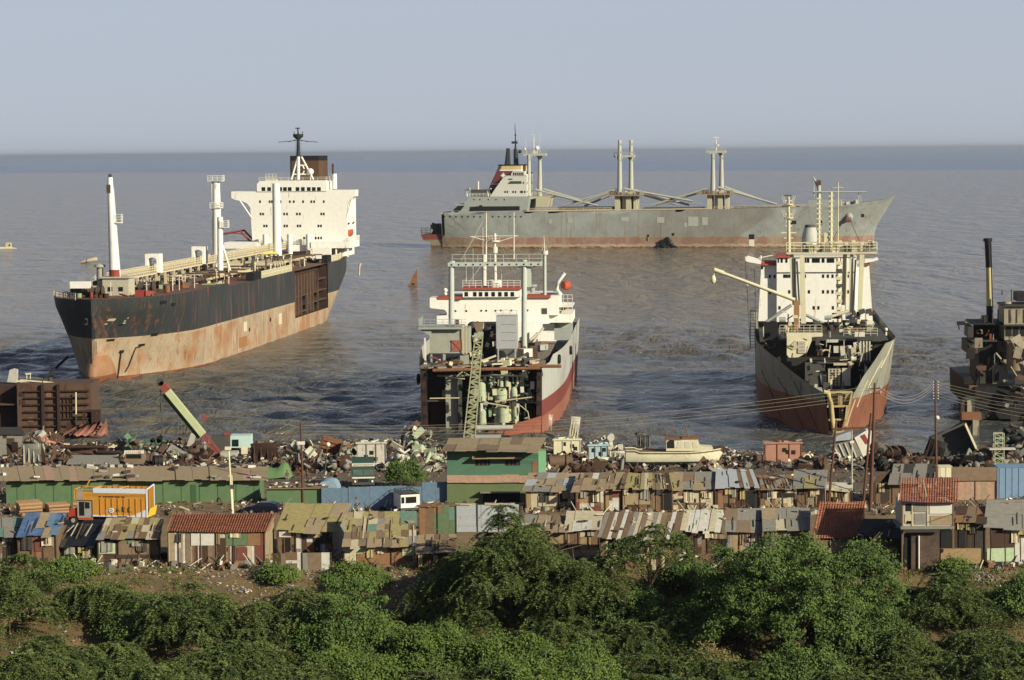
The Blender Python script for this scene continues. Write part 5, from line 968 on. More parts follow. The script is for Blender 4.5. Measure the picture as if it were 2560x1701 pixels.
# ---------------------------------------------------------------- the burnt hulk at the edge, the rusty block, floating wreckage
WK = Fr(Vector((78, 412, 0)), -4)
def hulk():
 fr = WK; H = lambda x, y, yy: fr.hit(2240 + x / 2.528, 580 + y / 2.529, y=yy)
 t = thing('burnt_hulk', 'blackened half-dismantled hulk with a tall black and yellow funnel pipe', 'ship', fr, 'ships aground off the beach')
 def blk(x0, y0, x1, y1, yy, d, n, mt, par=t): a, b = H(x0, y1, yy), H(x1, y0, yy); m = MB(); m.box(a.x, b.x, yy, yy + d, a.z, b.z); return m.build(n, mt, par)
 SOOT = paint('sooty_steel', (28, 26, 25), .4, .7, .8, RUSTD); GW = paint('sooty_white', (150, 140, 118), .5, .8, .9, RUSTD); GD = paint('sooty_grey', (62, 58, 52), .5, .8, .9, RUSTD)
 m = MB(); p = H(596, 575, 16); m.mi(0); m.tube([H(594, 580, 16), H(592, 468, 16)], .62, 12); m.mi(1); m.tube([H(592, 468, 16), H(588, 225, 16)], .58, 12); m.mi(0); m.tube([H(588, 225, 16), H(580, 62, 16)], [.6, .58], 12); a = H(580, 62, 16); m.tube([a, a + Vector((0, 0, .6))], .8, 12); m.tube([H(610, 480, 15), H(600, 70, 15)], .12, 5); m.build('funnel_pipe', [SOOT, paint('pipe_yellow', (182, 170, 120), .15, .4), ], t)
 hb = MB(); hb.prism([H(x, y, 8) for x, y in ((500, 985), (680, 975), (1300, 955), (1300, 1200), (560, 1180), (505, 1150))], (0, 40, 0)); hb.build('hull_remains', SOOT, t)
 blk(525, 765, 620, 985, 14, 14, 'dark_block', SOOT); blk(530, 845, 605, 960, 13.6, .3, 'grey_panel', GD); blk(610, 845, 705, 970, 13, 3, 'pale_panel', GW); blk(640, 690, 700, 845, 16, 3, 'pale_panel', GW); blk(650, 760, 680, 845, 15.8, .1, 'opening', BLACK); blk(625, 885, 650, 950, 12.8, .1, 'opening', BLACK)
 blk(455, 693, 640, 770, 14, 10, 'bridge_deck_side', SOOT); m = MB(); m.prism([H(x, y, 13) for x, y in ((455, 698), (520, 700), (520, 770), (480, 768))], (0, 4, 0)); m.build('wing_bracket', GD, t)
 blk(480, 575, 690, 588, 13, 10, 'top_deck', SOOT); blk(488, 588, 690, 688, 20, .3, 'back_wall', BLACK); blk(456, 600, 490, 668, 13, 6, 'side_wall', GD); blk(480, 684, 640, 696, 12.6, 8, 'floor_plate', GD)
 r = random.Random(6)
 for k in range(16): q = H(r.uniform(500, 640), r.uniform(600, 684), 13.5); m = MB(); m.bar(q, q + Vector((r.uniform(-1, 1), 0, r.uniform(-1.2, 1.2))), .12); m.build('torn_strip', r.choice((RUSTL, GW, BLACK, RUSTM, GREYP)), t)
 for k in range(70):
  q = H(r.uniform(470, 1000), r.uniform(690, 1180), r.uniform(4, 11)); m = MB(); a = r.random()
  if a < .4: m.rbox(q, (r.uniform(.6, 2.4), .15, r.uniform(.6, 2.2)), (r.uniform(-.4, .4), r.uniform(-.5, .5), r.uniform(-.4, .4))); nm = 'torn_plate'
  elif a < .75: m.bar(q, q + Vector((r.uniform(-2.4, 2.4), r.uniform(-1, 1), r.uniform(-2, 2))), r.uniform(.12, .3)); nm = 'twisted_beam'
  else: m.tube([q, q + Vector((r.uniform(-1.6, 1.6), .3, r.uniform(-1.6, 1.6)))], r.uniform(.1, .35), 7); nm = 'broken_pipe'
  m.build(nm, r.choice((SOOT, SOOT, BLACK, GD, GW, RUSTK, RUSTM)), t)
 blk(592, 645, 604, 682, 13, .6, 'red_cylinder', REDP)
 blk(683, 470, 1300, 586, 12, 8, 'cabin_wall', GW); blk(686, 590, 1300, 685, 12.5, 8, 'cabin_wall', GW); blk(680, 460, 1300, 474, 11.5, 9, 'roof_edge', GD); blk(680, 586, 1300, 596, 11.5, 9, 'deck_edge', GD)
 for k, x in enumerate((715, 760, 805, 870, 940, 1010)): blk(x, 490, x + 8, 575, 11.9, .1, 'wall_rib', GD); blk(x - 20, 600, x + 16, 660, 12.4, .1, 'burnt_opening', BLACK)
 blk(690, 690, 1300, 700, 11.5, 9, 'deck_edge', GD); m = MB(); m.prism([H(x, y, 11.5) for x, y in ((705, 700), (760, 690), (760, 700), (712, 735))], (0, .4, 0)); m.build('bracket', GW, t)
 m = MB(); a, b = H(768, 872, 12), H(768, 705, 12); rr = 1.9; m.tube([a, b], rr, 16); m.tube([b, b + Vector((0, 0, .5))], [rr, rr * .6], 16); m.build('boiler', paint('boiler_brown', (150, 130, 104), .35, .5), t)
 blk(700, 700, 735, 860, 14, .5, 'brown_wall', RUSTM); blk(805, 700, 1300, 960, 18, .5, 'dark_wall', BLACK); blk(750, 915, 1300, 965, 9, .5, 'grey_panel', GD)
 blk(765, 380, 1300, 440, 14, 5, 'winch_house', SOOT); m = MB(); m.tube([H(700, 455, 13), H(700, 440, 13)], .8, 10); m.build('ventilator', GW, t)
 for x, y0, y1 in ((671, 370, 400), (730, 365, 455), (560, 535, 575), (610, 480, 580), (645, 490, 575)): m = MB(); m.tube([H(x, y1, 13), H(x, y0, 13)], .12, 5); m.build('thin_post', GD, t)
 m = MB(); m.bar(H(392, 582, 13), H(480, 580, 13), .25); m.bar(H(392, 570, 13), H(400, 620, 13), .2); m.rbox(H(410, 578, 13), (1.4, .6, .7)); m.build('wing_spar', SOOT, t)
 m = MB(); m.prism([H(x, y, 9) for x, y in ((430, 930), (470, 905), (500, 960), (430, 965))], (0, 2, 0)); m.prism([H(x, y, 9) for x, y in ((490, 960), (508, 855), (528, 960))], (0, 1, 0)); m.build('torn_plate', SOOT, t)
 blk(545, 530, 580, 570, 13, 1.5, 'box', SOOT)
 # cut hull section standing in front
 m = MB(); m.prism([H(x, y, -12) for x, y in ((410, 1230), (412, 1075), (445, 1045), (500, 1050), (500, 1150), (470, 1230))], (0, 2, 0)); m.build('cut_section', GD, t)
 for x0, y0, x1, y1 in ((415, 1145, 540, 1190), (485, 1190, 525, 1310)): blk(x0, y0, x1, y1, -14, 2, 'rusty_panel', RUSTL if y0 < 1150 else GW)
 blk(420, 1190, 460, 1310, -13, 2, 'rusty_panel', RUSTM); blk(470, 1320, 530, 1390, -15, 2, 'rusty_panel', RUSTM); blk(450, 1065, 480, 1145, -12.3, .2, 'pale_panel', GW)
hulk()
BK = Fr(Vector(sea(80, 1085)) + Vector((0, 0, 0)), 0)
def rust_block():
 fr = BK; H = lambda x, y, yy: fr.hit(x / 3.136, 900 + y / 3.136, y=yy)
 t = thing('hull_section', 'big square cut hull section of brown rusty plates standing at the waterline', 'ship section', fr)
 m = MB(); a, b = H(140, 560, 0), H(710, 187, 0); m.box(a.x, b.x, 0, 9, -1.5, b.z); m.build('plating', RUSTM, t)
 m = MB(); c = H(-40, 560, 3); d = H(140, 200, 3); m.box(c.x - 14, d.x, 3, 9, -1.5, d.z); m.build('recess_wall', RUSTK, t)
 m = MB(); d = H(140, 345, 1); m.box(c.x - 14, d.x, .6, 3, d.z - .2, d.z); m.build('recess_shelf', RUSTM, t)
 for y in (246, 298, 352, 406, 462, 518): m = MB(); p, q = H(192, y, 0), H(700, y, 0); m.box(p.x, q.x, -.45, .02, p.z - .1, p.z + .1); m.build('stiffener', RUSTK, t)
 for x in (345, 468): m = MB(); p, q = H(x, 555, 0), H(x, 190, 0); m.box(p.x - .22, p.x + .22, -.7, .02, p.z, q.z); m.build('web_frame', RUSTK, t)
 for k, x in enumerate((500, 530, 556)): m = MB(); p, q = H(x, 450, 0), H(x, 300, 0); m.box(p.x - .06, p.x + .06, -.25, .02, p.z, q.z); m.build('stiffener', RUSTK, t)
 m = MB(); m.tube([H(597, 535, -.8), H(594, 255, -.8)], .13, 6); m.build('pipe', CREAM, t)
 for x, y in ((175, 330), (172, 270), (240, 470), (380, 275)): q = H(x, y, 0); m = MB(); m.rbox(q + Vector((0, -.03, 0)), (.9, .12, .8)); m.build('cut_patch', RUSTL if x > 200 else RUSTK, t)
 m = MB(); m.smooth = True; pp = [H(x, y, 6) for x, y in ((55, 175), (75, 80), (100, 72), (130, 80), (128, 180))]; m.smooth = False; m.prism(pp, (0, 1.5, 0)); m.build('torn_tank', paint('torn_white', (176, 172, 160), .3, .6, 1), t)
 m = MB(); q = H(210, 150, 6); m.bar(q, H(210, 105, 6), .12); m.bar(H(238, 150, 6), H(238, 105, 6), .12); m.bar(H(200, 112, 6), H(243, 108, 6), .25); m.build('frame_stub', CREAM, t)
 m = MB(); m.tube([H(393, 183, 4), H(393, 138, 4)], .4, 9); m.build('pipe_stub', RUSTM, t)
 m = MB(); m.bar(H(130, 165, 4), H(260, 185, 4), .25); m.bar(H(160, 158, 3), H(330, 172, 3), .2); m.bar(H(340, 172, 3), H(440, 186, 3), .3); m.build('loose_bars', CREAM, t)
 m = MB(); p, q = H(655, 520, -2), H(780, 400, -2); m.bar((p.x, -2, p.z), (p.x, -2, q.z), .25); m.bar((q.x, -2, p.z), (q.x, -2, q.z), .3); m.bar((p.x, -2, q.z), (q.x, -2, q.z), .3); m.bar((p.x, -2, p.z), (q.x, -2, p.z), .3); m.bar((p.x, -2, q.z), (p.x + 1, -2, p.z), .2); m.box(p.x + .3, q.x - .2, 0, .2, p.z, q.z); m.build('open_frame', RUSTK, t)
 m = MB(); m.smooth = True; pts = []
 for i in range(7):
  for j in range(5): u = i / 6; v = j / 4; x0 = H(500, 600, -6).x; x1 = H(865, 600, -6).x; pts.append((x0 + (x1 - x0) * (u * (1 - .18 * v) + .05 * v), -8 + 5 * v, .35 + (2.3 * v) * (.55 + .5 * u)))
 m.grid(pts, 7); m.build('bent_bottom_plate', paint('pink_rust', (140, 92, 76), .35, .6), t)
 m = MB(); m.prism([H(x, y, -5) for x, y in ((510, 565), (530, 490), (552, 490), (562, 565))], (0, .3, 0)); m.prism([H(x, y, -6) for x, y in ((520, 590), (590, 545), (625, 545), (600, 572))], (0, .3, 0)); m.build('torn_plate', RUSTK, t)
rust_block()
def floating():
 H = lambda x, y: (900 + x / 7.84, 560 + y / 7.84)
 p = sea(*H(1050, 1225)); D = p.y; Q = lambda x, y, d=0: P(*H(x, y), D + d)
 t = thing('sunken_bow_tip', 'small rusty orange pointed bow tip sticking up from the water', 'wreckage', p)
 m = MB(); m.prism([Q(x, y) - p for x, y in ((960, 1235), (985, 1130), (1040, 1010), (1115, 885), (1128, 1215))], (0, 2.5, 0)); m.build('bow_plating', RUSTL, t)
 m = MB(); m.prism([Q(x, y) - p + Vector((0, -.1, 0)) for x, y in ((1020, 1200), (1020, 1165), (1070, 1160), (1070, 1200))], (0, .1, 0)); m.build('hole', BLACK, t); m = MB(); c = Q(1078, 1025) - p; m.tube([c + Vector((0, -.1, 0)), c], .16, 8); m.build('hole', BLACK, t)
 m = MB(); a = Q(940, 1238) - p; m.box(a.x, a.x + 3, -.6, 3, -.5, .12); m.build('awash_plate', RUSTM, t)
 p = sea(18, 622); D = p.y; Q = lambda x, y: P(x / 7.84, 560 + y / 7.84, D)
 t = thing('half_sunk_barge', 'half sunk pale barge with a square cabin, awash far out', 'wreckage', p)
 m = MB(); m.prism([Q(x, y) - p for x, y in ((-160, 510), (-60, 460), (100, 455), (180, 450), (215, 470), (300, 480), (310, 500))], (0, 4, 0)); m.build('deck', CREAM, t)
 m = MB(); a, b = Q(105, 455) - p, Q(205, 370) - p; m.box(a.x, b.x, .5, 3, 0, b.z); m.build('cabin', BEIGE, t); m = MB(); m.prism([Q(x, y) - p + Vector((0, .4, 0)) for x, y in ((150, 440), (190, 390), (195, 440))], (0, .1, 0)); m.build('cabin_opening', BLACK, t)
 p = sea(223, 658); D = p.y; Q = lambda x, y: P(x / 7.84, 560 + y / 7.84, D)
 t = thing('capsized_boat', 'small capsized grey-brown boat hull drifting behind the tanker', 'wreckage', p)
 m = MB(); m.smooth = True; m.tube([Q(1560, 765) - p, Q(1650, 740) - p, Q(1780, 715) - p, Q(1870, 695) - p, Q(1905, 690) - p], [.15, .7, .95, .95, .7], 10); m.build('boat_hull', BEIGE, t); m = MB(); a = Q(1700, 735) - p; m.torus(a, .86, .14, 'x'); m.build('dark_band', BLACK, t)
floating()
# ================================================================ the shanty town: huts, sheds, fences
def sheet(name, col, var=.35, rust=.3): return paint(name, col, rust, .75, 1.3, RUSTM and RUST, .9)
PAL = dict(khaki=sheet('roof_khaki', (150, 138, 92)), brown=sheet('roof_brown', (122, 104, 84)), tan=sheet('roof_tan', (150, 132, 104)), grey=sheet('roof_grey', (130, 126, 116)), dark=sheet('roof_dark', (58, 54, 50)),
 cream=sheet('sheet_cream', (182, 170, 142), .3, .15), white=sheet('sheet_white', (192, 188, 176), .3, .12), wood=sheet('board_wood', (112, 90, 68)), woodd=sheet('board_dark', (70, 52, 40)), red=sheet('board_red', (112, 66, 54)), green=sheet('sheet_green', (92, 110, 80), .3, .2), teal=sheet('sheet_teal', (98, 126, 112), .3, .15),
 pale=sheet('sheet_pale', (172, 188, 150), .3, .15), orange=sheet('board_orange', (132, 98, 70)), blue=sheet('sheet_blue', (98, 120, 138), .3, .12), tarp=plain('blue_tarpaulin', (86, 110, 146), .6, .4, 1.2), black=plain('black_plastic', (34, 36, 38), .35, .3, 1), mud=sheet('mud_wall', (150, 126, 92), .3, .1), zinc=paint('zinc_sheet', (156, 160, 162), .25, .4, 1.5), pink=sheet('plank_pink', (166, 136, 114)))
def tile_mat():
 g = NG('clay_roof_tiles'); p = g.pos(); s = g.sep(p)
 n = g.noise(p, 1.1, 5, .65); n2 = g.noise(g.mp(p, (3.6, 2.6, 2.6)), 1, 1)
 c = g.mix(g.ramp(n, [(.3, 0), (.7, 1)]), lin((158, 96, 70)), lin((112, 72, 56)))
 c = g.mix(g.ramp(n2, [(.42, 0), (.6, .6)]), c, lin((186, 116, 84)))
 c = g.mix(g.ramp(g.noise(p, .5, 4, .7), [(.62, 0), (.72, .7)]), c, lin((84, 66, 52)))
 return g.done(c, .9)
TILE = tile_mat()
def brick_mat():
 g = NG('sooty_bricks'); n = g.n.new('ShaderNodeTexBrick'); g.l.new(g.mp(g.pos(), (1, 1, 1)), n.inputs['Vector'])
 mp = g.n.new('ShaderNodeCombineXYZ'); s = g.sep(g.pos()); g.l.new(s[0], mp.inputs[0]); g.l.new(s[2], mp.inputs[1]); g.l.new(mp.outputs[0], n.inputs['Vector'])
 n.inputs['Color1'].default_value = lin((88, 66, 54)); n.inputs['Color2'].default_value = lin((62, 48, 42)); n.inputs['Mortar'].default_value = lin((110, 100, 88)); n.inputs['Scale'].default_value = 2.6
 return g.done(g.mix(g.ramp(g.noise(g.pos(), .8, 4), [(.4, 0), (.65, .8)]), n.outputs[0], lin((40, 34, 30))), .95)
BRICK = brick_mat()
def roof_pieces(a, b, c, d, cols, r, strips, rows=1, thick=.05, sag=.12, lap=.12, jit=.32):
 """overlapping sheets on the quad a-b (eave, left to right), d-c (ridge, left to right)"""
 a, b, c, d = map(Vector, (a, b, c, d)); m = MB(); nrm = (b - a).cross(d - a).normalized()
 if nrm.z < 0: nrm = -nrm
 for i in range(strips):
  for j in range(rows):
   u0, u1 = i / strips, (i + 1 + lap) / strips; v0, v1 = j / rows, min(1, (j + 1 + lap) / rows)
   u1 = min(u1, 1.01); q = []
   j0 = r.uniform(-jit, jit) / strips; e0 = r.uniform(-jit, jit * .2) / 3 if j == 0 else 0
   for (u, v) in ((u0, v0 + e0), (u1, v0 + e0), (u1, v1), (u0, v1)):
    u = min(1.02, max(-.02, u + j0 * .3)); p = a.lerp(b, u).lerp(d.lerp(c, u), v); p = p - Vector((0, 0, sag * 4 * v * (1 - v) * .5)); q.append(p)
   up = nrm * (r.uniform(0, .11) + .02 * ((i + j) % 2) + (.03 if j else 0)); dn = nrm * thick
   m.mi(r.choice(cols)); m.hexa([p + up - dn for p in q] + [p + up for p in q])
 return m
def corr(a, b, c, d, m, n, h=.05):                   # corrugated sheet
 a, b, c, d = map(Vector, (a, b, c, d)); nrm = (b - a).cross(d - a).normalized()
 if nrm.z < 0: nrm = -nrm
 pts = [q.lerp(w, i / n) + nrm * (h * (1 if i % 2 else -1)) for q, w in ((a, b), (d, c)) for i in range(n + 1)]
 m.grid(pts, n + 1); m.grid([p - nrm * .04 for p in pts], n + 1); return m
def tiles(a, b, c, d, m, nu, nv):                    # rows of half-round clay tiles
 a, b, c, d = map(Vector, (a, b, c, d)); nrm = (b - a).cross(d - a).normalized()
 if nrm.z < 0: nrm = -nrm
 for j in range(nv):
  v0, v1 = j / nv, (j + 1.15) / nv; pts = []
  for v, up in ((v0, .10), (v1, .02)):
   for i in range(nu * 2 + 1):
    u = i / (nu * 2); p = a.lerp(b, u).lerp(d.lerp(c, u), min(v, 1)); k = .5 - .5 * math.cos(i * math.pi); pts.append(p + nrm * (up + .07 * k) - Vector((0, 0, .22 * 4 * u * (1 - u) * .6 * (1 - v * .4))))
  m.grid(pts, nu * 2 + 1)
 return m
def boards(x0, x1, z0, z1, y, cols, r, wmin=.18, wmax=.6, split=.5, t=.05):
 """a wall of odd boards and sheets between x0..x1, z0..z1 on the plane y (facing -y)"""
 m = MB(); x = x0
 while x < x1 - .02:
  w_ = min(r.uniform(wmin, wmax) * (2.2 if r.random() < .3 else 1), x1 - x); zc = z0; parts = [z1]
  if r.random() < split: parts = sorted(z0 + (z1 - z0) * r.uniform(.2, .85) for _ in range(r.choice((1, 1, 2, 3)))) + [z1]
  for zz in parts:
   m.mi(r.choice(cols)); e = r.uniform(0, .05); m.box(x, x + w_ - .015, y - t - e, y, zc, zz - .01 + (r.uniform(-.06, .1) if zz == z1 else 0)); zc = zz
  x += w_
 return m
def hut(name, label, u0, u1, vb, ve, back, wall, roof, rs, cat='hut', group='shacks of the shanty town', depth=4.5, ov=.45, strips=6, rows=2, eave=None, base=None, walls=None, door=None, wins=(), tile=False, seed=1, split=.5, wmin=.2, wmax=.7, part='roof', roofm=None, z0=None):
 """front wall from pixel u0..u1, foot vb, eave ve; back = (ul, ur, v) of the roof's far edge; eave = (ul, ur) of its near edge"""
 r = random.Random(seed); g0 = gnd((u0 + u1) / 2, vb); D = g0.y
 t = thing(name, label, cat, (g0.x, D, g0.z), group); L = t.location.copy(); t.rotation_euler = (0, r.uniform(-.012, .012), r.uniform(-.06, .06))
 def Q(u, v, d=0): return P(u, v, D + d) - L
 xl, xr = Q(u0, vb).x, Q(u1, vb).x; ze = Q((u0 + u1) / 2, ve).z
 el, er = eave or (u0 - 8, u1 + 8)
 a, b = Q(el, ve, -ov), Q(er, ve, -ov); a.z += r.uniform(-.22, .16); b.z += r.uniform(-.22, .16); d, c = Q(back[0], back[2], depth), Q(back[1], back[2], depth)
 names = list(PAL); mats = [PAL[k] for k in names]; ix = lambda ks: [names.index(k) for k in ks]
 zf = -.5
 m = boards(xl, xr, zf, ze - .05, 0, ix(wall), r, wmin, wmax, split); fw = m.build('front_wall', mats, t)
 m = MB(); zb = d.z - .12; xb0, xb1 = d.x + .3, c.x - .3
 def side(x, xb, s_): m.hexa([(x, 0, zf), (x + s_ * .1, 0, zf), (xb + s_ * .1, depth - .4, zf), (xb, depth - .4, zf), (x, 0, ze - .08), (x + s_ * .1, 0, ze - .08), (xb + s_ * .1, depth - .4, zb), (xb, depth - .4, zb)])
 m.mi(ix(wall)[0]); side(xl, xb0, 1); m.mi(ix(wall)[-1]); side(xr, xb1, -1); m.mi(ix(wall)[0]); m.box(xb0, xb1, depth - .5, depth - .4, zf, zb); m.build('side_walls', mats, t)
 if tile: m = MB(); n = max(6, int((b - a).length / .26)); tiles(a, b, c, d, m, n, max(6, int((d - a).length / .32))); m.build('tile_roof', TILE, t)
 elif roofm == 'corr': m = MB(); m.mi(names.index(roof[0])); corr(a, b, c, d, m, 60); m.build('roof', mats, t)
 else: m = roof_pieces(a, b, c, d, ix(roof), r, strips, rows); m.build(part, mats, t)
 if rs:
  for k in range(rs):                          # poles, planks, stones and rags holding the roof down
   m = MB()
   u, v = r.random(), r.uniform(.08, .92); p = a.lerp(b, u).lerp(d.lerp(c, u), v) + Vector((0, 0, .12)); q = a.lerp(b, u).lerp(d.lerp(c, u), max(0, v - r.uniform(.2, .6))) + Vector((0, 0, .12))
   m.mi(r.choice(ix(roof) + [names.index('woodd'), names.index('cream'), names.index('dark')]))
   if k % 3: m.bar(p, q, r.uniform(.06, .14), .06)
   else: m.rbox(p, (r.uniform(.2, .9), r.uniform(.2, .7), .1), (r.uniform(-.3, .3), 0, r.random() * 3))
   m.build('roof_plank' if k % 3 else 'roof_stone', mats, t)
 if door:
  q0, q1 = Q(door[0], door[3]), Q(door[1], door[2]); m = MB(); m.box(q0.x, q1.x, -.16, -.1, max(q0.z, -.4), q1.z); dr = m.build('door', door[4] if len(door) > 4 else PAL['woodd'], t)
  m = MB(); [m.box(x, x + .07, -.2, -.1, max(q0.z, -.4), q1.z + .06) for x in (q0.x - .05, q1.x - .02)]; m.box(q0.x, q1.x, -.2, -.1, q1.z, q1.z + .07); m.build('door_frame', PAL['wood'], dr)
 for (wu0, wv0, wu1, wv1, mt) in wins:
  q0, q1 = Q(wu0, wv1), Q(wu1, wv0); m = MB(); m.box(q0.x, q1.x, -.15, -.09, q0.z, q1.z); m.build('window' if mt is BLACK else 'wall_panel', mt, t)
 for (u, ) in (): pass
 for k in range(r.randrange(2, 5)):               # rags and sacking hung under the eave
  x = r.uniform(xl, xr - .6); w_ = r.uniform(.4, 1.3); h = r.uniform(.4, 1.3); m = MB(); m.grid([(x + w_ * i / 5, -.2 - .06 * math.sin(2.3 * i + k) - .03 * j, ze - .1 - h * j / 3 - r.uniform(0, .08)) for j in range(4) for i in range(6)], 6); m.build('hanging_cloth', PAL[r.choice(('tan', 'grey', 'brown', 'khaki', 'cream', 'woodd', 'dark'))], t)
 r2 = random.Random(seed + 5)
 for k in range(4): m = MB(); x = xl + (xr - xl) * k / 3; m.bar((x, -.12, zf), (x + r2.uniform(-.1, .1), -.12, ze), .1); m.build('wall_post', PAL['woodd'], t)
 t['_D'] = D
 return t, Q, D
A = lambda x, y: (x / 3.136, 900 + y / 3.136)
Bz = lambda x, y: (560 + x / 3.564, 1000 + y / 3.564)
Cz = lambda x, y: (1080 + x / 3.6875, 1020 + y / 3.6875)
Dz = lambda x, y: (1640 + x / 3.92, 1040 + y / 3.92)
Ez = lambda x, y: (2040 + x / 3.5635, 1000 + y / 3.5635)
# ---- front row, left to right
hut('shack', 'shack with a teal sheet roof at the edge beside the blue tarpaulin shack', -30, 45, 1412, 1337, (-40, 62, 1297), ('grey', 'wood', 'blue', 'white', 'woodd'), ('teal', 'teal', 'grey'), 3, seed=2, strips=4)
hut('shack', 'shack roofed with a torn blue and sand coloured tarpaulin', 48, 141, 1416, 1340, (64, 168, 1284), ('wood', 'woodd', 'red', 'orange', 'grey', 'wood'), ('tarp', 'tarp', 'tarp', 'tan', 'blue'), 9, eave=(42, 144), seed=3, strips=5, rows=3, part='tarpaulin_roof', wins=(((Q := A(275, 1410))[0], Q[1], A(330, 1500)[0], A(330, 1500)[1], PAL['red']),))
t_, Q_, D_ = hut('shelter', 'open shelter under a shiny black plastic sheet weighed down with pale slats', 150, 238, 1408, 1364, (166, 253, 1311), ('black', 'dark'), ('black', 'black', 'dark'), 0, eave=(143, 236), seed=4, depth=4.2, part='plastic_roof')
m = MB()
for k, (x, y0, y1) in enumerate(((570, 1315, 1365), (640, 1300, 1420), (715, 1305, 1400), (530, 1330, 1430), (600, 1300, 1400))):
 p, q = A(x, y0), A(x - 45, y1); m.mi(k % 2); m.bar(Q_(p[0], p[1], 3.4) + Vector((0, 0, .25)), Q_(q[0], q[1], .6) + Vector((0, 0, .25)), .1, .06)
m.build('roof_slats', [PAL['cream'], PAL['wood']], t_)
hut('shack', 'shack with a brown patched plank roof and a pale green wall panel', 246, 399, 1409, 1350, (270, 412, 1297), ('wood', 'woodd', 'brown', 'wood'), ('brown', 'brown', 'tan', 'khaki', 'cream', 'wood', 'grey'), 14, eave=(241, 397), seed=5, strips=9, rows=3, depth=5, wins=((248, 1357, 288, 1384, PAL['pale']), (320, 1352, 336, 1359, PAL['teal']), (290, 1386, 398, 1396, PAL['woodd'])))
hut('tiled_house', 'long low house with an orange clay tile roof and a patchwork plank wall', 422, 662, 1412, 1329, (434, 696, 1283), ('wood', 'white', 'red', 'grey', 'brown', 'cream', 'wood', 'woodd', 'tan'), (), 0, eave=(411, 672), seed=6, tile=True, depth=5.5, wmin=.15, wmax=.32, split=.25, door=(542, 564, 1346, 1408, PAL['woodd']), wins=((565, 1333, 618, 1364, PAL['green']), (619, 1333, 650, 1364, PAL['orange']), (478, 1333, 535, 1364, PAL['white']), (592, 1368, 618, 1400, PAL['red']), (548, 1356, 558, 1376, PAL['orange'])))
hut('shack', 'shack under a big khaki canvas roof hanging with ragged curtains', 694, 832, 1394, 1328, (706, 872, 1261), ('grey', 'wood', 'white', 'woodd', 'zinc', 'grey'), ('khaki', 'khaki', 'khaki', 'tan'), 8, eave=(688, 838), seed=7, strips=4, rows=2, depth=6, door=(712, 727, 1345, 1392, BLACK), wins=((698, 1329, 728, 1343, PAL['white']), (740, 1332, 752, 1372, PAL['white']), (786, 1336, 800, 1388, BLACK), (806, 1334, 812, 1382, PAL['zinc']), (814, 1360, 834, 1374, PAL['wood'])))
hut('shack', 'shack with a two-tier roof pieced together from countless sheets', 862, 1037, 1418, 1362, (877, 1048, 1281), ('wood', 'cream', 'woodd', 'pale', 'orange', 'brown'), ('tan', 'khaki', 'brown', 'grey', 'cream', 'teal', 'wood', 'tan', 'khaki'), 22, eave=(856, 1039), seed=8, strips=9, rows=5, depth=6.5, wmin=.5, wmax=1.2, wins=((893, 1382, 966, 1412, PAL['orange']), (910, 1365, 968, 1381, PAL['cream']), (1006, 1362, 1038, 1390, PAL['pale'])))
hut('shack', 'low dark lean-to with a brown sheet roof below the green sheet fence', 1046, 1130, 1424, 1384, (1044, 1140, 1338), ('woodd', 'wood', 'dark'), ('brown', 'dark', 'wood', 'tan'), 12, seed=51, strips=5, rows=3, depth=5)
hut('shack', 'grey patched shack half hidden behind the big feathery tree', 1300, 1412, 1376, 1328, (1306, 1412, 1290), ('mud', 'grey', 'wood'), ('grey', 'tan', 'brown', 'cream'), 9, seed=52, strips=6, rows=2, depth=5)
hut('shack', 'shack with cream and white sheets on its roof right behind the big feathery tree', 1420, 1497, 1375, 1326, (1414, 1505, 1279), ('mud', 'cream', 'wood'), ('cream', 'white', 'cream', 'tan'), 7, eave=(1410, 1500), seed=9, strips=4, rows=2)
hut('shack', 'shack with a striped roof of white and brown strips behind the thin small tree', 1500, 1690, 1425, 1345, (1512, 1705, 1282), ('mud', 'wood', 'cream', 'woodd'), ('white', 'wood', 'cream', 'brown', 'grey'), 16, eave=(1492, 1690), seed=10, strips=16, rows=1, depth=6, wins=((1514, 1388, 1548, 1425, PAL['cream']), (1560, 1360, 1600, 1385, BLACK)))
hut('shack', 'shack roofed with hanging cream, white and sea-green cloth strips', 1706, 1800, 1385, 1331, (1712, 1810, 1276), ('woodd', 'wood', 'grey'), ('cream', 'white', 'teal', 'white', 'cream'), 7, eave=(1700, 1800), seed=11, strips=7, rows=1, part='cloth_roof')
hut('shack', 'shack covered by a drooping grey-brown tarpaulin beside the white cloth roof', 1818, 1904, 1385, 1328, (1818, 1906, 1273), ('grey', 'mud'), ('grey', 'grey', 'brown'), 4, eave=(1812, 1906), seed=12, strips=3, rows=2, part='tarpaulin_roof')
hut('shack', 'shack with a pale sheet over a dark grey roof left of the red tiled hut', 1912, 2020, 1385, 1326, (1906, 2028, 1272), ('grey', 'mud', 'wood'), ('grey', 'cream', 'tan', 'grey'), 6, eave=(1906, 2024), seed=13, strips=4, rows=2)
hut('tiled_house', 'small house with a steep red clay tile roof behind the big leafy tree', 2042, 2150, 1400, 1347, (2052, 2172, 1255), ('mud', 'mud', 'wood'), (), 0, eave=(2030, 2150), seed=14, tile=True, depth=6.5, wmin=.8, wmax=1.5)
hut('shack', 'shack with a sagging black tar-cloth roof against the two-storey house', 2158, 2250, 1408, 1342, (2152, 2256, 1300), ('woodd', 'wood', 'dark'), ('dark', 'dark', 'grey'), 8, eave=(2146, 2254), seed=15, strips=4, rows=2, door=(2184, 2206, 1358, 1400), wins=((2164, 1350, 2180, 1372, BLACK),))
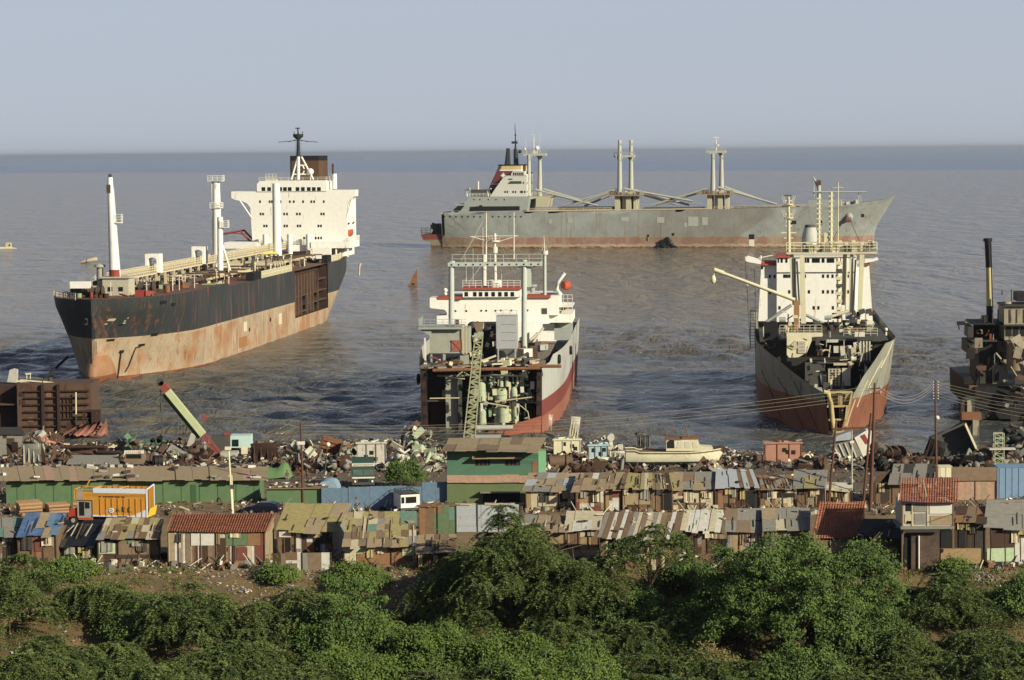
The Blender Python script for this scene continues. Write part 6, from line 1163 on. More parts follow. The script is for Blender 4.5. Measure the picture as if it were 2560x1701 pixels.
hut('shack', 'narrow shack with a rusty brown roof right of the two-storey house', 2388, 2462, 1412, 1305, (2396, 2468, 1268), ('woodd', 'dark', 'woodd'), ('brown', 'woodd', 'orange'), 4, eave=(2382, 2466), seed=16, strips=3, rows=2, wins=((2396, 1310, 2418, 1368, BLACK), (2350, 1372, 2452, 1402, PAL['mud']),))
hut('shack', 'shack with a heavy grey tarpaulin roof and a pale green lower wall', 2474, 2590, 1410, 1322, (2472, 2600, 1252), ('dark', 'woodd', 'grey', 'mud'), ('grey', 'grey', 'grey'), 3, eave=(2460, 2600), seed=17, strips=3, rows=2, part='tarpaulin_roof', wmin=.6, wmax=1.4, wins=((2466, 1370, 2534, 1404, PAL['pale']), (2478, 1332, 2534, 1368, PAL['woodd']), (2536, 1345, 2562, 1410, PAL['white'])))
# ---- two-storey house with tile roof
def two_storey():
 g0 = gnd(2310, 1432); D = g0.y; t = thing('two_storey_house', 'narrow two-storey house with red tile roof, grey-white upper floor and sooty brick base', 'house', (g0.x, D, g0.z)); L = t.location.copy()
 Q = lambda u, v, d=0: P(u, v, D + d) - L
 def bx(u0, v0, u1, v1, d, n, nm, mt, par=t): a, b = Q(u0, v1, d), Q(u1, v0, d); m = MB(); m.box(a.x, b.x, d, d + n, a.z, b.z); return m.build(nm, mt, par)
 up = bx(2257, 1258, 2384, 1316, 0, 4.5, 'upper_wall', paint('grey_white_wall', (172, 166, 150), .1, .5, .8)); bx(2252, 1316, 2386, 1324, -.3, 5, 'floor_beam', PAL['grey']); bx(2262, 1324, 2350, 1332, -.35, .3, 'floor_beam', PAL['dark'])
 bx(2278, 1330, 2349, 1435, .3, 4, 'brick_wall', BRICK); bx(2352, 1330, 2384, 1372, 1.4, 2.5, 'dark_room', BLACK)
 for u in (2256, 2383): bx(u - 2, 1258, u + 2, 1432 if u < 2300 else 1372, -.1, .18, 'corner_post', PAL['wood'])
 for u in (2281, 2319): bx(u - 2, 1258, u + 2, 1316, -.08, .08, 'wall_post', PAL['cream'], up)
 for (a, b, c, d, mt, nm) in ((2265, 1259, 2279, 1278, BLACK, 'window'), (2284, 1259, 2316, 1280, PAL['grey'], 'window_shutter'), (2324, 1260, 2382, 1285, paint('window_white', (196, 192, 180)), 'window_shutter'), (2262, 1286, 2282, 1308, PAL['cream'], 'wall_panel'), (2286, 1284, 2314, 1311, PAL['grey'], 'wall_panel'), (2326, 1290, 2382, 1313, PAL['tan'], 'wall_panel'), (2266, 1303, 2280, 1310, PAL['woodd'], 'wall_panel')): bx(a, b, c, d, -.06, .06, nm, mt, up)
 m = MB(); m.bar(Q(2320, 1306, -.1), Q(2380, 1286, -.1), .07); m.build('brace', PAL['wood'], up)
 m = MB(); m.tube([Q(2297, 1425, .15), Q(2297, 1340, .15)], .09, 7); m.build('drain_pipe', WHITE2, t)
 bx(2260, 1335, 2276, 1432, .6, .2, 'dark_entrance', BLACK)
 m = MB(); a, b, c, d = Q(2246, 1254, -.7), Q(2396, 1258, -.7), Q(2398, 1195, 5), Q(2249, 1195, 5); tiles(a, b, c, d, m, 24, 16); rf = m.build('tile_roof', TILE, t)
 m = MB(); m.bar(Q(2309, 1211, 3) + Vector((0, 0, .35)), Q(2316, 1250, -.4) + Vector((0, 0, .35)), .08); m.build('roof_batten', PAL['cream'], rf)
 m = MB(); m.bar(Q(2248, 1235, .4), Q(2246, 1254, -.6), .12); m.build('barge_board', WHITE2, rf)
 bx(2352, 1372, 2452, 1410, .8, .4, 'low_mud_wall', PAL['mud'])
two_storey()
# ---- sheet fence in front, middle
def fence(name, label, u0, u1, vt, vb, cols, seed, cat='fence', wmin=.6, wmax=1.3, cap=None, vt1=None, split=.1):
 r = random.Random(seed); g0 = gnd((u0 + u1) / 2, vb); D = g0.y; t = thing(name, label, cat, (g0.x, D, g0.z)); L = t.location.copy()
 names = list(PAL); a, b = P(u0, vb, D) - L, P(u1, vt, D) - L
 m = boards(a.x, b.x, -.3, b.z, 0, [names.index(c) for c in cols], r, wmin, wmax, split); m.build('panels', [PAL[k] for k in names], t)
 n = max(2, int((b.x - a.x) / 2.2))
 for k in range(n + 1): m = MB(); x = a.x + (b.x - a.x) * k / n; m.bar((x, -.12, -.4), (x, -.12, b.z + r.uniform(0, .25)), .09); m.build('post', PAL['woodd'], t)
 if cap: m = MB(); [m.rbox((r.uniform(a.x, b.x), .3, b.z + .06), (r.uniform(.8, 2.4), r.uniform(.5, 1.2), .08), (0, r.uniform(-.05, .05), r.uniform(-.2, .2))) for k in range(int((b.x - a.x) * 1.3))]; m.build('top_planks', PAL[cap], t)
 return t
fence('sheet_fence', 'fence of green and dark green metal sheets with a rusty plank on top', 1048, 1140, 1266, 1338, ('green', 'teal', 'green', 'orange', 'wood'), 21, cap='orange')
fence('sheet_fence', 'fence of white corrugated sheets and brown planks behind the big feathery tree', 1141, 1300, 1262, 1330, ('zinc', 'wood', 'zinc', 'brown', 'zinc', 'grey'), 22, cap='cream')
fence('low_plank_fence', 'low fence of rusty frames and planks below the khaki canvas shack', 684, 828, 1382, 1430, ('woodd', 'wood', 'brown', 'grey', 'white', 'woodd'), 23, wmin=.3, wmax=.8)
fence('low_wall', 'low rail and dark boards between the many-sheet shack and the big tree', 1040, 1112, 1386, 1425, ('woodd', 'dark', 'woodd'), 24)
fence('plank_fence', 'crooked weathered board fence below the blue tarpaulin shack', 30, 150, 1396, 1432, ('wood', 'woodd', 'grey'), 25, wmin=.2, wmax=.4)
# ---- upper row of shops
hut('shop_shack', 'stall under grey plank sheets with bicycles leaning in front', 1316, 1436, 1276, 1229, (1316, 1440, 1184), ('cream', 'mud', 'wood', 'white', 'woodd'), ('grey', 'grey', 'tan', 'zinc'), 8, eave=(1302, 1430), seed=31, strips=5, rows=3, depth=5, wins=((1346, 1240, 1396, 1266, PAL['cream']), (1400, 1234, 1420, 1255, BLACK)), group='stalls in the upper row')
hut('shop_shack', 'stall with a brown roof bearing two white sheets', 1440, 1550, 1278, 1226, (1441, 1560, 1184), ('orange', 'wood', 'white', 'red', 'mud'), ('tan', 'brown', 'tan', 'white'), 9, eave=(1430, 1552), seed=32, strips=6, rows=3, depth=5, group='stalls in the upper row')
hut('shop_shack', 'stall with a roof heaped with dark vertical slats', 1556, 1680, 1278, 1222, (1562, 1682, 1184), ('cream', 'mud', 'wood', 'woodd'), ('khaki', 'wood', 'brown', 'cream', 'woodd'), 30, eave=(1550, 1690), seed=33, strips=14, rows=1, depth=5, door=(1658, 1680, 1230, 1274, BLACK), wins=((1562, 1232, 1625, 1262, PAL['tan']),), group='stalls in the upper row')
hut('shop_shack', 'stall with a wide sagging grey-brown roof and shelves at its front', 1682, 1786, 1274, 1228, (1684, 1790, 1182), ('mud', 'cream', 'wood'), ('brown', 'grey', 'tan'), 9, eave=(1676, 1790), seed=34, strips=4, rows=2, depth=5, wins=((1684, 1240, 1740, 1246, PAL['cream']), (1684, 1248, 1740, 1256, BLACK), (1684, 1257, 1750, 1262, PAL['wood'])), group='stalls in the upper row')
hut('shop_shack', 'stall with a shiny corrugated zinc roof striped by planks', 1788, 1890, 1274, 1221, (1792, 1884, 1174), ('orange', 'wood', 'woodd', 'red'), ('zinc', 'wood', 'zinc', 'brown', 'zinc'), 5, eave=(1786, 1898), seed=35, strips=9, rows=1, depth=5, door=(1862, 1896, 1226, 1272, BLACK), group='stalls in the upper row')
hut('shop_shack', 'stall with a low ragged awning and heaps of scrap on its roof', 1900, 1986, 1272, 1226, (1896, 1982, 1190), ('cream', 'mud', 'wood', 'pale'), ('grey', 'woodd', 'brown', 'orange'), 34, eave=(1900, 1990), seed=36, strips=6, rows=3, depth=4.5, wins=((1926, 1233, 1986, 1244, BLACK),), group='stalls in the upper row')
hut('shop_shack', 'stall under a sloping greenish tarpaulin beside the slanting poles', 1992, 2062, 1270, 1220, (1980, 2066, 1176), ('mud', 'wood', 'grey'), ('grey', 'khaki', 'grey'), 6, eave=(1984, 2062), seed=37, strips=3, rows=2, depth=6, group='stalls in the upper row')
hut('shop_shack', 'hut with white cloth on its roof between the leaning poles', 2068, 2126, 1262, 1226, (2066, 2130, 1208), ('wood', 'mud', 'cream'), ('white', 'cream', 'white'), 4, eave=(2062, 2126), seed=38, strips=3, rows=2, depth=3.5, group='stalls in the upper row')
hut('shop_shack', 'large shack under a strapped dark grey tarpaulin above the two-storey house', 2180, 2330, 1260, 1205, (2230, 2340, 1162), ('woodd', 'wood', 'dark'), ('grey', 'dark', 'grey'), 12, eave=(2222, 2338), seed=39, strips=4, rows=2, depth=6, group='stalls in the upper row')
fence('plank_fence', 'tall fence of brown cloth over pinkish planks at the yard edge', 2385, 2490, 1168, 1250, ('pink', 'pink', 'tan', 'pink'), 41, wmin=.5, wmax=.8)
m = MB(); D_ = gnd(2437, 1250).y - .3; a, b = P(2380, 1203, D_), P(2492, 1168, D_); m.box(a.x, b.x, D_, D_ + .06, a.z, b.z); solo(m, 'brown_cloth_screen', PAL['brown'], (a.x, D_, a.z), 'brown sacking screen hung along the top of the pinkish plank fence', 'screen')
def container(u0, v0, u1, v1, name, label, mt, dep=3, rib=True):
 g0 = gnd((u0 + u1) / 2, v1); D = g0.y; t = thing(name, label, 'container', (g0.x, D, g0.z)); L = t.location.copy(); a, b = P(u0, v1, D) - L, P(u1, v0, D) - L
 m = MB(); m.box(a.x, b.x, 0, dep, -.3, b.z); m.build('walls', mt, t)
 m = MB(); [m.box(x - .05, x + .05, -.06, 0, -.3, b.z) for x in np.arange(a.x + .3, b.x, .8)]; m.box(a.x, b.x, -.08, dep, b.z, b.z + .08); m.build('ribs', mt, t); return t
container(2493, 1168, 2620, 1246, 'blue_container', 'blue rust-streaked steel container wall at the edge of the yard', paint('blue_container', (112, 138, 162), .35, .4, 1))
container(2346, 1168, 2381, 1194, 'cream_box', 'small cream yellow steel box in front of the thin lamp pole', CREAM, 2)
# ---- long green shed, green two-storey office, blue walls
GSH = paint('green_shed_paint', (88, 112, 78), .22, .5, .6, RUST)
def shed():
 g0 = gnd(330, 1258); D = g0.y; t = thing('green_shed', 'long low green shed with a tan sheet roof behind the yellow truck', 'shed', (g0.x, D, g0.z)); L = t.location.copy(); Q = lambda u, v, d=0: P(u, v, D + d) - L; r = random.Random(3)
 m = MB(); a, b = Q(16, 1258), Q(646, 1199); m.box(a.x, b.x, 0, 7, -.4, b.z - .1); m.build('walls', GSH, t)
 m = MB()
 for x in np.arange(a.x + 1.4, b.x, 2.3): m.box(x - .03, x + .03, -.04, 0, -.4, b.z - .15)
 m.build('wall_seams', paint('shed_seam', (56, 84, 50)), t)
 e0, e1, c, d = Q(-30, 1202, -.7), Q(668, 1200, -.7), Q(668, 1168, 7.2), Q(-40, 1166, 7.2)
 names = list(PAL); m = roof_pieces(e0, e1, c, d, [names.index('tan')] * 5 + [names.index('pink')], r, 34, 1, sag=.1); rf = m.build('roof', [PAL[k] for k in names], t)
 for k in range(34):
  u, v = r.random(), r.choice((.12, .92, r.random())); p = e0.lerp(e1, u).lerp(d.lerp(c, u), v); m = MB(); m.rbox(p + Vector((0, 0, .22)), (r.uniform(.5, 1.5), r.uniform(.4, .9), r.uniform(.15, .4)), (r.uniform(-.2, .2), r.uniform(-.2, .2), r.random() * 3)); m.build('roof_stone', r.choice((PAL['grey'], PAL['white'], PAL['dark'])), rf)
 m = MB(); q0, q1 = Q(478, 1258), Q(484, 1212); m.box(q0.x, q1.x + .3, -.06, 0, -.3, q1.z); m.build('rust_patch', paint('shed_seam', (1, 1, 1)), t)
shed()
def shed2():
 g0 = gnd(735, 1262); D = g0.y; t = thing('green_shed', 'small green shed piece with litter on its flat roof behind the dark car', 'shed', (g0.x, D, g0.z)); L = t.location.copy(); Q = lambda u, v, d=0: P(u, v, D + d) - L; r = random.Random(4)
 a, b = Q(667, 1262), Q(803, 1222); m = MB(); m.box(a.x, b.x, 0, 4, -.3, b.z); m.build('walls', GSH, t); m = MB(); m.box(a.x - .2, b.x + .8, -.3, 4.2, b.z + .02, b.z + .14); rf = m.build('roof', PAL['brown'], t)
 for k in range(26): m = MB(); m.rbox((r.uniform(a.x, b.x), r.uniform(0, 4), b.z + .25), (r.uniform(.2, .8), r.uniform(.2, .6), .15), (0, 0, r.random() * 3)); m.build('litter_piece', r.choice((PAL['white'], PAL['orange'], PAL['dark'], PAL['cream'])), rf)
 p = gnd(660, 1196); t2 = thing('tarpaulin_tent', 'green tarpaulin draped over goods behind the end of the green shed', 'tarpaulin', (p.x, p.y, p.z)); m = MB(); m.smooth = True; pts = []; W_ = PX(p.y) * 72
 for i in range(13):
  for j in range(9): u = i / 12; v = j / 8; pts.append((W_ * (2 * u - 1), -1.5 + 4 * v, -.2 + (1.1 + .8 * math.exp(-((u - .88) / .1) ** 2) + .12 * math.sin(11 * u + 5 * v)) * math.sin(math.pi * min(.98, .02 + .96 * v)) ** .6 * min(1, 9 * u, 9 * (1 - u) + .05) * 1.5))
 m.grid(pts, 9); m.build('tarpaulin', paint('green_tarp', (92, 122, 78), .05, .5, 1), t2)
 m = MB(); m.smooth = True; p = gnd(820, 1258); t3 = thing('covered_load', 'silvery blue tarpaulin hung over a rounded load by the blue wall', 'tarpaulin', (p.x, p.y, p.z)); H_ = P(820, 1202, p.y).z - p.z; W_ = PX(p.y) * 62
 pts = [(W_ * .5 * math.cos(math.pi * i / 12) * (1 if j else .96), j * 1.2, max(0, H_ * math.sin(math.pi * i / 12) ** .6 + .12 * math.sin(5 * i + 4 * j))) for j in range(4) for i in range(13)]; m.grid(pts, 13); m.add([pts[i] for i in range(13)], [tuple(range(13))]); m.build('tarpaulin', paint('silver_tarp', (132, 152, 166), .05, .6, 1.5), t3)
shed2()
def blue_wall(u0, u1, vt, vb, label, rel):
 g0 = gnd((u0 + u1) / 2, vb); D = g0.y; t = thing('blue_sheet_wall', label, 'wall', (g0.x, D, g0.z)); L = t.location.copy(); a, b = P(u0, vb, D) - L, P(u1, vt, D) - L
 m = MB(); x = a.x; r = random.Random(int(u0))
 while x < b.x - .1: w_ = min(b.x - x, r.uniform(1.6, 3.4)); m.box(x, x + w_ - .03, -r.uniform(0, .06), .15, -.3, b.z + r.uniform(-.08, .08)); x += w_
 m.build('sheets', PAL['blue'], t); [(lambda mm: (mm.bar((q, .2, -.3), (q, .2, b.z + .1), .1), mm.build('post', PAL['woodd'], t)))(MB()) for q in np.linspace(a.x, b.x, 5)]
blue_wall(872, 1054, 1216, 1276, 'blue sheet wall standing behind the white jeep', 0); blue_wall(1055, 1128, 1206, 1257, 'taller blue sheet wall joined to the green office building', 0); blue_wall(804, 870, 1222, 1262, 'short darker stretch of blue sheet wall beside the covered load', 0)
def office():
 g0 = gnd(1230, 1257); D = g0.y; t = thing('green_office', 'two-storey green office building with a wide tan roof and a pale band', 'building', (g0.x, D, g0.z)); L = t.location.copy(); Q = lambda u, v, d=0: P(u, v, D + d) - L
 OG = paint('office_green', (74, 106, 84), .12, .4, .5, RUST)
 def bx(u0, v0, u1, v1, d, n, nm, mt, par=t): a, b = Q(u0, v1, d), Q(u1, v0, d); m = MB(); m.box(a.x, b.x, d, d + n, a.z, b.z); return m.build(nm, mt, par)
 lo = bx(1118, 1205, 1342, 1260, .15, 6, 'lower_wall', paint('office_olive', (92, 104, 68), .2, .4)); up = bx(1118, 1128, 1340, 1190, 0, 6.2, 'upper_wall', OG)
 r = random.Random(5)
 for k in range(5): u = 1118 + 45 * k; bx(u, 1188 + r.uniform(-1, 1), u + 44.5, 1207 + r.uniform(-1, 1), -.12, .3, 'band_sheet', PAL['pink'])
 e0, e1, c, d = Q(1108, 1126, -1.6), Q(1347, 1130, -1.6), Q(1363, 1096, 7), Q(1121, 1097, 7); names = list(PAL); m = roof_pieces(e0, e1, c, d, [names.index('tan')] * 6 + [names.index('brown')], random.Random(9), 9, 2, sag=.05); m.build('roof', [PAL[k] for k in names], t)
 m = MB(); p = Q(1340, 1130, 0); q = Q(1363, 1100, 6.2); m.prism([(p.x, 0, Q(1340, 1192).z), (p.x, 0, p.z), (p.x, 6.2, q.z), (p.x, 6.2, Q(1340, 1192).z)], (.3, 0, 0)); m.build('gable', OG, t)
 bx(1331, 1155, 1343, 1182, -.05, .1, 'rusty_panel', PAL['orange'], up)
 m = MB(); a, b = Q(1180, 1146, -1.1), Q(1306, 1142, -.05); m.hexa([(a.x, -1.1, a.z - .12), (b.x, -1.1, a.z - .12), (b.x, -.02, b.z), (a.x, -.02, b.z), (a.x, -1.1, a.z), (b.x, -1.1, a.z), (b.x, -.02, b.z + .15), (a.x, -.02, b.z + .15)]); m.build('window_hood', PAL['tan'], up)
 for u0, u1 in ((1189, 1225), (1264, 1300)):
  w_ = bx(u0, 1151, u1, 1164, -.05, .1, 'window', BLACK, up)
  for k in range(3): bx(u0 + 8 + 10 * k, 1151, u0 + 9.5 + 10 * k, 1164, -.08, .04, 'window_bar', PAL['wood'], up)
 bx(1208, 1230, 1300, 1256, -.08 + .15, .1, 'doorway', BLACK, lo); m = MB(); a, b = Q(1200, 1232, -1), Q(1300, 1228, .1); m.hexa([(a.x, -1, a.z - .1), (b.x, -1, a.z - .1), (b.x, .1, b.z - .1), (a.x, .1, b.z - .1), (a.x, -1, a.z), (b.x, -1, a.z), (b.x, .1, b.z), (a.x, .1, b.z)]); m.build('door_hood', PAL['grey'], lo)
 bx(1342, 1128, 1365, 1192, 3.5, 2, 'side_wing', paint('office_pale_green', (120, 164, 124), .1, .4))
office()
# ================================================================ vehicles, cranes, boat, poles
YEL = paint('truck_yellow', (190, 136, 54), .12, .3, 1); SIL = paint('cab_silver', (150, 148, 142), .15, .4, 1); WBL = paint('truck_pale_band', (198, 206, 214), .05, .2, 1); TYRE = plain('tyre_rubber', (28, 27, 26), .85, .3)
def wheel(par, x, y, z, r, wd_=.32, rim=GREYP):
 m = MB(); m.torus((x, y, z), r * .72, r * .3, 'y', 16, 8); w_ = m.build('wheel', TYRE, par); m = MB(); m.tube([(x, y - wd_ * .4, z), (x, y + wd_ * .4, z)], r * .52, 12); m.build('rim', rim, w_)
def yellow_truck():
 g0 = gnd(*A(900, 1300)); fr = Fr((g0.x, g0.y + 1.2, g0.z), -11); t = thing('lorry', 'yellow open-topped lorry with black lettering on its high side', 'lorry', fr)
 def bx(n, mt, *q): m = MB(); m.box(*q); return m.build(n, mt, t)
 x0, x1, W_, zb, zt = -2.4, 4.2, 1.25, 1.05, 4.3
 m = MB(); m.box(x0, x1, -W_, -W_ + .08, zb, zt); side = m.build('side_wall', YEL, t)
 m = MB(); m.box(x0, x1, W_ - .08, W_, zb, zt); sf = m.build('side_wall', YEL, t)
 bx('floor', PAL['wood'], x0, x1, -W_ + .1, W_ - .1, zb, zb + .1); bx('front_wall', YEL, x0, x0 + .08, -W_ + .1, W_ - .1, zb + .1, zt)
 m = MB(); [m.box(x0 + .9 + .72 * k, x0 + 1.0 + .72 * k, -W_ - .07, -W_, zb + .05, zt - 1.1) for k in range(8)]; [m.box(x0 + .9 + .72 * k, x0 + 1.0 + .72 * k, W_ - .15, W_ - .08, zb + .2, zt) for k in range(8)]; m.build('side_ribs', paint('truck_yellow_dark', (180, 116, 38), .1, .4, 1), side)
 m = MB(); [m.box(x0 - .9, x1, -W_ - .05, -W_, zt - .85 + .14 * k, zt - .8 + .14 * k) for k in range(2)]; m.build('side_rails', YEL, side)
 m = MB(); m.box(x0 + .1, x1, -W_ - .055, -W_ + .1, zt - .52, zt + .04); m.build('pale_band', WBL, side)
 m = MB(); m.prism([(x1 - 2.1, -W_ - .03, zb), (x1, -W_ - .03, zb), (x1, -W_ - .03, zb + .95)], (0, .03, 0)); m.build('pale_wedge', WBL, side)
 m = MB(); m.box(x0, x1 - 1.6, -W_ - .04, -W_, zb - .02, zb + .16); m.build('pale_skirt', WBL, side); m = MB(); m.box(x0 + 3.0, x0 + 4.2, -W_ - .06, -W_ - .041, zb + .02, zb + .1); m.build('dark_plate', BLACK, side)
 # lettering A R C, emblem, small row of writing
 LT = paint('letter_dark_green', (34, 52, 40), 0, .1); zl, hL = zb + .58, .56
 def stroke(n, segs, mt=LT, t_=.1):
  m = MB(); [m.bar((xa, -W_ - .03, za), (xb, -W_ - .03, zb_), t_, .04) for xa, za, xb, zb_ in segs]; m.build(n, mt, side)
 xa = x0 + 2.9; stroke('letter', [(xa, zl, xa + .16, zl + hL), (xa + .16, zl + hL, xa + .32, zl), (xa + .07, zl + .15, xa + .25, zl + .15)])
 xa = x0 + 3.6; stroke('letter', [(xa + .04, zl, xa + .04, zl + hL), (xa, zl + hL, xa + .26, zl + hL), (xa + .28, zl + hL, xa + .3, zl + .24), (xa + .04, zl + .22, xa + .28, zl + .22), (xa + .14, zl + .22, xa + .34, zl)])
 xa = x0 + 4.3; stroke('letter', [(xa + .32, zl + hL - .06, xa + .22, zl + hL), (xa + .22, zl + hL, xa + .1, zl + hL), (xa + .1, zl + hL, xa + .02, zl + .32), (xa + .02, zl + .32, xa + .02, zl + .1), (xa + .02, zl + .1, xa + .1, zl), (xa + .1, zl, xa + .24, zl), (xa + .24, zl, xa + .34, zl + .08)])
 for k in range(2): xa = x0 + 4.0 + .72 * k; stroke('full_stop', [(xa, zl, xa + .06, zl)])
 m = MB(); m.tube([(x0 + 2.3, -W_ - .08, zl + .15), (x0 + 2.3, -W_, zl + .15)], .3, 16); em = m.build('emblem', WBL, side); m = MB(); [m.rbox((x0 + 2.3 + .14 * math.cos(a), -W_ - .085, zl + .15 + .14 * math.sin(a)), (.1, .02, .1)) for a in (0, 1.3, 2.5, 3.8, 5)]; m.build('emblem_mark', paint('emblem_green', (96, 120, 96), 0, .1), em)
 stroke('pale_writing', [(x0 + 1.5, zl + .05, x0 + 1.95, zl + .12), (x0 + 1.5, zl - .08, x0 + 1.9, zl - .02)], WBL, .06)
 r = random.Random(1); segs = []
 for k, (wa, wb) in enumerate(((.85, 1.15), (1.35, 1.55), (1.6, 1.85), (2.0, 2.25), (2.3, 2.6), (2.8, 3.3), (3.6, 3.95))):
  q = x0 + wa
  while q < x0 + wb: segs += [(q, zt - 1.0, q, zt - .84), (q, zt - (.84 if r.random() < .5 else .92), q + .07, zt - (.84 if r.random() < .5 else 1.0))]; q += .1
 stroke('small_writing', segs, paint('letter_brown', (84, 52, 24), 0, .1), .035)
 # rear posts, tailgate, over-cab rack
 m = MB(); m.bar((x1, -W_, zb), (x1, -W_, zt + .05), .16); m.bar((x1, W_, zb + .9), (x1, W_, zt + .25), .12); m.bar((x1, -W_, zt), (x1, W_, zt + .25), .12); m.build('rear_frame', WBL, t)
 m = MB(); m.hexa([(x1 + .05, -W_, zb), (x1 + .12, -W_, zb), (x1 + .12, W_, zb), (x1 + .05, W_, zb), (x1 + .3, -W_, zb + 1.0), (x1 + .37, -W_, zb + 1.0), (x1 + .37, W_, zb + 1.1), (x1 + .3, W_, zb + 1.1)]); m.build('tailgate', paint('tailgate_yellow', (216, 176, 50), .05, .2), t)
 m = MB(); m.bar((x0 + .8, W_ - .2, zt), (x0 + 1.6, -W_, zt), .1); m.bar((x0 + 3.6, W_ - .2, zt), (x0 + 2.7, -W_, zt - .1), .1); m.build('cross_bars', YEL, t)
 xc0, xc1 = x0 - 1.9, x0 - .05
 m = MB(); [m.bar(p, q, .1) for p, q in (((xc0 - .3, -W_, 2.95), (xc0 - .3, -W_, 4.15)), ((xc0 - .3, W_, 2.95), (xc0 - .3, W_, 4.15)), ((xc0 - .3, -W_, 4.15), (x0, -W_, 4.15)), ((xc0 - .3, W_, 4.15), (x0, W_, 4.15)), ((xc0 - .3, -W_, 4.15), (xc0 - .3, W_, 4.15)), ((xc0 - .3, -W_, 2.98), (x0, -W_, 2.98)), ((xc0, -W_, 2.95), (xc0, -W_, 4.15)))]; m.box(xc0 + .7, x0, -W_ - .02, -W_ + .04, 3.0, 3.9); m.build('roof_rack', YEL, t)
 m = MB(); m.box(xc0 + .1, xc0 + .75, -W_ - .01, -W_ + .03, 3.05, 4.1); m.build('rack_panel', SIL, t); m = MB(); m.bar((xc0 + .5, .4, 4.15), (xc0 + 1.0, .4, 5.0), .45, .06); m.build('loose_board', YEL, t)
 m = MB(); m.box(xc0 + .3, x0, -W_ + .05, W_ - .05, 3.0, 3.05); m.build('rack_floor', PAL['wood'], t)
 # cab, bonnet, chassis, wheels
 cb = MB(); cb.box(xc0, xc1, -1.15, 1.15, .85, 2.9); cab_ = cb.build('cab', SIL, t)
 m = MB(); m.box(xc0 + .25, xc0 + .85, -1.19, -1.15, 1.1, 2.7); m.build('open_door', BLACK, cab_); m = MB(); m.box(xc0 + .98, xc0 + 1.5, -1.19, -1.15, 1.95, 2.65); m.build('side_window', GLASS, cab_); m = MB(); m.box(xc0 - .04, xc0, -1.0, 1.0, 1.95, 2.65); m.build('windscreen', GLASS, cab_); m = MB(); m.box(xc0 + 1.0, xc0 + 1.35, -1.21, -1.16, 2.68, 2.78); m.build('yellow_lamp', YEL, cab_)
 m = MB(); m.smooth = False; m.prism([(xc0 - 1.15, -.95, .85), (xc0, -.95, .85), (xc0, -.95, 1.95), (xc0 - .6, -.95, 1.85), (xc0 - 1.1, -.95, 1.6)], (0, 1.9, 0)); bn = m.build('bonnet', paint('bonnet_red', (168, 58, 36), .1, .3, 1), t)
 for y in (-.75, .75): m = MB(); m.ball((xc0 - 1.16, y, 1.25), .16, 8, 6); m.build('headlight', WHITE, bn)
 bx('bumper', REDP, xc0 - 1.4, xc0 - 1.2, -1.15, 1.15, .55, .85); bx('chassis', BLACK, xc0 - 1.1, x1, -.5, .5, .6, .84); bx('side_step', ORANGE, xc0 + .1, xc1, -1.18, -1.0, .6, .82)
 for x in (xc0 - .55, x1 - 1.6): [wheel(t, x, y, .5, .5) for y in (-1.02, 1.02)]
 wheel(t, x1 - .4, -1.02, .5, .5)
yellow_truck()
def green_truck():
 g0 = gnd(909, 1221); fr = Fr(g0, 4); t = thing('lorry', 'dark green lorry seen head-on with a pale lettered board over its windscreen', 'lorry', fr); W_ = 1.5; G_ = paint('truck_green', (48, 74, 60), .1, .4, 1)
 def bx(n, mt, *q, par=t): m = MB(); m.box(*q); return m.build(n, mt, par)
 c = bx('cab', G_, -W_, W_, 0, 1.8, .6, 2.95); bx('windscreen', plain('windscreen_grey', (92, 104, 98), .15, .3), -W_ + .12, -.05, -.03, 0, 1.75, 2.5, par=c); bx('windscreen', MATS['windscreen_grey'], .05, W_ - .12, -.03, 0, 1.75, 2.5, par=c)
 sg = bx('name_board', WHITE2, -W_, W_, -.12, .2, 2.98, 3.35); r = random.Random(2); m = MB()
 for k in range(15): x = -1.3 + k * .18; m.bar((x, -.14, 3.08), (x + r.uniform(-.03, .08), -.14, 3.26), .045, .03); m.bar((x, -.14, r.choice((3.08, 3.17, 3.26))), (x + .1, -.14, r.choice((3.1, 3.26))), .04, .03)
 m.build('board_writing', DGREY, sg)
 bx('pale_stripe', WHITE2, -W_, W_, -.04, 0, 1.32, 1.52, par=c); bx('bumper', DGREY, -W_, W_, -.25, -.05, .5, .8); bx('grille', BLACK, -.7, .7, -.03, 0, .85, 1.25, par=c); bx('red_panel', REDP, -1.3, -.8, -.04, 0, .9, 1.25, par=c)
 for x in (-1.15, 1.15): m = MB(); m.ball((x, -.05, .9), .16, 8, 6); m.build('headlight', WHITE, c)
 bx('load_body', G_, -W_, W_, 2.0, 7.5, .9, 3.3); [wheel(t, x, y, .5, .5) for x in (-1.2, 1.2) for y in ()]
 for x in (-1.2, 1.2):
  for y in (.9, 6.2): m = MB(); m.torus((x, y, .5), .36, .15, 'x'); m.build('wheel', TYRE, t)
green_truck()
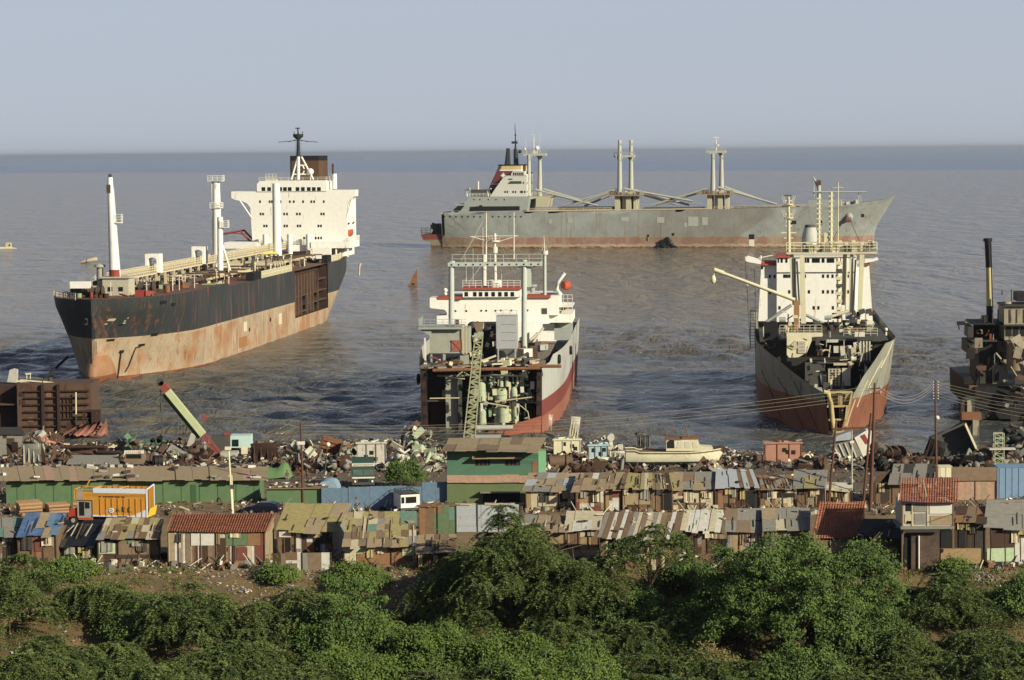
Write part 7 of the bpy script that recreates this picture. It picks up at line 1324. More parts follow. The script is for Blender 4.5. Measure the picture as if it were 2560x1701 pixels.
def car():
 g0 = gnd(660, 1284); fr = Fr(g0, -14); t = thing('hatchback_car', 'dark blue hatchback car parked by the green shed', 'car', fr); PB = plain('car_dark_blue', (22, 26, 44), .25, .1)
 pr = [(-2.1, .35), (-2.12, .7), (-1.95, .88), (-1.05, .98), (-.45, 1.42), (.9, 1.46), (1.6, 1.3), (2.02, .95), (2.1, .7), (2.08, .35)]
 m = MB(); n = len(pr); rows = []
 for y, k in ((-.84, .0), (-.8, .06), (.8, .06), (.84, .0)): rows += [(x, y * (1 if z < 1 else .88), z) for x, z in pr]
 m.grid(rows, n); m.add(rows[:n], [tuple(range(n))]); m.add(rows[-n:], [tuple(range(n))[::-1]]); m.box(-2.08, 2.06, -.8, .8, .3, .36); b = m.build('body', PB, t)
 for s_ in (-1, 1):
  for q in (((-.9, 1.0), (-.4, 1.34), (.15, 1.37), (.15, 1.0)), ((.22, 1.0), (.22, 1.37), (.95, 1.38), (1.5, 1.05))): m = MB(); m.prism([(x, s_ * (.76 if z > 1.1 else .845), z) for x, z in q], (0, s_ * .012, 0)); m.build('side_window', GLASS, b)
 m = MB(); m.hexa([(2.0, -.62, .98), (2.05, -.62, .98), (2.05, .62, .98), (2.0, .62, .98), (1.66, -.58, 1.26), (1.7, -.58, 1.27), (1.7, .58, 1.27), (1.66, .58, 1.26)]); m.build('rear_window', GLASS, b)
 for y in (-.66, .66): m = MB(); m.box(2.06, 2.12, y - .14, y + .14, .7, .86); m.build('tail_light', paint('tail_red', (150, 40, 34), 0, .1), b)
 m = MB(); m.box(2.1, 2.13, -.25, .25, .6, .72); m.build('number_plate', WHITE2, b)
 for x in (-1.3, 1.3): [wheel(t, x, y, .3, .31, .2) for y in (-.78, .78)]
car()
def jeep():
 g0 = gnd(1026, 1284); fr = Fr(g0, 16); t = thing('jeep', 'white boxy jeep with a dark roof rack beside the blue sheet wall', 'jeep', fr)
 def bx(n, mt, *q, par=t): m = MB(); m.box(*q); return m.build(n, mt, par)
 b = bx('body', WHITE, -1.15, 1.15, 0, 3.8, .5, 2.25); bx('windscreen', GLASS, -.55, .75, -.04, 0, 1.25, 2.0, par=b); bx('window_frame', WHITE2, -.62, .82, -.02, .02, 1.18, 2.07, par=b); bx('side_window', GLASS, -1.08, -.72, -.04, 0, 1.25, 2.0, par=b)
 for k in range(3): bx('side_window', GLASS, 1.15, 1.18, .3 + 1.15 * k, 1.2 + 1.15 * k, 1.4, 2.0, par=b)
 bx('bumper', DGREY, -1.2, 1.2, -.2, -.05, .45, .7); m = MB(); m.box(-1.12, 1.12, .05, 3.7, 2.27, 2.33); [m.rail([(-1.1, y, 2.33), (1.1, y, 2.33)], .3, 1, .5, .05) for y in (.1, 3.6)]; [m.rail([(x, .1, 2.33), (x, 3.6, 2.33)], .3, 1, .6, .05) for x in (-1.1, 1.1)]; m.build('roof_rack', DGREY, t)
 for x in (-1.0, 1.0):
  for y in (.7, 3.0): m = MB(); m.torus((x, y, .38), .28, .12, 'x'); m.build('wheel', TYRE, t)
jeep()
def cranes():
 p0 = gnd(*A(1800, 850)); D = 372; t = thing('mobile_crane', 'mobile crane with a pale green and red boom raised over the scrap', 'crane', (P(*A(1760, 760), D).x, D, 1.0)); L = t.location.copy(); Q = lambda x, y, d=0: P(*A(x, y), D + d) - L
 b0, b1 = Q(1715, 735), Q(1250, 165); lp = lambda k: b0.lerp(b1, k)
 CG = paint('crane_pale_green', (176, 182, 138), .1, .35, 1); CRD = paint('crane_red', (132, 64, 56), .15, .3, 1)
 m = MB(); m.bar(lp(.26), lp(.86), 1.05, 1.0); m.build('boom_section', CG, t); m = MB(); m.bar(lp(.26) + Vector((-.5, .1, -.38)), lp(.86) + Vector((-.5, .1, -.38)), .2, 1.0); m.build('boom_painted_shade', paint('crane_green_shade', (70, 92, 52), .1, .4), t)  # darker green strip paints shade along the boom's underside
 m = MB(); m.bar(lp(.86), lp(.93), 1.1); m.bar(lp(.93), lp(.985), .8); m.build('boom_tip', CRD, t); m = MB(); m.tube([lp(.985) + Vector((0, -.4, 0)), lp(.985) + Vector((0, .4, 0))], .6, 12); m.build('tip_sheave', DGREY, t)
 m = MB()
 for s_ in (-.4, .4):
  for e in (-.35, .35): m.bar(lp(0) + Vector((s_, e, 0)), lp(.27) + Vector((s_, e, 0)), .2)
 for k in range(9): a, c = lp(.03 * k), lp(.03 * k + .03); m.bar(a + Vector((-.4, -.35, 0)), c + Vector((.4, -.35, 0)), .12)
 m.build('lattice_foot', CRD, t)
 m = MB(); h0, h1 = Q(1258, 225), Q(1272, 585); m.tube([h0, h1], .06, 5); m.tube([Q(1264, 330), Q(1266, 410)], .18, 6); m.build('hoist_rope', DGREY, t); m = MB(); m.ball(Q(1272, 592), .35, 8, 6); m.build('hook', DGREY, t)
 def bx(n, mt, x0, y0, x1, y1, d, dep): a, b = Q(x0, y1, d), Q(x1, y0, d); m = MB(); m.box(a.x, b.x, d, d + dep, a.z, b.z); return m.build(n, mt, t)
 cb = bx('cab', paint('cab_pale_cyan', (176, 198, 190), .1, .3), 1800, 595, 1965, 690, 3, 3); bx('cab_window', GLASS, 1822, 625, 1870, 678, 2.9, .15); bx('counterweight', paint('crane_grey', (168, 166, 154), .2, .4), 1730, 725, 1858, 850, -4, 2.5); bx('upper_body', DGREY, 1660, 600, 1800, 740, 2, 2.5); bx('chassis', BLACK, 1520, 740, 1990, 830, 1, 3)
 m = MB(); m.prism([Q(x, y, 1) for x, y in ((1890, 680), (1940, 680), (1940, 800), (1915, 838), (1895, 830))], (0, .3, 0)); m.build('pale_panel', CREAM, t); m = MB(); m.torus(Q(1965, 830, .5), .8, .14, 'y'); m.build('ring', CREAM, t)
 m = MB(); m.prism([Q(x, y, 4) for x, y in ((1465, 670), (1495, 578), (1530, 600), (1500, 720), (1458, 718))], (0, 1, 0)); m.prism([Q(x, y, 4) for x, y in ((1650, 640), (1680, 600), (1760, 600), (1700, 720))], (0, 1, 0)); m.build('bent_plates', paint('crane_grey', (1, 1, 1)), t)
 m = MB(); m.bar(Q(1800, 580, 4), Q(1610, 458, 4), .3); m.mi(1); m.rbox(Q(1603, 450, 4), (.9, .6, .5), (0, .5, 0)); m.rbox(Q(1785, 585, 4), (1.0, .8, .6), (0, .5, 0)); m.build('short_jib', [DGREY, CRD], t)
 for k in range(3): m = MB(); m.torus(Q(1560 + 150 * k, 820, .5), .45, .2, 'y'); m.build('wheel', TYRE, t)
 # lattice boom crane in front of the cut ship
 D2 = 392; Q2 = lambda x, y, d=0: P(1020 + x / 2.5696, 520 + y / 2.57, D2 + d); base = Q2(395, 1500); t2 = thing('lattice_crane', 'pale green lattice boom crane standing before the cut ship', 'crane', (base.x, D2, .3)); L2 = t2.location.copy()
 a0, a1 = Q2(393, 1500) - L2, Q2(458, 800) - L2; LG = paint('lattice_green', (150, 150, 116), .2, .4, 1); m = MB(); n = 22
 ax = (a1 - a0).normalized(); sx = Vector((1, 0, 0)); wf = lambda k: .95 - .35 * k
 for s_ in (-1, 1):
  for e in (-1, 1): m.bar(a0 + Vector((s_ * wf(0), e * .8, 0)), a1 + Vector((s_ * wf(1), e * .6, 0)), .2)
 for k in range(n):
  u, v = k / n, (k + 1) / n; p, q = a0.lerp(a1, u), a0.lerp(a1, v)
  for e in (-1, 1): sg = 1 if k % 2 else -1; m.bar(p + Vector((sg * wf(u), e * .7, 0)), q + Vector((-sg * wf(v), e * .7, 0)), .11); m.bar(p + Vector((-wf(u), e * .7, 0)), p + Vector((wf(u), e * .7, 0)), .11)
 m.build('lattice_boom', LG, t2); m = MB(); c = Q2(450, 770) - L2; m.prism([Q2(x, y) - L2 for x, y in ((420, 740), (488, 735), (478, 790), (440, 800))], (0, .8, 0)); m.build('boom_head', PAL['brown'], t2)
 m = MB(); b = Q2(500, 1470) - L2; m.box(b.x - 2.5, b.x + 2.5, 0, 3, .2, b.z + .2); m.build('crane_body', GREYP, t2); m = MB(); m.tube([b + Vector((-1.5, .5, 1.4)), b + Vector((4.5, .5, 1.4))], .45, 12); m.build('tank', paint('crane_grey', (1, 1, 1)), t2); m = MB(); m.box(b.x - 4, b.x + 4, -.2, 3.2, -.3, .8); m.build('tracks', BLACK, t2)
cranes()
def yellow_boat():
 g0 = gnd(1690, 1166); D = g0.y; t = thing('wooden_boat', 'pale yellow cabin boat with a dark bottom stranded on the shore scrap', 'boat', (g0.x, D, g0.z)); L = t.location.copy(); Q = lambda x, y, d=0: P(*Dz(x, y), D + d) - L
 YB = paint('boat_yellow', (198, 192, 162), .18, .35, .8, RUSTO); xs = Q(-300, 400).x; xb = Q(705, 400).x; zt = Q(0, 345).z; zk = Q(300, 500).z; n = 22; LL = xb - xs
 def sec(u):
  w_ = 1.9 * (1 - max(0, (u - .55) / .45) ** 2.2) * (.8 + .2 * min(1, u / .2)) + .03; ztop = zt + .15 * (1 - u) + .55 * max(0, (u - .55) / .45) ** 1.8 + (.25 if u < .1 else 0); zb_ = zk + .9 * max(0, (u - .75) / .25) ** 2; x = xs + LL * u
  return [(x - (1 - f) * .5 * (u > .9) * 3 * (u - .9) / .1, s_ * w_ * g, zb_ + (ztop - zb_) * f) for s_, f, g in ((-1, 1, 1), (-1, .75, 1), (-1, .45, .96), (-1, .15, .7), (-1, 0, .1), (1, 0, .1), (1, .15, .7), (1, .45, .96), (1, .75, 1), (1, 1, 1))]
 g = NG('boat_hull_paint'); s = g.sep(g.obj()); nz = g.noise(g.obj(), 2, 4, .6); zz = g.math('ADD', s[2], g.math('MULTIPLY', nz, .15)); zb0 = zk + (zt - zk) * .44
 col = g.mix(g.ramp(g.math('DIVIDE', zz, 5.0), [(zb0 / 5, 0), (zb0 / 5 + .01, 1)]), lin((46, 54, 52)), g.mix(g.ramp(nz, [(.5, 0), (.75, .7)]), lin((198, 192, 162)), lin((160, 136, 98)))); hm = g.done(col, .6)
 m = MB(); m.smooth = True; pts = []; [pts.extend(sec(k / n)) for k in range(n + 1)]; m.grid(pts, 10); m.smooth = False; m.add(sec(0), [tuple(range(10))]); m.build('hull', hm, t)
 m = MB(); pts = []
 for k in range(n + 1): q = sec(k / n); pts += [(q[0][0], q[0][1] * .94, q[0][2] - .12), (q[-1][0], q[-1][1] * .94, q[-1][2] - .12)]
 m.grid(pts, 2); m.build('deck', PAL['wood'], t); m = MB(); L1 = [(sec(k / n)[0][0], sec(k / n)[0][1] - .04, sec(k / n)[0][2] - .22) for k in range(n + 1)]; m.tube(L1, .09, 5); m.build('rubbing_strake', PAL['wood'], t)
 m = MB(); m.prism([Q(x, y, -1.2) for x, y in ((100, 345), (100, 235), (185, 228), (410, 232), (435, 300), (555, 305), (565, 345))], (0, 2.4, 0)); cb = m.build('cabin', YB, t)
 m = MB(); a, b = Q(95, 236, -1.3), Q(415, 222, -1.3); m.box(a.x, a.x + (b.x - a.x) * .5, -1.35, 1.35, a.z, b.z - .02); m.box(a.x + (b.x - a.x) * .5 + .01, b.x, -1.35, 1.35, a.z + .08, b.z + .12); m.build('cabin_roof', RUSTL, cb)
 for q in (((108, 318), (108, 255), (135, 240), (178, 240), (182, 318)),): m = MB(); m.prism([Q(x, y, -1.24) for x, y in q], (0, .05, 0)); m.build('cabin_opening', BLACK, cb)
 for q in (((200, 315), (215, 255), (262, 255), (262, 315)), ((282, 315), (282, 255), (335, 255), (335, 315)), ((360, 310), (358, 258), (385, 258), (412, 310))): m = MB(); m.prism([Q(x, y, -1.24) for x, y in q], (0, .05, 0)); m.build('window', paint('dusty_glass', (188, 182, 158), 0, .3), cb)
 m = MB(); m.tube([Q(318, 222), Q(290, 100)], .08, 6); m.tube([Q(290, 100), Q(287, 85)], .03, 4); m.build('mast', PAL['wood'], t)
 for q in (((560, 310), (640, 300), (705, 320), (720, 345), (640, 345)),): m = MB(); m.prism([Q(x, y, -.6) for x, y in q], (0, 1.2, 0)); m.build('bow_heap', PAL['woodd'], t)
 for k in range(4): m = MB(); x = xs + LL * (.15 + .2 * k); m.bar((x, -1.9, -.3), (x, -.9, zk + .9), .22); m.build('prop', PAL['wood'], t)
yellow_boat()
def poles():
 WD = paint('pole_rust', (92, 60, 44), .3, .5, 1, RUSTD)
 def pole(name, label, top, foot, r0, r1, mt, cat='pole', Df=None):
  g0 = gnd(*foot) if Df is None else P(foot[0], foot[1], Df); D = g0.y; t = thing(name, label, cat, (g0.x, D, hgt(g0.x, D))); L = t.location.copy(); a = P(foot[0], foot[1], D) - L; b = P(top[0], top[1], D) - L; a = a - (b - a).normalized() * (.4 if Df is None else max(.4, a.z + .4)); m = MB(); m.tube([a, b], [r0, r1], 8); m.build('post', mt, t); return t, (lambda u, v, d=0: P(u, v, D + d) - L), D
 t, Q, D = pole('utility_pole', 'tall rusty electricity pole beside the H-shaped pole pair', (2187, 958), (2176, 1279), .26, .13, WD); D1 = D
 for v in (972, 985): m = MB(); m.bar(Q(2174, v), Q(2204, v - 2), .12); ca = m.build('crossarm', WD, t); [(lambda mm: (mm.tube([Q(u, v - 1), Q(u, v - 6)], .07, 6), mm.build('insulator', WHITE2, ca)))(MB()) for u in (2176, 2202)]
 t, Q, D = pole('pole_pair', 'H-shaped pair of leaning rusty poles joined by a crossbeam', Ez(182, 180), Ez(112, 940), .17, .13, WD); m = MB(); m.tube([Q(*Ez(422, 925)), Q(*Ez(490, 120))], [.17, .13], 8); m.build('post', WD, t); m = MB(); m.bar(Q(*Ez(150, 262)), Q(*Ez(505, 245)), .22); b_ = m.build('crossbeam', WD, t)
 for x in (185, 260, 330, 400, 470): m = MB(); q = Q(*Ez(x, 240)); m.tube([q, q + Vector((0, 0, -.45))], .09, 6); m.build('insulator', DGREY, b_)
 t, Q, D = pole('lamp_post', 'slender grey steel lamp pole standing between the leaning poles', Ez(320, 262), Ez(320, 908), .11, .07, paint('steel_pole', (172, 168, 152), .1, .3)); m = MB(); m.rbox(Q(*Ez(320, 375)), (.5, .2, .3)); m.build('bracket', WHITE2, t)
 t, Q, D = pole('utility_pole', 'rusty pole with a small lamp and a row of insulators left of the burnt hulk', (2338, 950), (2341, 1196), .2, .12, WD); D2 = D
 for k in range(7): m = MB(); m.bar(Q(2334, 956 + 7 * k), Q(2345, 955 + 7 * k), .08); ca = m.build('crossarm', WD, t); [(lambda mm: (mm.ball(Q(u, 955 + 7 * k), .1, 6, 4), mm.build('insulator', WHITE2, ca)))(MB()) for u in (2334, 2345)]
 m = MB(); m.ball(Q(2343, 1045), .32, 8, 6); m.build('lamp', WHITE2, t)
 t, Q, D = pole('utility_pole', 'plain dark rusty pole rising from the yard behind the khaki canvas shack', (752, 1057), (758, 1262), .17, .11, WD); D3 = D; m = MB(); m.rbox(Q(753, 1108), (.9, .3, .4)); m.build('bracket', WHITE2, t)
 t, Q, D = pole('lamp_post', 'cream street lamp pole in the lane by the dark blue car', (571, 1118), (581, 1285), .16, .1, CREAM); m = MB(); m.rbox(Q(570, 1121), (.7, .6, .35)); m.build('lamp_head', CREAM, t); m = MB(); m.tube([Q(583, 1284), Q(579, 1190)], .09, 6); m.bar(Q(572, 1190), Q(580, 1190), .2); m.build('side_conduit', CREAM, t); m = MB(); m.rbox(Q(581, 1217), (.4, .3, .5)); m.build('switch_box', DGREY, t)
 t, Q, D = pole('lamp_post', 'thin dark lamp pole in the scrapyard left of the grey cabin', (819, 1108), (812, 1185), .09, .07, DGREY); m = MB(); m.ball(Q(820, 1112), .35, 8, 6); m.build('lamp', WHITE2, t)
 def wire(a, b, sag, name, label, group):
  a, b = Vector(a), Vector(b); pts = [a.lerp(b, k / 14) - Vector((0, 0, sag * 4 * (k / 14) * (1 - k / 14))) for k in range(15)]; m = MB(); m.tube(pts, .022, 3, False); solo(m, name, paint('wire_metal', (150, 140, 118), 0, .2), tuple(b), label, 'wire', group)
 for k, (v0, v1) in enumerate(((966, 1064), (972, 1070), (985, 1078), (990, 1086))): wire(P(2200 if k % 2 else 2176, v0, D1), P(753, v1, D3), 1.5, 'power_line', 'power line crossing the yard from the tall rusty pole', 'power lines over the yard')
 for k in range(6): wire(P(2345, 956 + 7 * k, D2), P(2760, 1000 + 12 * k, D2 - 6), .9, 'power_line', 'power line running from the insulator pole past the burnt hulk', 'power lines by the hulk')
 for k in range(3): wire(P(2334, 956 + 7 * k, D2), P(2200, 968 + 8 * k, D1), 1.6, 'power_line', 'power line strung between the tall pole and the insulator pole', 'power lines between the poles')
poles()
# ================================================================ the scrapyard along the shore
YM = dict(rust=RUSTM, rustl=RUSTL, dark=RUSTK, pale=PALEG, white=paint('scrap_white', (190, 184, 168), .35, .6, 1.2), grey=paint('scrap_grey', (120, 118, 108), .35, .6, 1.2), black=BLACK, green=paint('scrap_green', (84, 112, 84), .3, .5, 1), cream=CREAM, pink=paint('scrap_pink', (164, 118, 98), .25, .45, .8), cyan=paint('scrap_cyan', (160, 182, 186), .2, .4, 1), dgrey=DGREY, brown=paint('scrap_brown', (98, 78, 60), .4, .6, 1))
def scrap(kind, label, u0, v0, u1, v1, mt, cat='scrap', seed=0, name=None, tilt=0.0, mt2=None):
 """one big piece of ship scrap lying between the pixels u0,v0 (top left) and u1,v1 (its foot)"""
 r = random.Random(seed * 7 + int(u0)); g0 = gnd((u0 + u1) / 2, v1); D = g0.y; s = PX(D); W_, Hh = (u1 - u0) * s, (v1 - v0) * s * 1.0; h2 = W_ / 2
 t = thing(name or kind, label, cat, (g0.x, D, g0.z - .05)); mt = YM[mt]; mt2 = YM[mt2] if mt2 else YM['dark']
 def b(n, m, mat): return m.build(n, mat, t)
 ct, st = math.cos(tilt), math.sin(tilt); T = lambda x, y, z: (x * ct - (z - Hh / 2) * st, y, x * st + (z - Hh / 2) * ct + Hh / 2)
 if kind == 'scrap_heap':
  n = int(26 + W_ * 5)
  for k in range(n):
   x = r.gauss(0, .36) * W_ * .7; x = max(-h2, min(h2, x)); top = Hh * (1 - (abs(x) / h2) ** 1.6) ** .7 if abs(x) < h2 else .2; z = r.uniform(0, max(.2, top)); y = r.uniform(-1.2, 1.8); m = MB(); q = r.random(); mm = r.choice((mt, mt, mt2, YM['rust'], YM['grey']))
   if q < .35: m.rbox((x, y, z), (r.uniform(.7, 2.8), r.uniform(.06, .25), r.uniform(.5, 2.0)), (r.uniform(-.8, .8), r.uniform(-.9, .9), r.uniform(-1, 1))); nm = 'plate'
   elif q < .6: a = Vector((r.uniform(-1, 1), r.uniform(-.6, .6), r.uniform(-.5, .8))).normalized() * r.uniform(.7, 2.0); m.bar(Vector((x, y, z)) - a, Vector((x, y, z)) + a, r.uniform(.1, .25)); nm = 'beam'
   elif q < .8: a = Vector((r.uniform(-1, 1), r.uniform(-.6, .6), r.uniform(-.3, .6))).normalized() * r.uniform(.4, 1.4); m.tube([Vector((x, y, z)) - a, Vector((x, y, z)) + a], r.uniform(.12, .5), 9); nm = 'pipe'
   else: m.smooth = True; m.ball((x, y, z), (r.uniform(.4, 1.0), r.uniform(.4, .8), r.uniform(.3, .8)), 9, 6); nm = 'lump'
   b(nm, m, mm)
 elif kind == 'scrap_cabin':
  m = MB(); m.hexa([T(*q) for q in ((-h2, 0, 0), (h2, 0, 0), (h2, 2.4, 0), (-h2, 2.4, 0), (-h2 * .96, 0, Hh), (h2 * .97, 0, Hh * .98), (h2 * .97, 2.4, Hh * .98), (-h2 * .96, 2.4, Hh))]); b('walls', m, mt)
  for k in range(3): m = MB(); x = r.uniform(-h2 * .7, h2 * .5); z = r.uniform(.15, .6) * Hh; m.hexa([T(*q) for q in ((x, -.05, z), (x + .6, -.05, z), (x + .6, .02, z), (x, .02, z), (x, -.05, z + .6), (x + .6, -.05, z + .6), (x + .6, .02, z + .6), (x, .02, z + .6))]); b('opening', m, BLACK)
  for k in range(4): m = MB(); x = -h2 + W_ * k / 3; m.bar(T(x, -.05, 0), T(x, -.05, Hh), .12); b('rib', m, mt2)
  m = MB(); m.bar(T(-h2 - .2, -.05, Hh), T(h2 + .2, -.05, Hh), .25); b('rim', m, mt)
  for k in range(6): m = MB(); x = r.uniform(-h2, h2); m.rbox(T(x, r.uniform(0, 2), Hh + .15), (r.uniform(.4, 1.2), .5, .2), (0, r.uniform(-.3, .3), r.random())); b('roof_litter', m, r.choice((mt, YM['grey'], YM['rust'])))
 elif kind == 'open_tank':
  m = MB(); d = 2.5; m.hexa([T(*q) for q in ((-h2, 0, 0), (h2, 0, 0), (h2, d, 0), (-h2, d, 0), (-h2, 0, .1), (h2, 0, .1), (h2, d, .1), (-h2, d, .1))])
  for (xa, xb, ya, yb) in ((-h2, -h2 + .12, 0, d), (h2 - .12, h2, 0, d), (-h2, h2, d - .1, d)): m.hexa([T(*q) for q in ((xa, ya, 0), (xb, ya, 0), (xb, yb, 0), (xa, yb, 0), (xa, ya, Hh), (xb, ya, Hh), (xb, yb, Hh), (xa, yb, Hh))])
  b('shell', m, mt)
  for k in range(3): m = MB(); z = Hh * (.25 + .25 * k); m.bar(T(-h2 + .2, d - .2, z), T(h2 - .2, d - .2, z), .15); b('stiffener', m, mt)
  for (p, q) in (((-h2, 0, Hh), (h2, 0, Hh)), ((-h2, 0, 0), (h2, 0, 0)), ((-h2, 0, 0), (-h2, 0, Hh)), ((h2, 0, 0), (h2, 0, Hh))): m = MB(); m.bar(T(*p), T(*q), .3); b('rim', m, mt2 if q[2] != p[2] else mt)
 elif kind == 'pipe_stack':
  n = max(3, int(Hh / .45))
  for k in range(n * 2): x0 = r.uniform(-h2, -h2 * .3); z = .3 + (k % n) * Hh / n * .8; m = MB(); m.tube([(x0, r.uniform(-.5, 1.5), z), (x0 + W_ * r.uniform(.5, .85), r.uniform(-.5, 1.5), z + r.uniform(-.2, .3))], r.uniform(.2, .42), 9); b('pipe', m, r.choice((mt, mt, mt2)))
 elif kind == 'winch_drum':
  R_ = Hh / 2; m = MB(); m.tube([(-h2 * .6, 0, R_), (h2 * .6, -.3, R_)], R_ * .55, 14); b('drum', m, mt2)
  for x in (-h2 * .6, 0, h2 * .6): m = MB(); m.torus((0, 0, 0), R_ * .88, R_ * .13, 'x'); m.tube([(-.06, 0, 0), (.06, 0, 0)], R_ * .85, 18); m.xform(Matrix.Translation((x, 0, R_)) @ Matrix.Rotation(.9, 4, 'Z')); f = b('flange', m, mt); m = MB(); [m.tube([(-.09, .55 * R_ * math.cos(a), .55 * R_ * math.sin(a)), (.09, .55 * R_ * math.cos(a), .55 * R_ * math.sin(a))], R_ * .12, 8) for a in (0, 1.05, 2.1, 3.15, 4.2, 5.25)]; m.xform(Matrix.Translation((x, 0, R_)) @ Matrix.Rotation(.9, 4, 'Z')); m.build('flange_hole', BLACK, f)
  m = MB(); m.box(-h2 * .8, h2 * .8, .3, 1, 0, .4); b('bedplate', m, mt2)
 elif kind == 'ribbed_plate':
  m = MB(); m.smooth = False; n = 8; m.grid([T(-h2 + W_ * i / n, .25 * math.sin(2.2 * i / n + j) + j * .5 * 0, Hh * j / 4) for j in range(5) for i in range(n + 1)], n + 1); b('plate', m, mt)
  for k in range(4): m = MB(); x = -h2 + W_ * (k + .5) / 4; m.bar(T(x, -.12, .05), T(x, -.1, Hh), .14); b('rib', m, mt2)
 elif kind == 'drum':
  m = MB(); R_ = Hh / 2; m.tube([(-h2, 0, R_), (h2, .5, R_)], R_, 14); b('shell', m, mt); m = MB(); m.tube([(-h2 - .02, 0, R_), (-h2 + .1, 0, R_)], R_ * .8, 14); b('end_hole', m, BLACK); m = MB(); [m.torus((x, .25, R_), R_, .06, 'x') for x in (-h2 * .5, h2 * .5)]; b('hoops', m, mt2)
 elif kind == 'machine':
  for k in range(14):
   x = r.uniform(-h2, h2); z = r.uniform(.2, Hh); m = MB()
   if k % 2: m.tube([(x, -.3, z * .8), (x, .9, z * .8)], r.uniform(.25, .6), 10); n = 'wheel'
   else: m.rbox((x, .2, z * .6), (r.uniform(.4, 1.2), r.uniform(.4, 1), r.uniform(.4, 1.4)), (0, r.uniform(-.2, .2), 0)); n = 'casing'
   b(n, m, r.choice((mt, mt, mt2)))
 elif kind == 'tower':
  m = MB(); n = 7; [m.bar((x, y, 0), (x, y, Hh), .1) for x in (-h2, h2) for y in (0, 1)]; [(m.bar((-h2, y, Hh * k / n), (h2, y, Hh * k / n), .08), m.bar((-h2 * (1 if k % 2 else -1), y, Hh * k / n), (h2 * (1 if k % 2 else -1), y, Hh * min(n, k + 1) / n), .07)) for k in range(n + 1) for y in (0, 1)]; b('lattice', m, mt); m = MB(); m.box(-h2 - .8, h2 + 1.6, -.2, 1.2, Hh * .54, Hh * .58); b('platform', m, mt2)
 return t
S = scrap
def ab(f, x0, y0, x1, y1): p, q = f(x0, y0), f(x1, y1); return (p[0], p[1], q[0], q[1])
S('scrap_heap', 'heap of pale green and white crushed tanks left of the cut ship', 975, 1062, 1105, 1158, 'pale', seed=1, mt2='white'); S('scrap_cabin', 'square pale grey steel cabin block at the centre of the yard', 893, 1106, 965, 1162, 'white', seed=2, mt2='grey')
S('open_tank', 'tilted rusty brown open tank frame among the scrap', 800, 1098, 852, 1142, 'rustl', seed=3, tilt=-.3, mt2='rust'); S('machine', 'pale green machinery beside the tilted rusty tank', 852, 1110, 892, 1150, 'pale', seed=4, mt2='white')
S('ribbed_plate', 'burnt dark brown plate wall right of the mobile crane', 628, 1106, 696, 1160, 'dark', seed=5, mt2='rust', tilt=.03); S('scrap_heap', 'low heap with a pale green dome behind the rusty pole', 712, 1112, 800, 1152, 'pale', seed=6, mt2='white')
S('scrap_heap', 'grey jumble of bent girders in front of the grey cabin block', 965, 1120, 1060, 1178, 'white', seed=7, mt2='grey'); S('drum', 'dark open pipe end beside the green office gable', 1372, 1138, 1430, 1170, 'brown', seed=8, mt2='dark')
S('ribbed_plate', 'tall pale plate column standing behind the green office', 1424, 1040, 1448, 1108, 'white', seed=9, tilt=-.12, mt2='cream'); S('ribbed_plate', 'pair of grey uprights at the red stern plating of the cut ship', 1356, 1035, 1380, 1090, 'white', seed=10, tilt=-.06, mt2='grey')
S('scrap_cabin', 'pale cream lattice-sided block at the foot of the tall plate column', 1385, 1098, 1452, 1135, 'cream', seed=11, mt2='white'); S('machine', 'pile of white pipes and engine parts with a curved vent', 1478, 1082, 1560, 1128, 'white', seed=12, mt2='cream')
S('scrap_cabin', 'pair of light blue metal cupboards in front of the white engine parts', 1472, 1112, 1520, 1150, 'cyan', seed=13, mt2='grey'); S('ribbed_plate', 'white ribbed hull strip lying left of the yellow boat', 1520, 1126, 1568, 1148, 'white', seed=14, mt2='cream'); S('scrap_cabin', 'dark box section behind the stern of the yellow boat', 1590, 1088, 1624, 1122, 'dgrey', seed=15, mt2='grey')
S('pipe_stack', 'heap of long brown bars and pipes right of the green office', 1450, 1142, 1560, 1168, 'brown', seed=16, mt2='cream'); S('scrap_heap', 'heap with a red cloth and dark scrap behind the upper stalls', 1400, 1158, 1600, 1184, 'dark', seed=17, mt2='brown')
m = MB(); g_ = gnd(1521, 1183); m.rbox((g_.x, g_.y, g_.z + .6), (1.9, 1.0, .9), (0, .05, .2)); m.rbox((g_.x + .4, g_.y - .2, g_.z + 1.1), (1.0, .8, .3), (.2, .3, 0)); solo(m, 'red_cloth_bundle', paint('bright_red_cloth', (176, 34, 34), 0, .3), tuple(g_), 'bright red cloth bundle lying on dark scrap', 'cloth')
S('scrap_cabin', 'salmon pink steel deckhouse with cut top near the shore', 1913, 1106, 2004, 1160, 'pink', seed=18, mt2='rustl'); S('drum', 'small dark red drum left of the salmon pink deckhouse', 1888, 1136, 1912, 1160, 'rust', seed=19)
S('scrap_heap', 'yellowish heap of cut pipe ends below the yellow boat', 1748, 1158, 1804, 1182, 'cream', seed=20, mt2='rustl'); S('scrap_heap', 'dark heap of burnt scrap between pink deckhouse and poles', 1990, 1150, 2080, 1178, 'dark', seed=21, mt2='black')
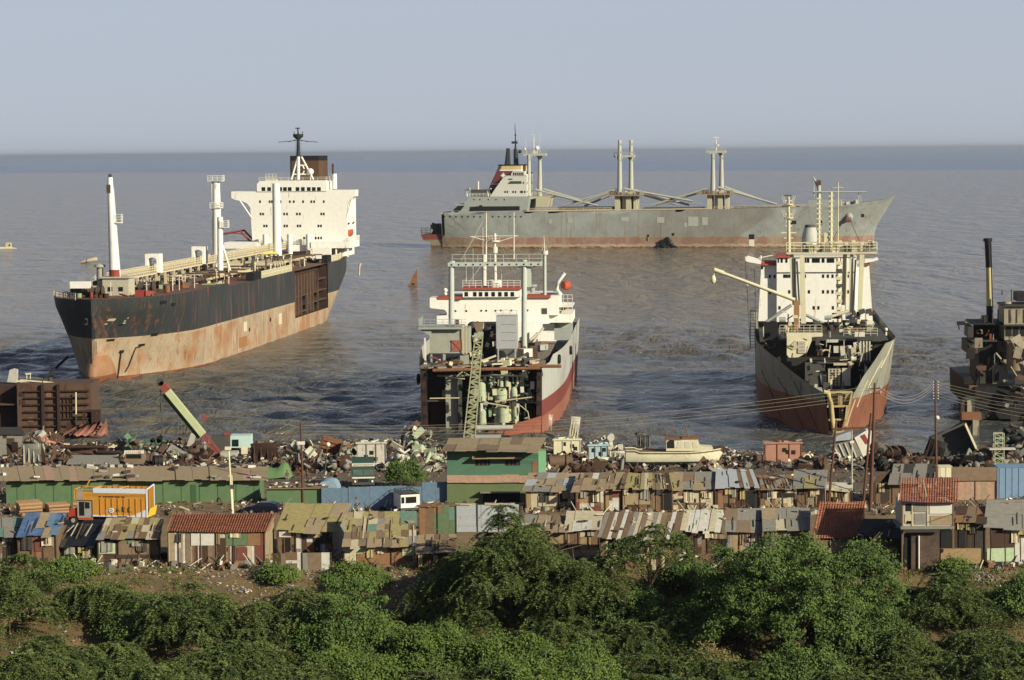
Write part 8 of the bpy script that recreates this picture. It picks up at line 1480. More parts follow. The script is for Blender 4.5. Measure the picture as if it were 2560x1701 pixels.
def chunk():
 g0 = gnd(2110, 1150); D = g0.y; t = thing('hull_chunk', 'tipped white hull chunk with a red rectangle and grey ribbed underside', 'scrap', (g0.x, D, g0.z)); L = t.location.copy(); Q = lambda x, y, d=0: P(*Dz(x, y), D + d) - L
 m = MB(); m.prism([Q(x, y) for x, y in ((1945, 215), (2065, 140), (2115, 150), (2120, 330), (2060, 415), (2030, 400))], (0, 2.5, 0)); m.build('white_side', WHITE2, t); m = MB(); m.prism([Q(x, y, -.1) for x, y in ((2005, 195), (2045, 178), (2085, 250), (2062, 280))], (0, .1, 0)); m.build('red_mark', REDP, t)
 m = MB(); m.prism([Q(x, y) for x, y in ((1705, 290), (1945, 240), (2030, 400), (1790, 415))], (0, 2.5, 0)); m.build('ribbed_side', YM['grey'], t)
 for k in range(4): m = MB(); m.bar(Q(1740 + 55 * k, 290 - 12 * k, -.1), Q(1800 + 55 * k, 410, -.1), .2); m.build('rib', YM['white'], t)
 m = MB(); m.prism([Q(x, y, .5) for x, y in ((1740, 250), (1770, 200), (1910, 150), (1920, 235))], (0, 2, 0)); m.build('grey_top', paint('chunk_grey', (150, 156, 160), .1, .4), t)
 for x, y in ((1478, 415), (1765, 400)): m = MB(); m.torus(Q(x, y, -1), .55, .12, 'y'); m.build('ring', CREAM, t)
chunk()
S('winch_drum', 'big reddish double cable drum on the right-hand shore', 2205, 1112, 2264, 1152, 'rust', seed=22, name='cable_drum', mt2='dark'); S('scrap_heap', 'black tangled heap left of the cable drums', 2170, 1112, 2212, 1178, 'black', seed=23, mt2='dark'); S('scrap_heap', 'dark low heap right of the cable drums', 2215, 1150, 2330, 1170, 'dark', seed=24, mt2='brown')
S('open_tank', 'huge dark open-topped tank tipped on its corner near the hulk', 2340, 1072, 2432, 1150, 'dgrey', seed=25, tilt=.42, mt2='cream'); S('ribbed_plate', 'dark bent plates leaning on the tipped tank', 2312, 1098, 2360, 1160, 'black', seed=26, tilt=-.3); S('ribbed_plate', 'pinkish brown plate lying at the foot of the insulator pole', 2310, 1140, 2368, 1166, 'brown', seed=27)
S('scrap_heap', 'dark scrap heap below the tipped tank', 2370, 1140, 2460, 1172, 'black', seed=28, mt2='rust'); S('tower', 'pale green lattice scaffold tower near the brown sacking screen', 2487, 1082, 2510, 1172, 'pale', seed=29, mt2='white', name='scaffold_tower'); S('scrap_heap', 'broad black slope of cut scrap beside the hulk', 2470, 1062, 2640, 1150, 'black', seed=30, mt2='dgrey')
S('scrap_heap', 'brown scrap heap with pale bits under the burnt hulk', 2430, 1110, 2560, 1168, 'dark', seed=31, mt2='brown')
S('scrap_heap', 'dark brown scrap heap at the foot of the rusty hull section', 20, 1095, 130, 1140, 'rust', seed=32, mt2='pink'); S('pipe_stack', 'stack of rusty pipes lying along the shore', 150, 1105, 292, 1148, 'rust', seed=33, mt2='dark'); S('ribbed_plate', 'row of upright grey planks and frames by the left shacks', 55, 1108, 104, 1165, 'grey', seed=34, mt2='white'); S('ribbed_plate', 'single pale green upright board in the yard', 105, 1108, 114, 1160, 'pale', seed=35)
S('scrap_heap', 'low green netting heap near the hanging crane hook', 294, 1096, 352, 1130, 'green', seed=36, mt2='dgrey'); S('machine', 'dark green winch machine below the crane hook', 364, 1090, 418, 1116, 'green', seed=37, mt2='black'); S('scrap_heap', 'brown scrap heap under the crane boom', 356, 1116, 480, 1140, 'brown', seed=38, mt2='grey')
S('drum', 'rusty open drum end behind the long green shed', 358, 1134, 384, 1162, 'rust', seed=39); S('drum', 'dark ring-shaped drum behind the long green shed', 384, 1138, 404, 1168, 'black', seed=40); S('scrap_heap', 'rust brown tangle beside the crane chassis', 470, 1112, 520, 1160, 'dark', seed=41, mt2='rust'); S('scrap_heap', 'orange brown rubble on the shore left of the pipes', 60, 1082, 160, 1112, 'pink', seed=42, mt2='white')
S('scrap_cabin', 'square grey block beside the crane with a white ring', 640, 1118, 664, 1150, 'white', seed=43, mt2='grey'); S('scrap_heap', 'dark ground scrap in front of the burnt plate wall', 690, 1150, 800, 1176, 'dark', seed=44, mt2='brown'); S('scrap_heap', 'dark ground scrap between the lamp pole and the green lorry', 800, 1150, 900, 1180, 'brown', seed=45, mt2='dark')
S('scrap_heap', 'rusty sheets behind the grey roofed yard huts', 130, 1140, 200, 1165, 'rust', seed=46, mt2='dark')
def yard_huts():
 for (u0, u1, v0, v1, vb, label, rm, wm) in ((165, 300, 1138, 1160, 1168, 'flat grey roofed lean-to behind the long green shed', PAL['grey'], PAL['woodd']), (-60, 62, 1068, 1086, 1140, 'dark plank hut with a mossy roof at the left shore', PAL['dark'], PAL['woodd'])):
  g0 = gnd((u0 + u1) / 2, vb); D = g0.y; t = thing('yard_hut', label, 'hut', (g0.x, D, g0.z)); L = t.location.copy(); Q = lambda u, v, d=0: P(u, v, D + d) - L
  a, b, c, d = Q(u0, v1, -.4), Q(u1, v1, -.4), Q(u1 - 8, v0, 4), Q(u0 + 12, v0, 4); m = MB(); m.hexa([a - Vector((0, 0, .1)), b - Vector((0, 0, .1)), c - Vector((0, 0, .1)), d - Vector((0, 0, .1)), a, b, c, d]); m.build('roof', rm, t)
  m = boards(a.x + .4, b.x - .4, -.3, a.z - .1, 0, [0, 1], random.Random(int(u0)), .3, .9); m.build('walls', [wm, PAL['grey']], t)
 g0 = gnd(335, 1168); D = g0.y; t = thing('van', 'small open-sided van with a white lettered roof board behind the green shed', 'van', (g0.x, D, g0.z)); m = MB(); m.box(-1.3, 1.3, 0, 3.5, .4, 2.0); b = m.build('body', PAL['brown'], t); m = MB(); m.box(-1.1, 1.1, -.05, 0, 1.3, 1.9); m.build('windscreen', GLASS, b); m = MB(); m.box(-1.4, 1.5, -.1, .2, 2.02, 2.5); sg = m.build('roof_board', WHITE2, t); m = MB(); [m.bar((-1.1 + .3 * k, -.12, 2.15), (-1.0 + .3 * k, -.12, 2.38), .06, .03) for k in range(8)]; m.build('board_writing', REDP, sg)
 for x in (-1.1, 1.1): m = MB(); m.torus((x, .6, .35), .27, .12, 'x'); m.build('wheel', TYRE, t)
yard_huts()
def log_piles():
 LG = paint('log_bark', (150, 118, 84), 0, .6, 2); LE = paint('log_end', (186, 150, 108), 0, .4, 3)
 for n, (x0, x1, yt, yb) in enumerate(((100, 355, 1035, 1215), (335, 560, 1035, 1200), (560, 660, 1100, 1185))):
  g0 = gnd(*A((x0 + x1) / 2, yb)); D = g0.y; s = PX(D) / 3.136; W_ = (x1 - x0) * s; fr = Fr(g0, 22 if n < 2 else 10); t = thing('log_pile', ('large stack of brown logs at the left end of the green shed', 'middle stack of brown logs next to the lorry', 'small stack of logs half hidden behind the lorry cab')[n], 'log pile', fr); r = random.Random(n)
  H_ = (yb - yt) * s * .62; rows = max(3, int(H_ / .4))
  for j in range(rows):
   for k in range(6 if n < 2 else 4):
    y = -1.4 + k * .46 + .2 * (j % 2); z = .24 + j * .4; L_ = W_ * .36 * r.uniform(.93, 1.05); m = MB(); rr = r.uniform(.19, .24); m.tube([(-L_, y, z), (L_, y + r.uniform(-.1, .1), z + r.uniform(-.04, .04))], rr, 8); o = m.build('log', [LG, LE], t)
    for p in o.data.polygons[-2:]: p.material_index = 1
log_piles()
# small stuff lying all over the yard
def debris():
 r = random.Random(77); m = MB(); cols = list(YM.values())
 for k in range(10500):
  u = r.uniform(-60, 2640); v = r.uniform(1098, 1186) if k < 7600 else r.choice((r.uniform(1186, 1262), r.uniform(1255, 1300))); g = None
  D = 43.5 * F / (v - 379 + .008 * (u - 1280)) if 0 else None
  rr = ray(u, v); rr = rr / rr.y; Dd = np.interp(v, [1095, 1130, 1186, 1262, 1300], [398, 378, 344, 302, 282]); x = rr.x * Dd; y = Dd + r.uniform(-2, 2);
  if y > shore(x) - 1: continue
  z = hgt(x, y); m.mi(r.choice((0, 1, 2, 2, 4, 5, 5, 5, 6, 6, 8, 11, 11, 12, 12, 12, 12))); q = r.random(); big = 1.0 if v < 1186 else .45
  if q < .5: m.rbox((x, y, z + .12), (r.uniform(.2, 1.1) * big, r.uniform(.2, .8) * big, r.uniform(.1, .5) * big), (r.uniform(-.5, .5), r.uniform(-.5, .5), r.random() * 3))
  elif q < .8: a = r.random() * 3.14; L_ = r.uniform(.3, 1.4) * big; m.bar((x - L_ * math.cos(a), y - L_ * math.sin(a), z + .1), (x + L_ * math.cos(a), y + L_ * math.sin(a), z + r.uniform(.1, .6)), r.uniform(.06, .2))
  else: m.rbox((x, y, z + .3), (r.uniform(.3, 1.2) * big, .05, r.uniform(.3, .9) * big), (r.uniform(-.9, .9), r.uniform(-.9, .9), r.random() * 3))
 for k in range(1500):                            # boxes, sacks, planks and tins round the feet of the shacks
  u = r.uniform(-40, 2600); v = r.choice((1276, 1282, 1400, 1412, 1420)) + r.uniform(-8, 8)
  if 60 < u < 700 and v < 1300: continue
  p = gnd(u, v); m.mi(r.choice((1, 2, 4, 5, 6, 8, 11, 12, 12))); e = r.uniform(.15, .7)
  if k % 3: m.rbox((p.x, p.y, p.z + e * .4), (e, r.uniform(.15, .6), e * r.uniform(.5, 1.3)), (r.uniform(-.2, .2), r.uniform(-.3, .3), r.random() * 3))
  else: a = r.random() * 3.1; m.bar((p.x, p.y, p.z + .1), (p.x + 1.3 * math.cos(a), p.y + .5, p.z + r.uniform(.2, 1.5)), .08)
 o = m.build('ground_scrap', cols); tag(o, 'litter of small scrap strewn over the yard', 'scrap', kind='stuff')
debris()
# ================================================================ people
SKIN = plain('skin_brown', (112, 76, 56), .6, .15); HAIR = plain('hair_black', (22, 20, 20), .6, .2)
def person(label, u, v, top, low, face=0, pose=0, Df=None, hat=None, scale=1.0):
 """one continuous body grown round a jointed skeleton, clothes and hair as its parts"""
 p = gnd(u, v) if Df is None else P(u, v, Df); t = thing('person', label, 'person', Fr(p, face)); t.scale = (scale,) * 3
 sw = (.28, .05, .16, .3)[pose]; ar = (.15, .1, .5, .2)[pose]; bend = (0, 0, 0, .35)[pose]
 J = {0: (0, 0, .92), 1: (0, -bend * .3, 1.18), 2: (0, -bend, 1.40 - bend * .15), 3: (0, -bend * 1.1, 1.50 - bend * .2), 4: (0, -bend * 1.25 - .02, 1.60 - bend * .25), 5: (0, -bend * 1.3 - .02, 1.72 - bend * .3)}
 R = {0: .15, 1: .14, 2: .16, 3: .06, 4: .10, 5: .085}; E = [(0, 1), (1, 2), (2, 3), (3, 4), (4, 5)]; i = 6
 for s in (-1, 1):
  for j, (q, r_) in enumerate((((s * .1, 0, .86), .1), ((s * .11, -sw * s * .5 - .03, .48), .07), ((s * .11, -sw * s + .02, .08), .05), ((s * .12, -sw * s - .12, .03), .04))): J[i] = q; R[i] = r_; E.append((0 if j == 0 else i - 1, i)); i += 1
  for j, (q, r_) in enumerate((((s * .2, J[2][1], J[2][2] - .02), .065), ((s * .25, J[2][1] + ar * s * .4 - .02, J[2][2] - .3), .05), ((s * .26, J[2][1] + ar * s - .1, J[2][2] - .52), .04), ((s * .26, J[2][1] + ar * s - .16, J[2][2] - .62), .035))): J[i] = q; R[i] = r_; E.append((2 if j == 0 else i - 1, i)); i += 1
 def grow(name, ids, mat, g=1.0):
  ids = list(ids); me = bpy.data.meshes.new(name); me.from_pydata([J[k] for k in ids], [(ids.index(a), ids.index(b)) for a, b in E if a in ids and b in ids], []); o = bpy.data.objects.new(name, me); sc.collection.objects.link(o)
  md = o.modifiers.new('skin', 'SKIN'); o.modifiers.new('sub', 'SUBSURF').levels = 1
  for k, sv in zip(ids, me.skin_vertices[0].data): sv.radius = (R[k] * g, R[k] * g * .85)
  me.skin_vertices[0].data[0].use_root = True; dg = bpy.context.evaluated_depsgraph_get(); nm = bpy.data.meshes.new_from_object(o.evaluated_get(dg)); bpy.data.objects.remove(o); nm.materials.clear(); nm.materials.append(mat); o = bpy.data.objects.new(name, nm); sc.collection.objects.link(o); o.parent = t; return o
 grow('body', range(22), SKIN); grow('shirt', [1, 2, 10, 11, 18, 19], top, 1.22); grow('trousers', [0, 6, 7, 8, 14, 15, 16], low, 1.22)
 m = MB(); c = Vector(J[5]) + Vector((0, .02, .03)); m.ball(c, (.1, .11, .09), 8, 6); m.build('hair' if not hat else 'turban', hat or HAIR, t)
CL = {k: plain('cloth_' + k, c, .9, .25) for k, c in dict(white=(214, 210, 200), brown=(104, 78, 58), blue=(96, 116, 150), dark=(46, 44, 46), tan=(156, 136, 106), red=(168, 44, 38), grey=(120, 120, 116)).items()}
for a in (('worker in white with a red turban by the grey planks', 59, 1172, 'white', 'tan', 0, 1, 368, CL['red']), ('man in white shirt walking to the dark blue car', 608, 1284, 'white', 'grey', 40, 0), ('man in white clothes walking away past the green lorry', 992, 1216, 'white', 'white', 10, 0), ('dark dressed worker standing right of the man in white', 1026, 1216, 'brown', 'brown', -30, 1), ('man in a pale blue shirt by the blue wall', 891, 1281, 'blue', 'tan', 60, 0),
 ('worker in tan bending near the crane chassis', 467, 1168, 'tan', 'brown', 20, 3), ('dark worker standing on the rusty pipes', 205, 1135, 'brown', 'dark', 0, 1), ('worker in white standing by the rusty pipes', 228, 1146, 'white', 'brown', 70, 2), ('worker in tan near the crane hook', 266, 1134, 'tan', 'tan', 0, 1), ('worker in pale shirt beside the white ring', 656, 1168, 'white', 'grey', 30, 0), ('worker in tan in front of the burnt plate wall', 688, 1168, 'tan', 'brown', 0, 1), ('worker in brown right of the burnt plate wall', 706, 1169, 'brown', 'brown', 15, 2),
 ('worker stooping by the rusty pole', 744, 1177, 'tan', 'tan', -60, 3), ('worker in a pinkish shirt behind the small green shed', 718, 1208, 'red', 'grey', 0, 1), ('dark worker carrying scrap past the rusty pole', 769, 1203, 'dark', 'brown', 45, 2), ('dark figure by the silvery tarpaulin', 838, 1214, 'dark', 'brown', 0, 1), ('bather standing at the shelves of the wide grey-brown stall', 1743, 1273, 'brown', 'tan', 0, 1), ('man in white sitting low at the slatted stall doorway', 1648, 1276, 'white', 'white', 0, 3), ('man in cream shirt beside the slatted stall doorway', 1667, 1276, 'tan', 'white', 10, 3), ('person in dark clothes near the hull chunk', 2040, 1172, 'dark', 'dark', 0, 1), ('worker in dark clothes below the hull chunk', 2111, 1172, 'dark', 'brown', 30, 2), ('man in a dark shirt leaning by the bicycles', 1486, 1277, 'dark', 'brown', -20, 1)):
 person(a[0], a[1], a[2], CL[a[3]], CL[a[4]], a[5], a[6], a[7] if len(a) > 7 else None, a[8] if len(a) > 8 else None)
def bicycle(label, u, v, rz):
 p = gnd(u, v); t = thing('bicycle', label, 'bicycle', Fr(p, rz), 'bicycles by the upper stalls'); K = plain('bike_black', (34, 32, 30), .5, .2)
 for x in (-.52, .52):
  m = MB(); m.torus((x, 0, .34), .32, .03, 'y', 18, 5); [m.bar((x - .31 * math.cos(a), 0, .34 - .31 * math.sin(a)), (x + .31 * math.cos(a), 0, .34 + .31 * math.sin(a)), .012) for a in (0, .8, 1.6, 2.4)]; m.build('wheel', TYRE, t)
 m = MB(); [m.tube([a, b], .022, 5) for a, b in (((-.52, 0, .34), (0, 0, .3)), ((-.52, 0, .34), (-.18, 0, .82)), ((0, 0, .3), (-.2, 0, .88)), ((0, 0, .3), (.38, 0, .8)), ((-.18, 0, .8), (.38, 0, .82)), ((.52, 0, .34), (.36, 0, .95)))]; m.build('frame', K, t)
 m = MB(); m.rbox((-.2, 0, .92), (.26, .14, .06)); m.build('saddle', K, t); m = MB(); m.tube([(.36, -.25, .98), (.36, .25, .98)], .02, 5); m.build('handlebar', K, t)
for k, (u, lb) in enumerate(((1408, 'bicycle leaning by the cream stall panel'), (1440, 'bicycle between the two leaning bicycles'), (1472, 'bicycle by the man in the dark shirt'))): bicycle(lb, u, 1276, 20 * k - 15)
# ================================================================ trees, bushes, weeds on the slope
def leaf_mat(name, c1, c2, c3):
 g = NG(name); p = g.pos(); n = g.noise(p, .55, 3, .6); f = g.noise(p, 5, 2, .6)
 c = g.mix(g.ramp(n, [(.35, 0), (.65, 1)]), lin(c1), lin(c2)); c = g.mix(g.ramp(f, [(.5, 0), (.75, .7)]), c, lin(c3))
 g.put(g.b.inputs['Base Color'], c); g.b.inputs['Roughness'].default_value = .65
 tr = g.n.new('ShaderNodeBsdfTranslucent'); g.l.new(c, tr.inputs[0]); mx = g.n.new('ShaderNodeMixShader'); mx.inputs[0].default_value = .14
 g.l.new(g.b.outputs[0], mx.inputs[1]); g.l.new(tr.outputs[0], mx.inputs[2]); g.l.new(mx.outputs[0], g.n['Material Output'].inputs[0]); return g.m
LF = leaf_mat('feathery_leaves', (104, 116, 62), (58, 78, 40), (142, 148, 86)); LB = leaf_mat('broad_leaves', (86, 108, 46), (48, 72, 30), (126, 136, 62)); LV = leaf_mat('vine_leaves', (90, 108, 42), (58, 82, 34), (128, 130, 56)); LD = leaf_mat('dry_weeds', (118, 104, 58), (92, 96, 50), (140, 120, 80))
BARK = paint('bark', (104, 88, 68), 0, .6, 2)
def quads(C, U, V, name, mat, par):                  # leaf faces from centres and half-axes
 n = len(C); vs = np.empty((n, 4, 3), np.float32); vs[:, 0] = C - U; vs[:, 1] = C - V; vs[:, 2] = C + U; vs[:, 3] = C + V
 me = bpy.data.meshes.new(name); me.vertices.add(4 * n); me.vertices.foreach_set('co', vs.ravel()); me.loops.add(4 * n); me.loops.foreach_set('vertex_index', np.arange(4 * n, dtype=np.int32))
 me.polygons.add(n); me.polygons.foreach_set('loop_start', np.arange(0, 4 * n, 4, dtype=np.int32)); me.polygons.foreach_set('loop_total', np.full(n, 4, np.int32)); me.update(); me.validate(); me.materials.append(mat)
 o = bpy.data.objects.new(name, me); sc.collection.objects.link(o); o.parent = par; return o
def unit(a): return a / (np.linalg.norm(a, axis=-1, keepdims=True) + 1e-9)
def crown(kind, R, H, seed, par, z0=.15, dens=1.0):
 """boughs: clusters spread over an uneven dome, each a spray of drooping fronds or a clump of leaves, with gaps between"""
 rs = np.random.RandomState(seed)
 lob = [(rs.uniform(-.7, .7) * R, rs.uniform(-.7, .7) * R, rs.uniform(.65, 1.0)) for _ in range(6)]
 n = int((5.2 if kind == 'f' else 17.0) * R ** 1.5 * dens) + 6; a = rs.uniform(0, 2 * np.pi, n); q = np.sqrt(rs.uniform(0, 1, n)); x, y = R * q * np.cos(a) * rs.uniform(.8, 1.12, n), R * q * np.sin(a) * rs.uniform(.8, 1.12, n); top = np.zeros(n)
 for lx, ly, lh in lob: top = np.maximum(top, lh * np.exp(-((x - lx) ** 2 + (y - ly) ** 2) / (.46 * R) ** 2))
 top = np.maximum(top, .62 * (1 - q ** 3)) * rs.uniform(.8, 1.1, n); low = rs.uniform(0, 1, n) < .38
 top = np.where(low, top * rs.uniform(.35, .75, n), top); S = np.stack([x, y, H * (z0 + (1 - z0) * np.clip(top, .05, 1.05))], 1)
 if kind == 'f':
  m = 11; b = rs.uniform(0, 2 * np.pi, (n, m)); ow = unit(np.stack([x, y], 1)) * .45; d = np.stack([np.cos(b) + ow[:, :1], np.sin(b) + ow[:, 1:], rs.uniform(.1, .75, (n, m))], 2); d = unit(d).reshape(-1, 3); nf = n * m; L = rs.uniform(1.1, 2.8, nf) * (1 if R > 2.5 else .6); S = np.repeat(S, m, 0); ns = 22; k = 4
  t = np.linspace(.06, 1, ns)[None, :, None]; ax = S[:, None] + d[:, None] * L[:, None, None] * t - np.array([0, 0, 1.0]) * (L[:, None, None] * .85 * t ** 2.2)
  side = unit(np.cross(d, [0, 0, 1.0])); C = np.repeat(ax[:, :, None], k, 2); sg = np.array([-1, -.4, .4, 1])[None, None, :, None]; C = C + side[:, None, None] * sg * rs.uniform(.04, .20, (nf, ns, k, 1)) + rs.normal(0, .025, (nf, ns, k, 3))
  U = (side[:, None, None] * sg + d[:, None, None] * .7 + rs.normal(0, .25, (nf, ns, k, 3))); U = unit(U) * rs.uniform(.09, .16, (nf, ns, k, 1)); V = unit(np.cross(U, rs.normal(0, .6, U.shape) + [-.3, .3, .7])) * .05
  return quads(C.reshape(-1, 3), U.reshape(-1, 3), V.reshape(-1, 3), 'crown', LF, par)
 mt = {'b': LB, 'v': LV, 'd': LD}[kind]; k = 130; sp = rs.uniform(.3, .75, (n, 1, 1)); e = rs.normal(0, .62, (n, k, 3)); tw = unit(rs.normal(0, 1, (n, 1, 3)) + [0, 0, .5]); e = e + tw * rs.normal(0, .8, (n, k, 1)); C = S[:, None] + e * sp * [1.1, 1.1, .7]
 nrm = unit(e * .4 + rs.normal(0, .55, (n, k, 3)) + [.42, -.36, .5]); U = unit(np.cross(nrm, rs.normal(0, 1, (n, k, 3)))) * rs.uniform(.08, .17, (n, k, 1)); V = unit(np.cross(nrm, U)) * rs.uniform(.05, .09, (n, k, 1))
 return quads(C.reshape(-1, 3), U.reshape(-1, 3), V.reshape(-1, 3), 'crown', mt, par)
def trunk(R, H, seed, par, r0=.12, n=5, lean=0):
 r = random.Random(seed); m = MB(); f = Vector((lean, 0, H * .34)); m.tube([(0, 0, -.6), f * .5, f], [r0, r0 * .85, r0 * .7], 7)
 for k in range(n):
  a = 6.28 * k / n + r.uniform(-.4, .4); e = f + Vector((math.cos(a) * R * .5, math.sin(a) * R * .5, H * r.uniform(.2, .42))); q = f.lerp(e, .5) + Vector((0, 0, H * .06)); m.tube([f, q, e], [r0 * .6, r0 * .42, r0 * .2], 6)
  for j in range(2): b = a + r.uniform(-.9, .9); g = e + Vector((math.cos(b) * R * .35, math.sin(b) * R * .35, H * r.uniform(.05, .22))); m.tube([q.lerp(e, .6), g], [r0 * .25, r0 * .08], 5)
 return m.build('trunk', BARK, par)
def tree(kind, name, label, u, vf, wpx, hpx, seed, group=None, dens=1.0, r0=.13, z0=.15, n=5):
 g0 = gnd(u, vf); s = PX(g0.y); R, H = wpx * s / 2, hpx * s * (1.0 if wpx > 235 else .95); R *= 1.08; t = thing(name, label, 'tree' if name.endswith('tree') else 'bush', tuple(g0), group); crown(kind, R, H, seed, t, z0, dens); trunk(R, H, seed, t, r0, n); return t
GB = 'trees and bushes on the slope'
tree('f', 'feathery_tree', 'big dark feathery tree at the edge of the shacks in mid-slope', 1275, 1545, 430, 265, 3, None, 1.15, .3)
tree('f', 'feathery_tree', 'dark feathery tree hanging down the slope right of the big feathery tree', 1440, 1570, 240, 230, 4, GB, 1.0, .25)
tree('b', 'leafy_tree', 'largest leafy green tree, covering the foot of the red tiled hut', 2010, 1650, 480, 345, 5, None, .95, .3)
tree('b', 'leafy_tree', 'bright leafy tree with bare pale twigs left of the red tiled hut', 1900, 1600, 300, 275, 6, GB, .8, .2)
tree('f', 'small_tree', 'thin small tree with a slender bare trunk in front of the striped roof shack', 1625, 1545, 205, 250, 7, None, .34, .16, .62, 7)
tree('b', 'leafy_bush', 'leafy bush with a pale forked trunk left of the rubbish slope', 850, 1655, 240, 215, 8, GB, .9, .2)
SH = [('f', 'feathery_bush', 25, 1600, 220, 220, 'tall feathery bush at the left edge below the blue tarpaulin shack'), ('f', 'feathery_bush', 250, 1530, 150, 85, 'dark feathery bush under the black plastic shelter'), ('f', 'feathery_bush', 365, 1560, 180, 100, 'dark feathery bush below the brown patched shack'), ('f', 'feathery_bush', 475, 1625, 230, 165, 'weeping feathery bush with long drooping fronds below the tiled house'),
 ('f', 'feathery_bush', 685, 1625, 190, 135, 'feathery bush beside the pale rubbish slope'), ('f', 'feathery_bush', 590, 1690, 300, 90, 'wide feathery bush below the weeping bush'), ('f', 'feathery_bush', 130, 1735, 300, 130, 'grey-green feathery bush at the lower left corner'), ('f', 'feathery_bush', 270, 1700, 160, 90, 'small round feathery bush right of the bare earth patch'),
 ('v', 'vine_bush', 990, 1660, 190, 110, 'yellow-green leafy bush below the rubbish slope'), ('v', 'vine_bush', 1090, 1690, 190, 130, 'bright vine-covered bush at the bottom middle'), ('v', 'vine_bush', 1240, 1690, 150, 110, 'bright green vine mound below the big feathery tree'), ('v', 'vine_bush', 870, 1715, 250, 100, 'low vine bush below the pale forked trunk'), ('f', 'feathery_bush', 1380, 1625, 190, 90, 'shaded feathery bush under the hanging feathery tree'),
 ('f', 'feathery_bush', 1060, 1610, 220, 70, 'low feathery bush on the rubbish slope'), ('b', 'leafy_bush', 1560, 1560, 190, 95, 'dark leafy bush at the foot of the thin small tree'), ('f', 'feathery_bush', 1545, 1650, 230, 110, 'shaded feathery bush left of the largest leafy tree'), ('v', 'vine_bush', 1420, 1720, 260, 110, 'vine bush at the bottom left of the shaded hollow'), ('f', 'feathery_bush', 1700, 1740, 260, 110, 'feathery bush at the bottom below the shaded hollow'),
 ('d', 'dry_bush', 1790, 1705, 130, 90, 'brownish dry bush under the largest leafy tree'), ('b', 'leafy_bush', 1985, 1735, 220, 120, 'leafy bush at the bottom below the largest leafy tree'), ('f', 'feathery_bush', 2350, 1560, 260, 130, 'feathery bush below the two-storey house'), ('f', 'feathery_bush', 2200, 1600, 180, 120, 'dark feathery bush between the largest tree and the two-storey house'), ('f', 'feathery_bush', 2210, 1680, 270, 125, 'wide feathery bush right of the largest leafy tree'),
 ('f', 'feathery_bush', 2470, 1655, 220, 90, 'feathery bush near the right edge of the slope'), ('b', 'leafy_bush', 2545, 1560, 150, 140, 'leafy bush at the right edge below the grey tarpaulin shack'), ('f', 'feathery_bush', 2330, 1740, 280, 100, 'feathery bush at the bottom right of the slope'), ('f', 'feathery_bush', 2530, 1740, 260, 130, 'feathery bush in the lower right corner'), ('v', 'vine_bush', 2390, 1440, 60, 40, 'small vine bush at the foot of the two-storey house'),
 ('b', 'leafy_bush', 1010, 1215, 85, 75, 'dark leafy bush in the yard beside the green office'), ('v', 'vine_bush', 170, 1440, 120, 36, 'low green bush below the black plastic shelter'), ('v', 'vine_bush', 900, 1462, 130, 50, 'low green bush below the many-sheet shack'), ('b', 'leafy_bush', 2150, 1440, 120, 70, 'leafy bush under the tar-cloth shack'), ('v', 'vine_bush', 700, 1450, 80, 30, 'weedy bush at the foot of the low rusty fence'),
 ('f', 'feathery_bush', 1640, 1610, 200, 90, 'shaded feathery bush in the hollow under the thin small tree'), ('f', 'feathery_bush', 1150, 1560, 190, 80, 'feathery bush at the foot of the big feathery tree'), ('f', 'feathery_bush', 2440, 1540, 150, 70, 'small feathery bush below the rubbish beside the two-storey house'), ('f', 'feathery_bush', 60, 1480, 130, 60, 'feathery bush under the crooked board fence'), ('v', 'vine_bush', 330, 1600, 120, 60, 'small leafy bush between the dark and the weeping feathery bushes'), ('b', 'leafy_bush', 1770, 1590, 200, 110, 'dark leafy bush filling the hollow left of the largest leafy tree'), ('f', 'feathery_bush', 2090, 1560, 200, 100, 'feathery bush in front of the right flank of the largest leafy tree'), ('f', 'feathery_bush', 780, 1530, 130, 60, 'low feathery bush on the slope under the khaki canvas shack'), ('f', 'feathery_bush', 1150, 1745, 320, 90, 'grey-green feathery bush at the bottom middle edge'), ('f', 'feathery_bush', 430, 1745, 320, 90, 'grey-green feathery bush at the bottom edge under the bare patch'), ('f', 'feathery_bush', 740, 1745, 280, 90, 'feathery bush at the bottom edge below the forked trunk'), ('b', 'leafy_bush', 1730, 1480, 150, 90, 'leafy bush left of the largest tree below the cloth roof shack'), ('v', 'vine_bush', 1330, 1745, 240, 110, 'vine bush at the bottom edge right of the middle'), ('f', 'feathery_bush', 2080, 1745, 260, 80, 'feathery bush at the bottom edge under the largest tree'), ('f', 'feathery_bush', 1880, 1750, 240, 90, 'shaded feathery bush at the bottom edge left of the largest tree')]
for k, (kd, nm, u, vf, wp, hp, lb) in enumerate(SH): tree(kd, nm, lb, u, vf, wp, hp, 20 + k, GB, 1.0 if kd == 'f' else 1.15, .07, .2, 4)
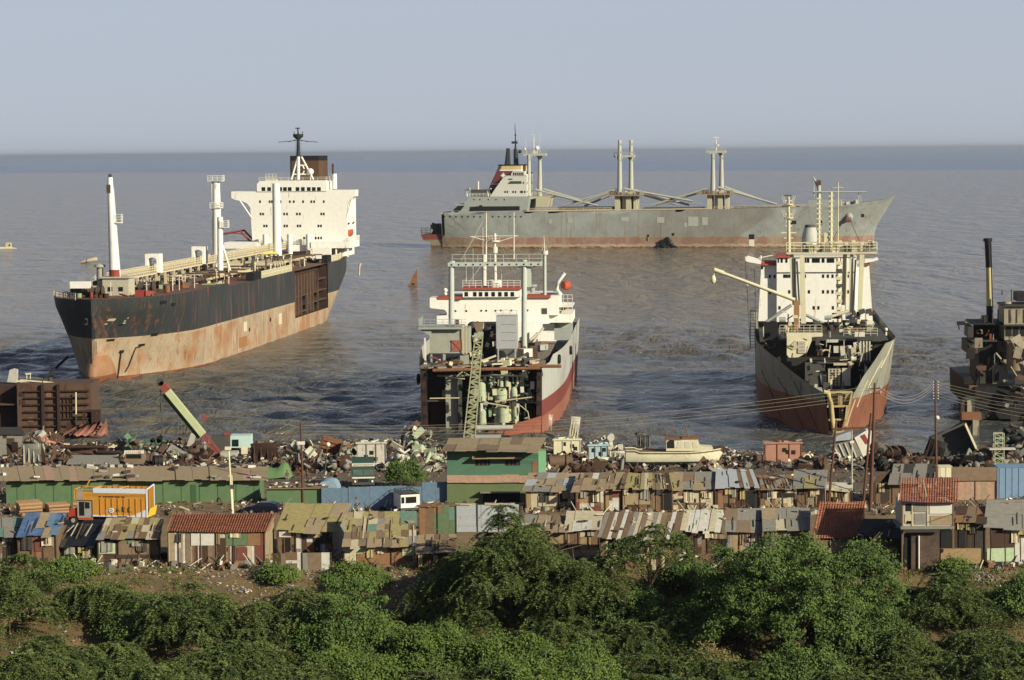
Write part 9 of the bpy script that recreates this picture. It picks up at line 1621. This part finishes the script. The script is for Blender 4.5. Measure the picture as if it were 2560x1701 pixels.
def weeds():
 rs = np.random.RandomState(5); C, U, V, K = [], [], [], []
 r = random.Random(8); M_ = MB(); pal = [PAL['white'], PAL['cream'], PAL['tan'], PAL['grey'], PAL['red'], PAL['tarp']]
 spots = [(r.uniform(-40, 2600), r.uniform(1425, 1700)) for _ in range(2900)] + [(r.uniform(-40, 2600), r.uniform(1405, 1440)) for _ in range(300)]
 for u, v in spots:
  if 90 < u < 720 and 1555 < v < 1640 and r.random() < .8: continue
  if 500 < u < 1050 and 1425 < v < 1540 and r.random() < .75: continue
  p = gnd(u, v); n = 16; h = r.uniform(.15, .6); c = np.array(p)[None] + rs.normal(0, .28, (n, 3)) * [1, 1, 0] + np.stack([0 * rs.rand(n), 0 * rs.rand(n), rs.uniform(.05, h, n)], 1); up = unit(rs.normal(0, .5, (n, 3)) + [0, 0, .8]); C.append(c); U.append(up * rs.uniform(.07, .2, (n, 1))); V.append(unit(np.cross(up, rs.normal(0, 1, (n, 3)))) * .05)
 nn = len(C); o = [i for i in range(nn)]; r.shuffle(o); cut = nn * 2 // 3
 for nm, ids, mt, lb in (('weeds', o[:cut], LV, 'green weeds growing over the slope'), ('dry_grass', o[cut:], LD, 'dry brown grass tufts on the slope')): q = quads(np.concatenate([C[i] for i in ids]), np.concatenate([U[i] for i in ids]), np.concatenate([V[i] for i in ids]), nm, mt, None); tag(q, lb, 'weeds', kind='stuff')
 for k in range(2400):
  cx, cy, sx, sy = r.choice(((640, 1470, 70, 35), (970, 1490, 90, 40), (1030, 1480, 70, 30), (2440, 1440, 60, 18), (560, 1425, 240, 10), (1180, 1540, 90, 25), (250, 1550, 200, 60))); p = gnd(r.gauss(cx, sx), r.gauss(cy, sy)); M_.mi(r.choice((0, 1, 2, 2, 2, 3, 3, 3, 3, 4, 5))); M_.rbox((p.x, p.y, p.z + .06), (r.uniform(.06, .35), r.uniform(.06, .3), r.uniform(.03, .15)), (r.uniform(-.6, .6), r.uniform(-.6, .6), r.random() * 3))
 tag(M_.build('slope_litter', pal), 'pale rubbish and paper spilled down the slope', 'litter', kind='stuff')
weeds()
# ================================================================ the hazy air over the sea
def haze():
 g = bpy.data.materials.new('haze_air'); g.use_nodes = True; t = g.node_tree
 t.nodes.remove(t.nodes['Principled BSDF'])
 v = t.nodes.new('ShaderNodeVolumePrincipled'); v.inputs['Density'].default_value = HAZE
 v.inputs['Color'].default_value = (.56, .62, .72, 1); v.inputs['Anisotropy'].default_value = .2
 t.links.new(v.outputs[0], t.nodes['Material Output'].inputs['Volume'])
 m = MB(); m.box(-150000, 150000, -3000, 170000, -9.5, 75); o = m.build('haze', g); tag(o, kind='stuff')
HAZE = 0.000035
haze()
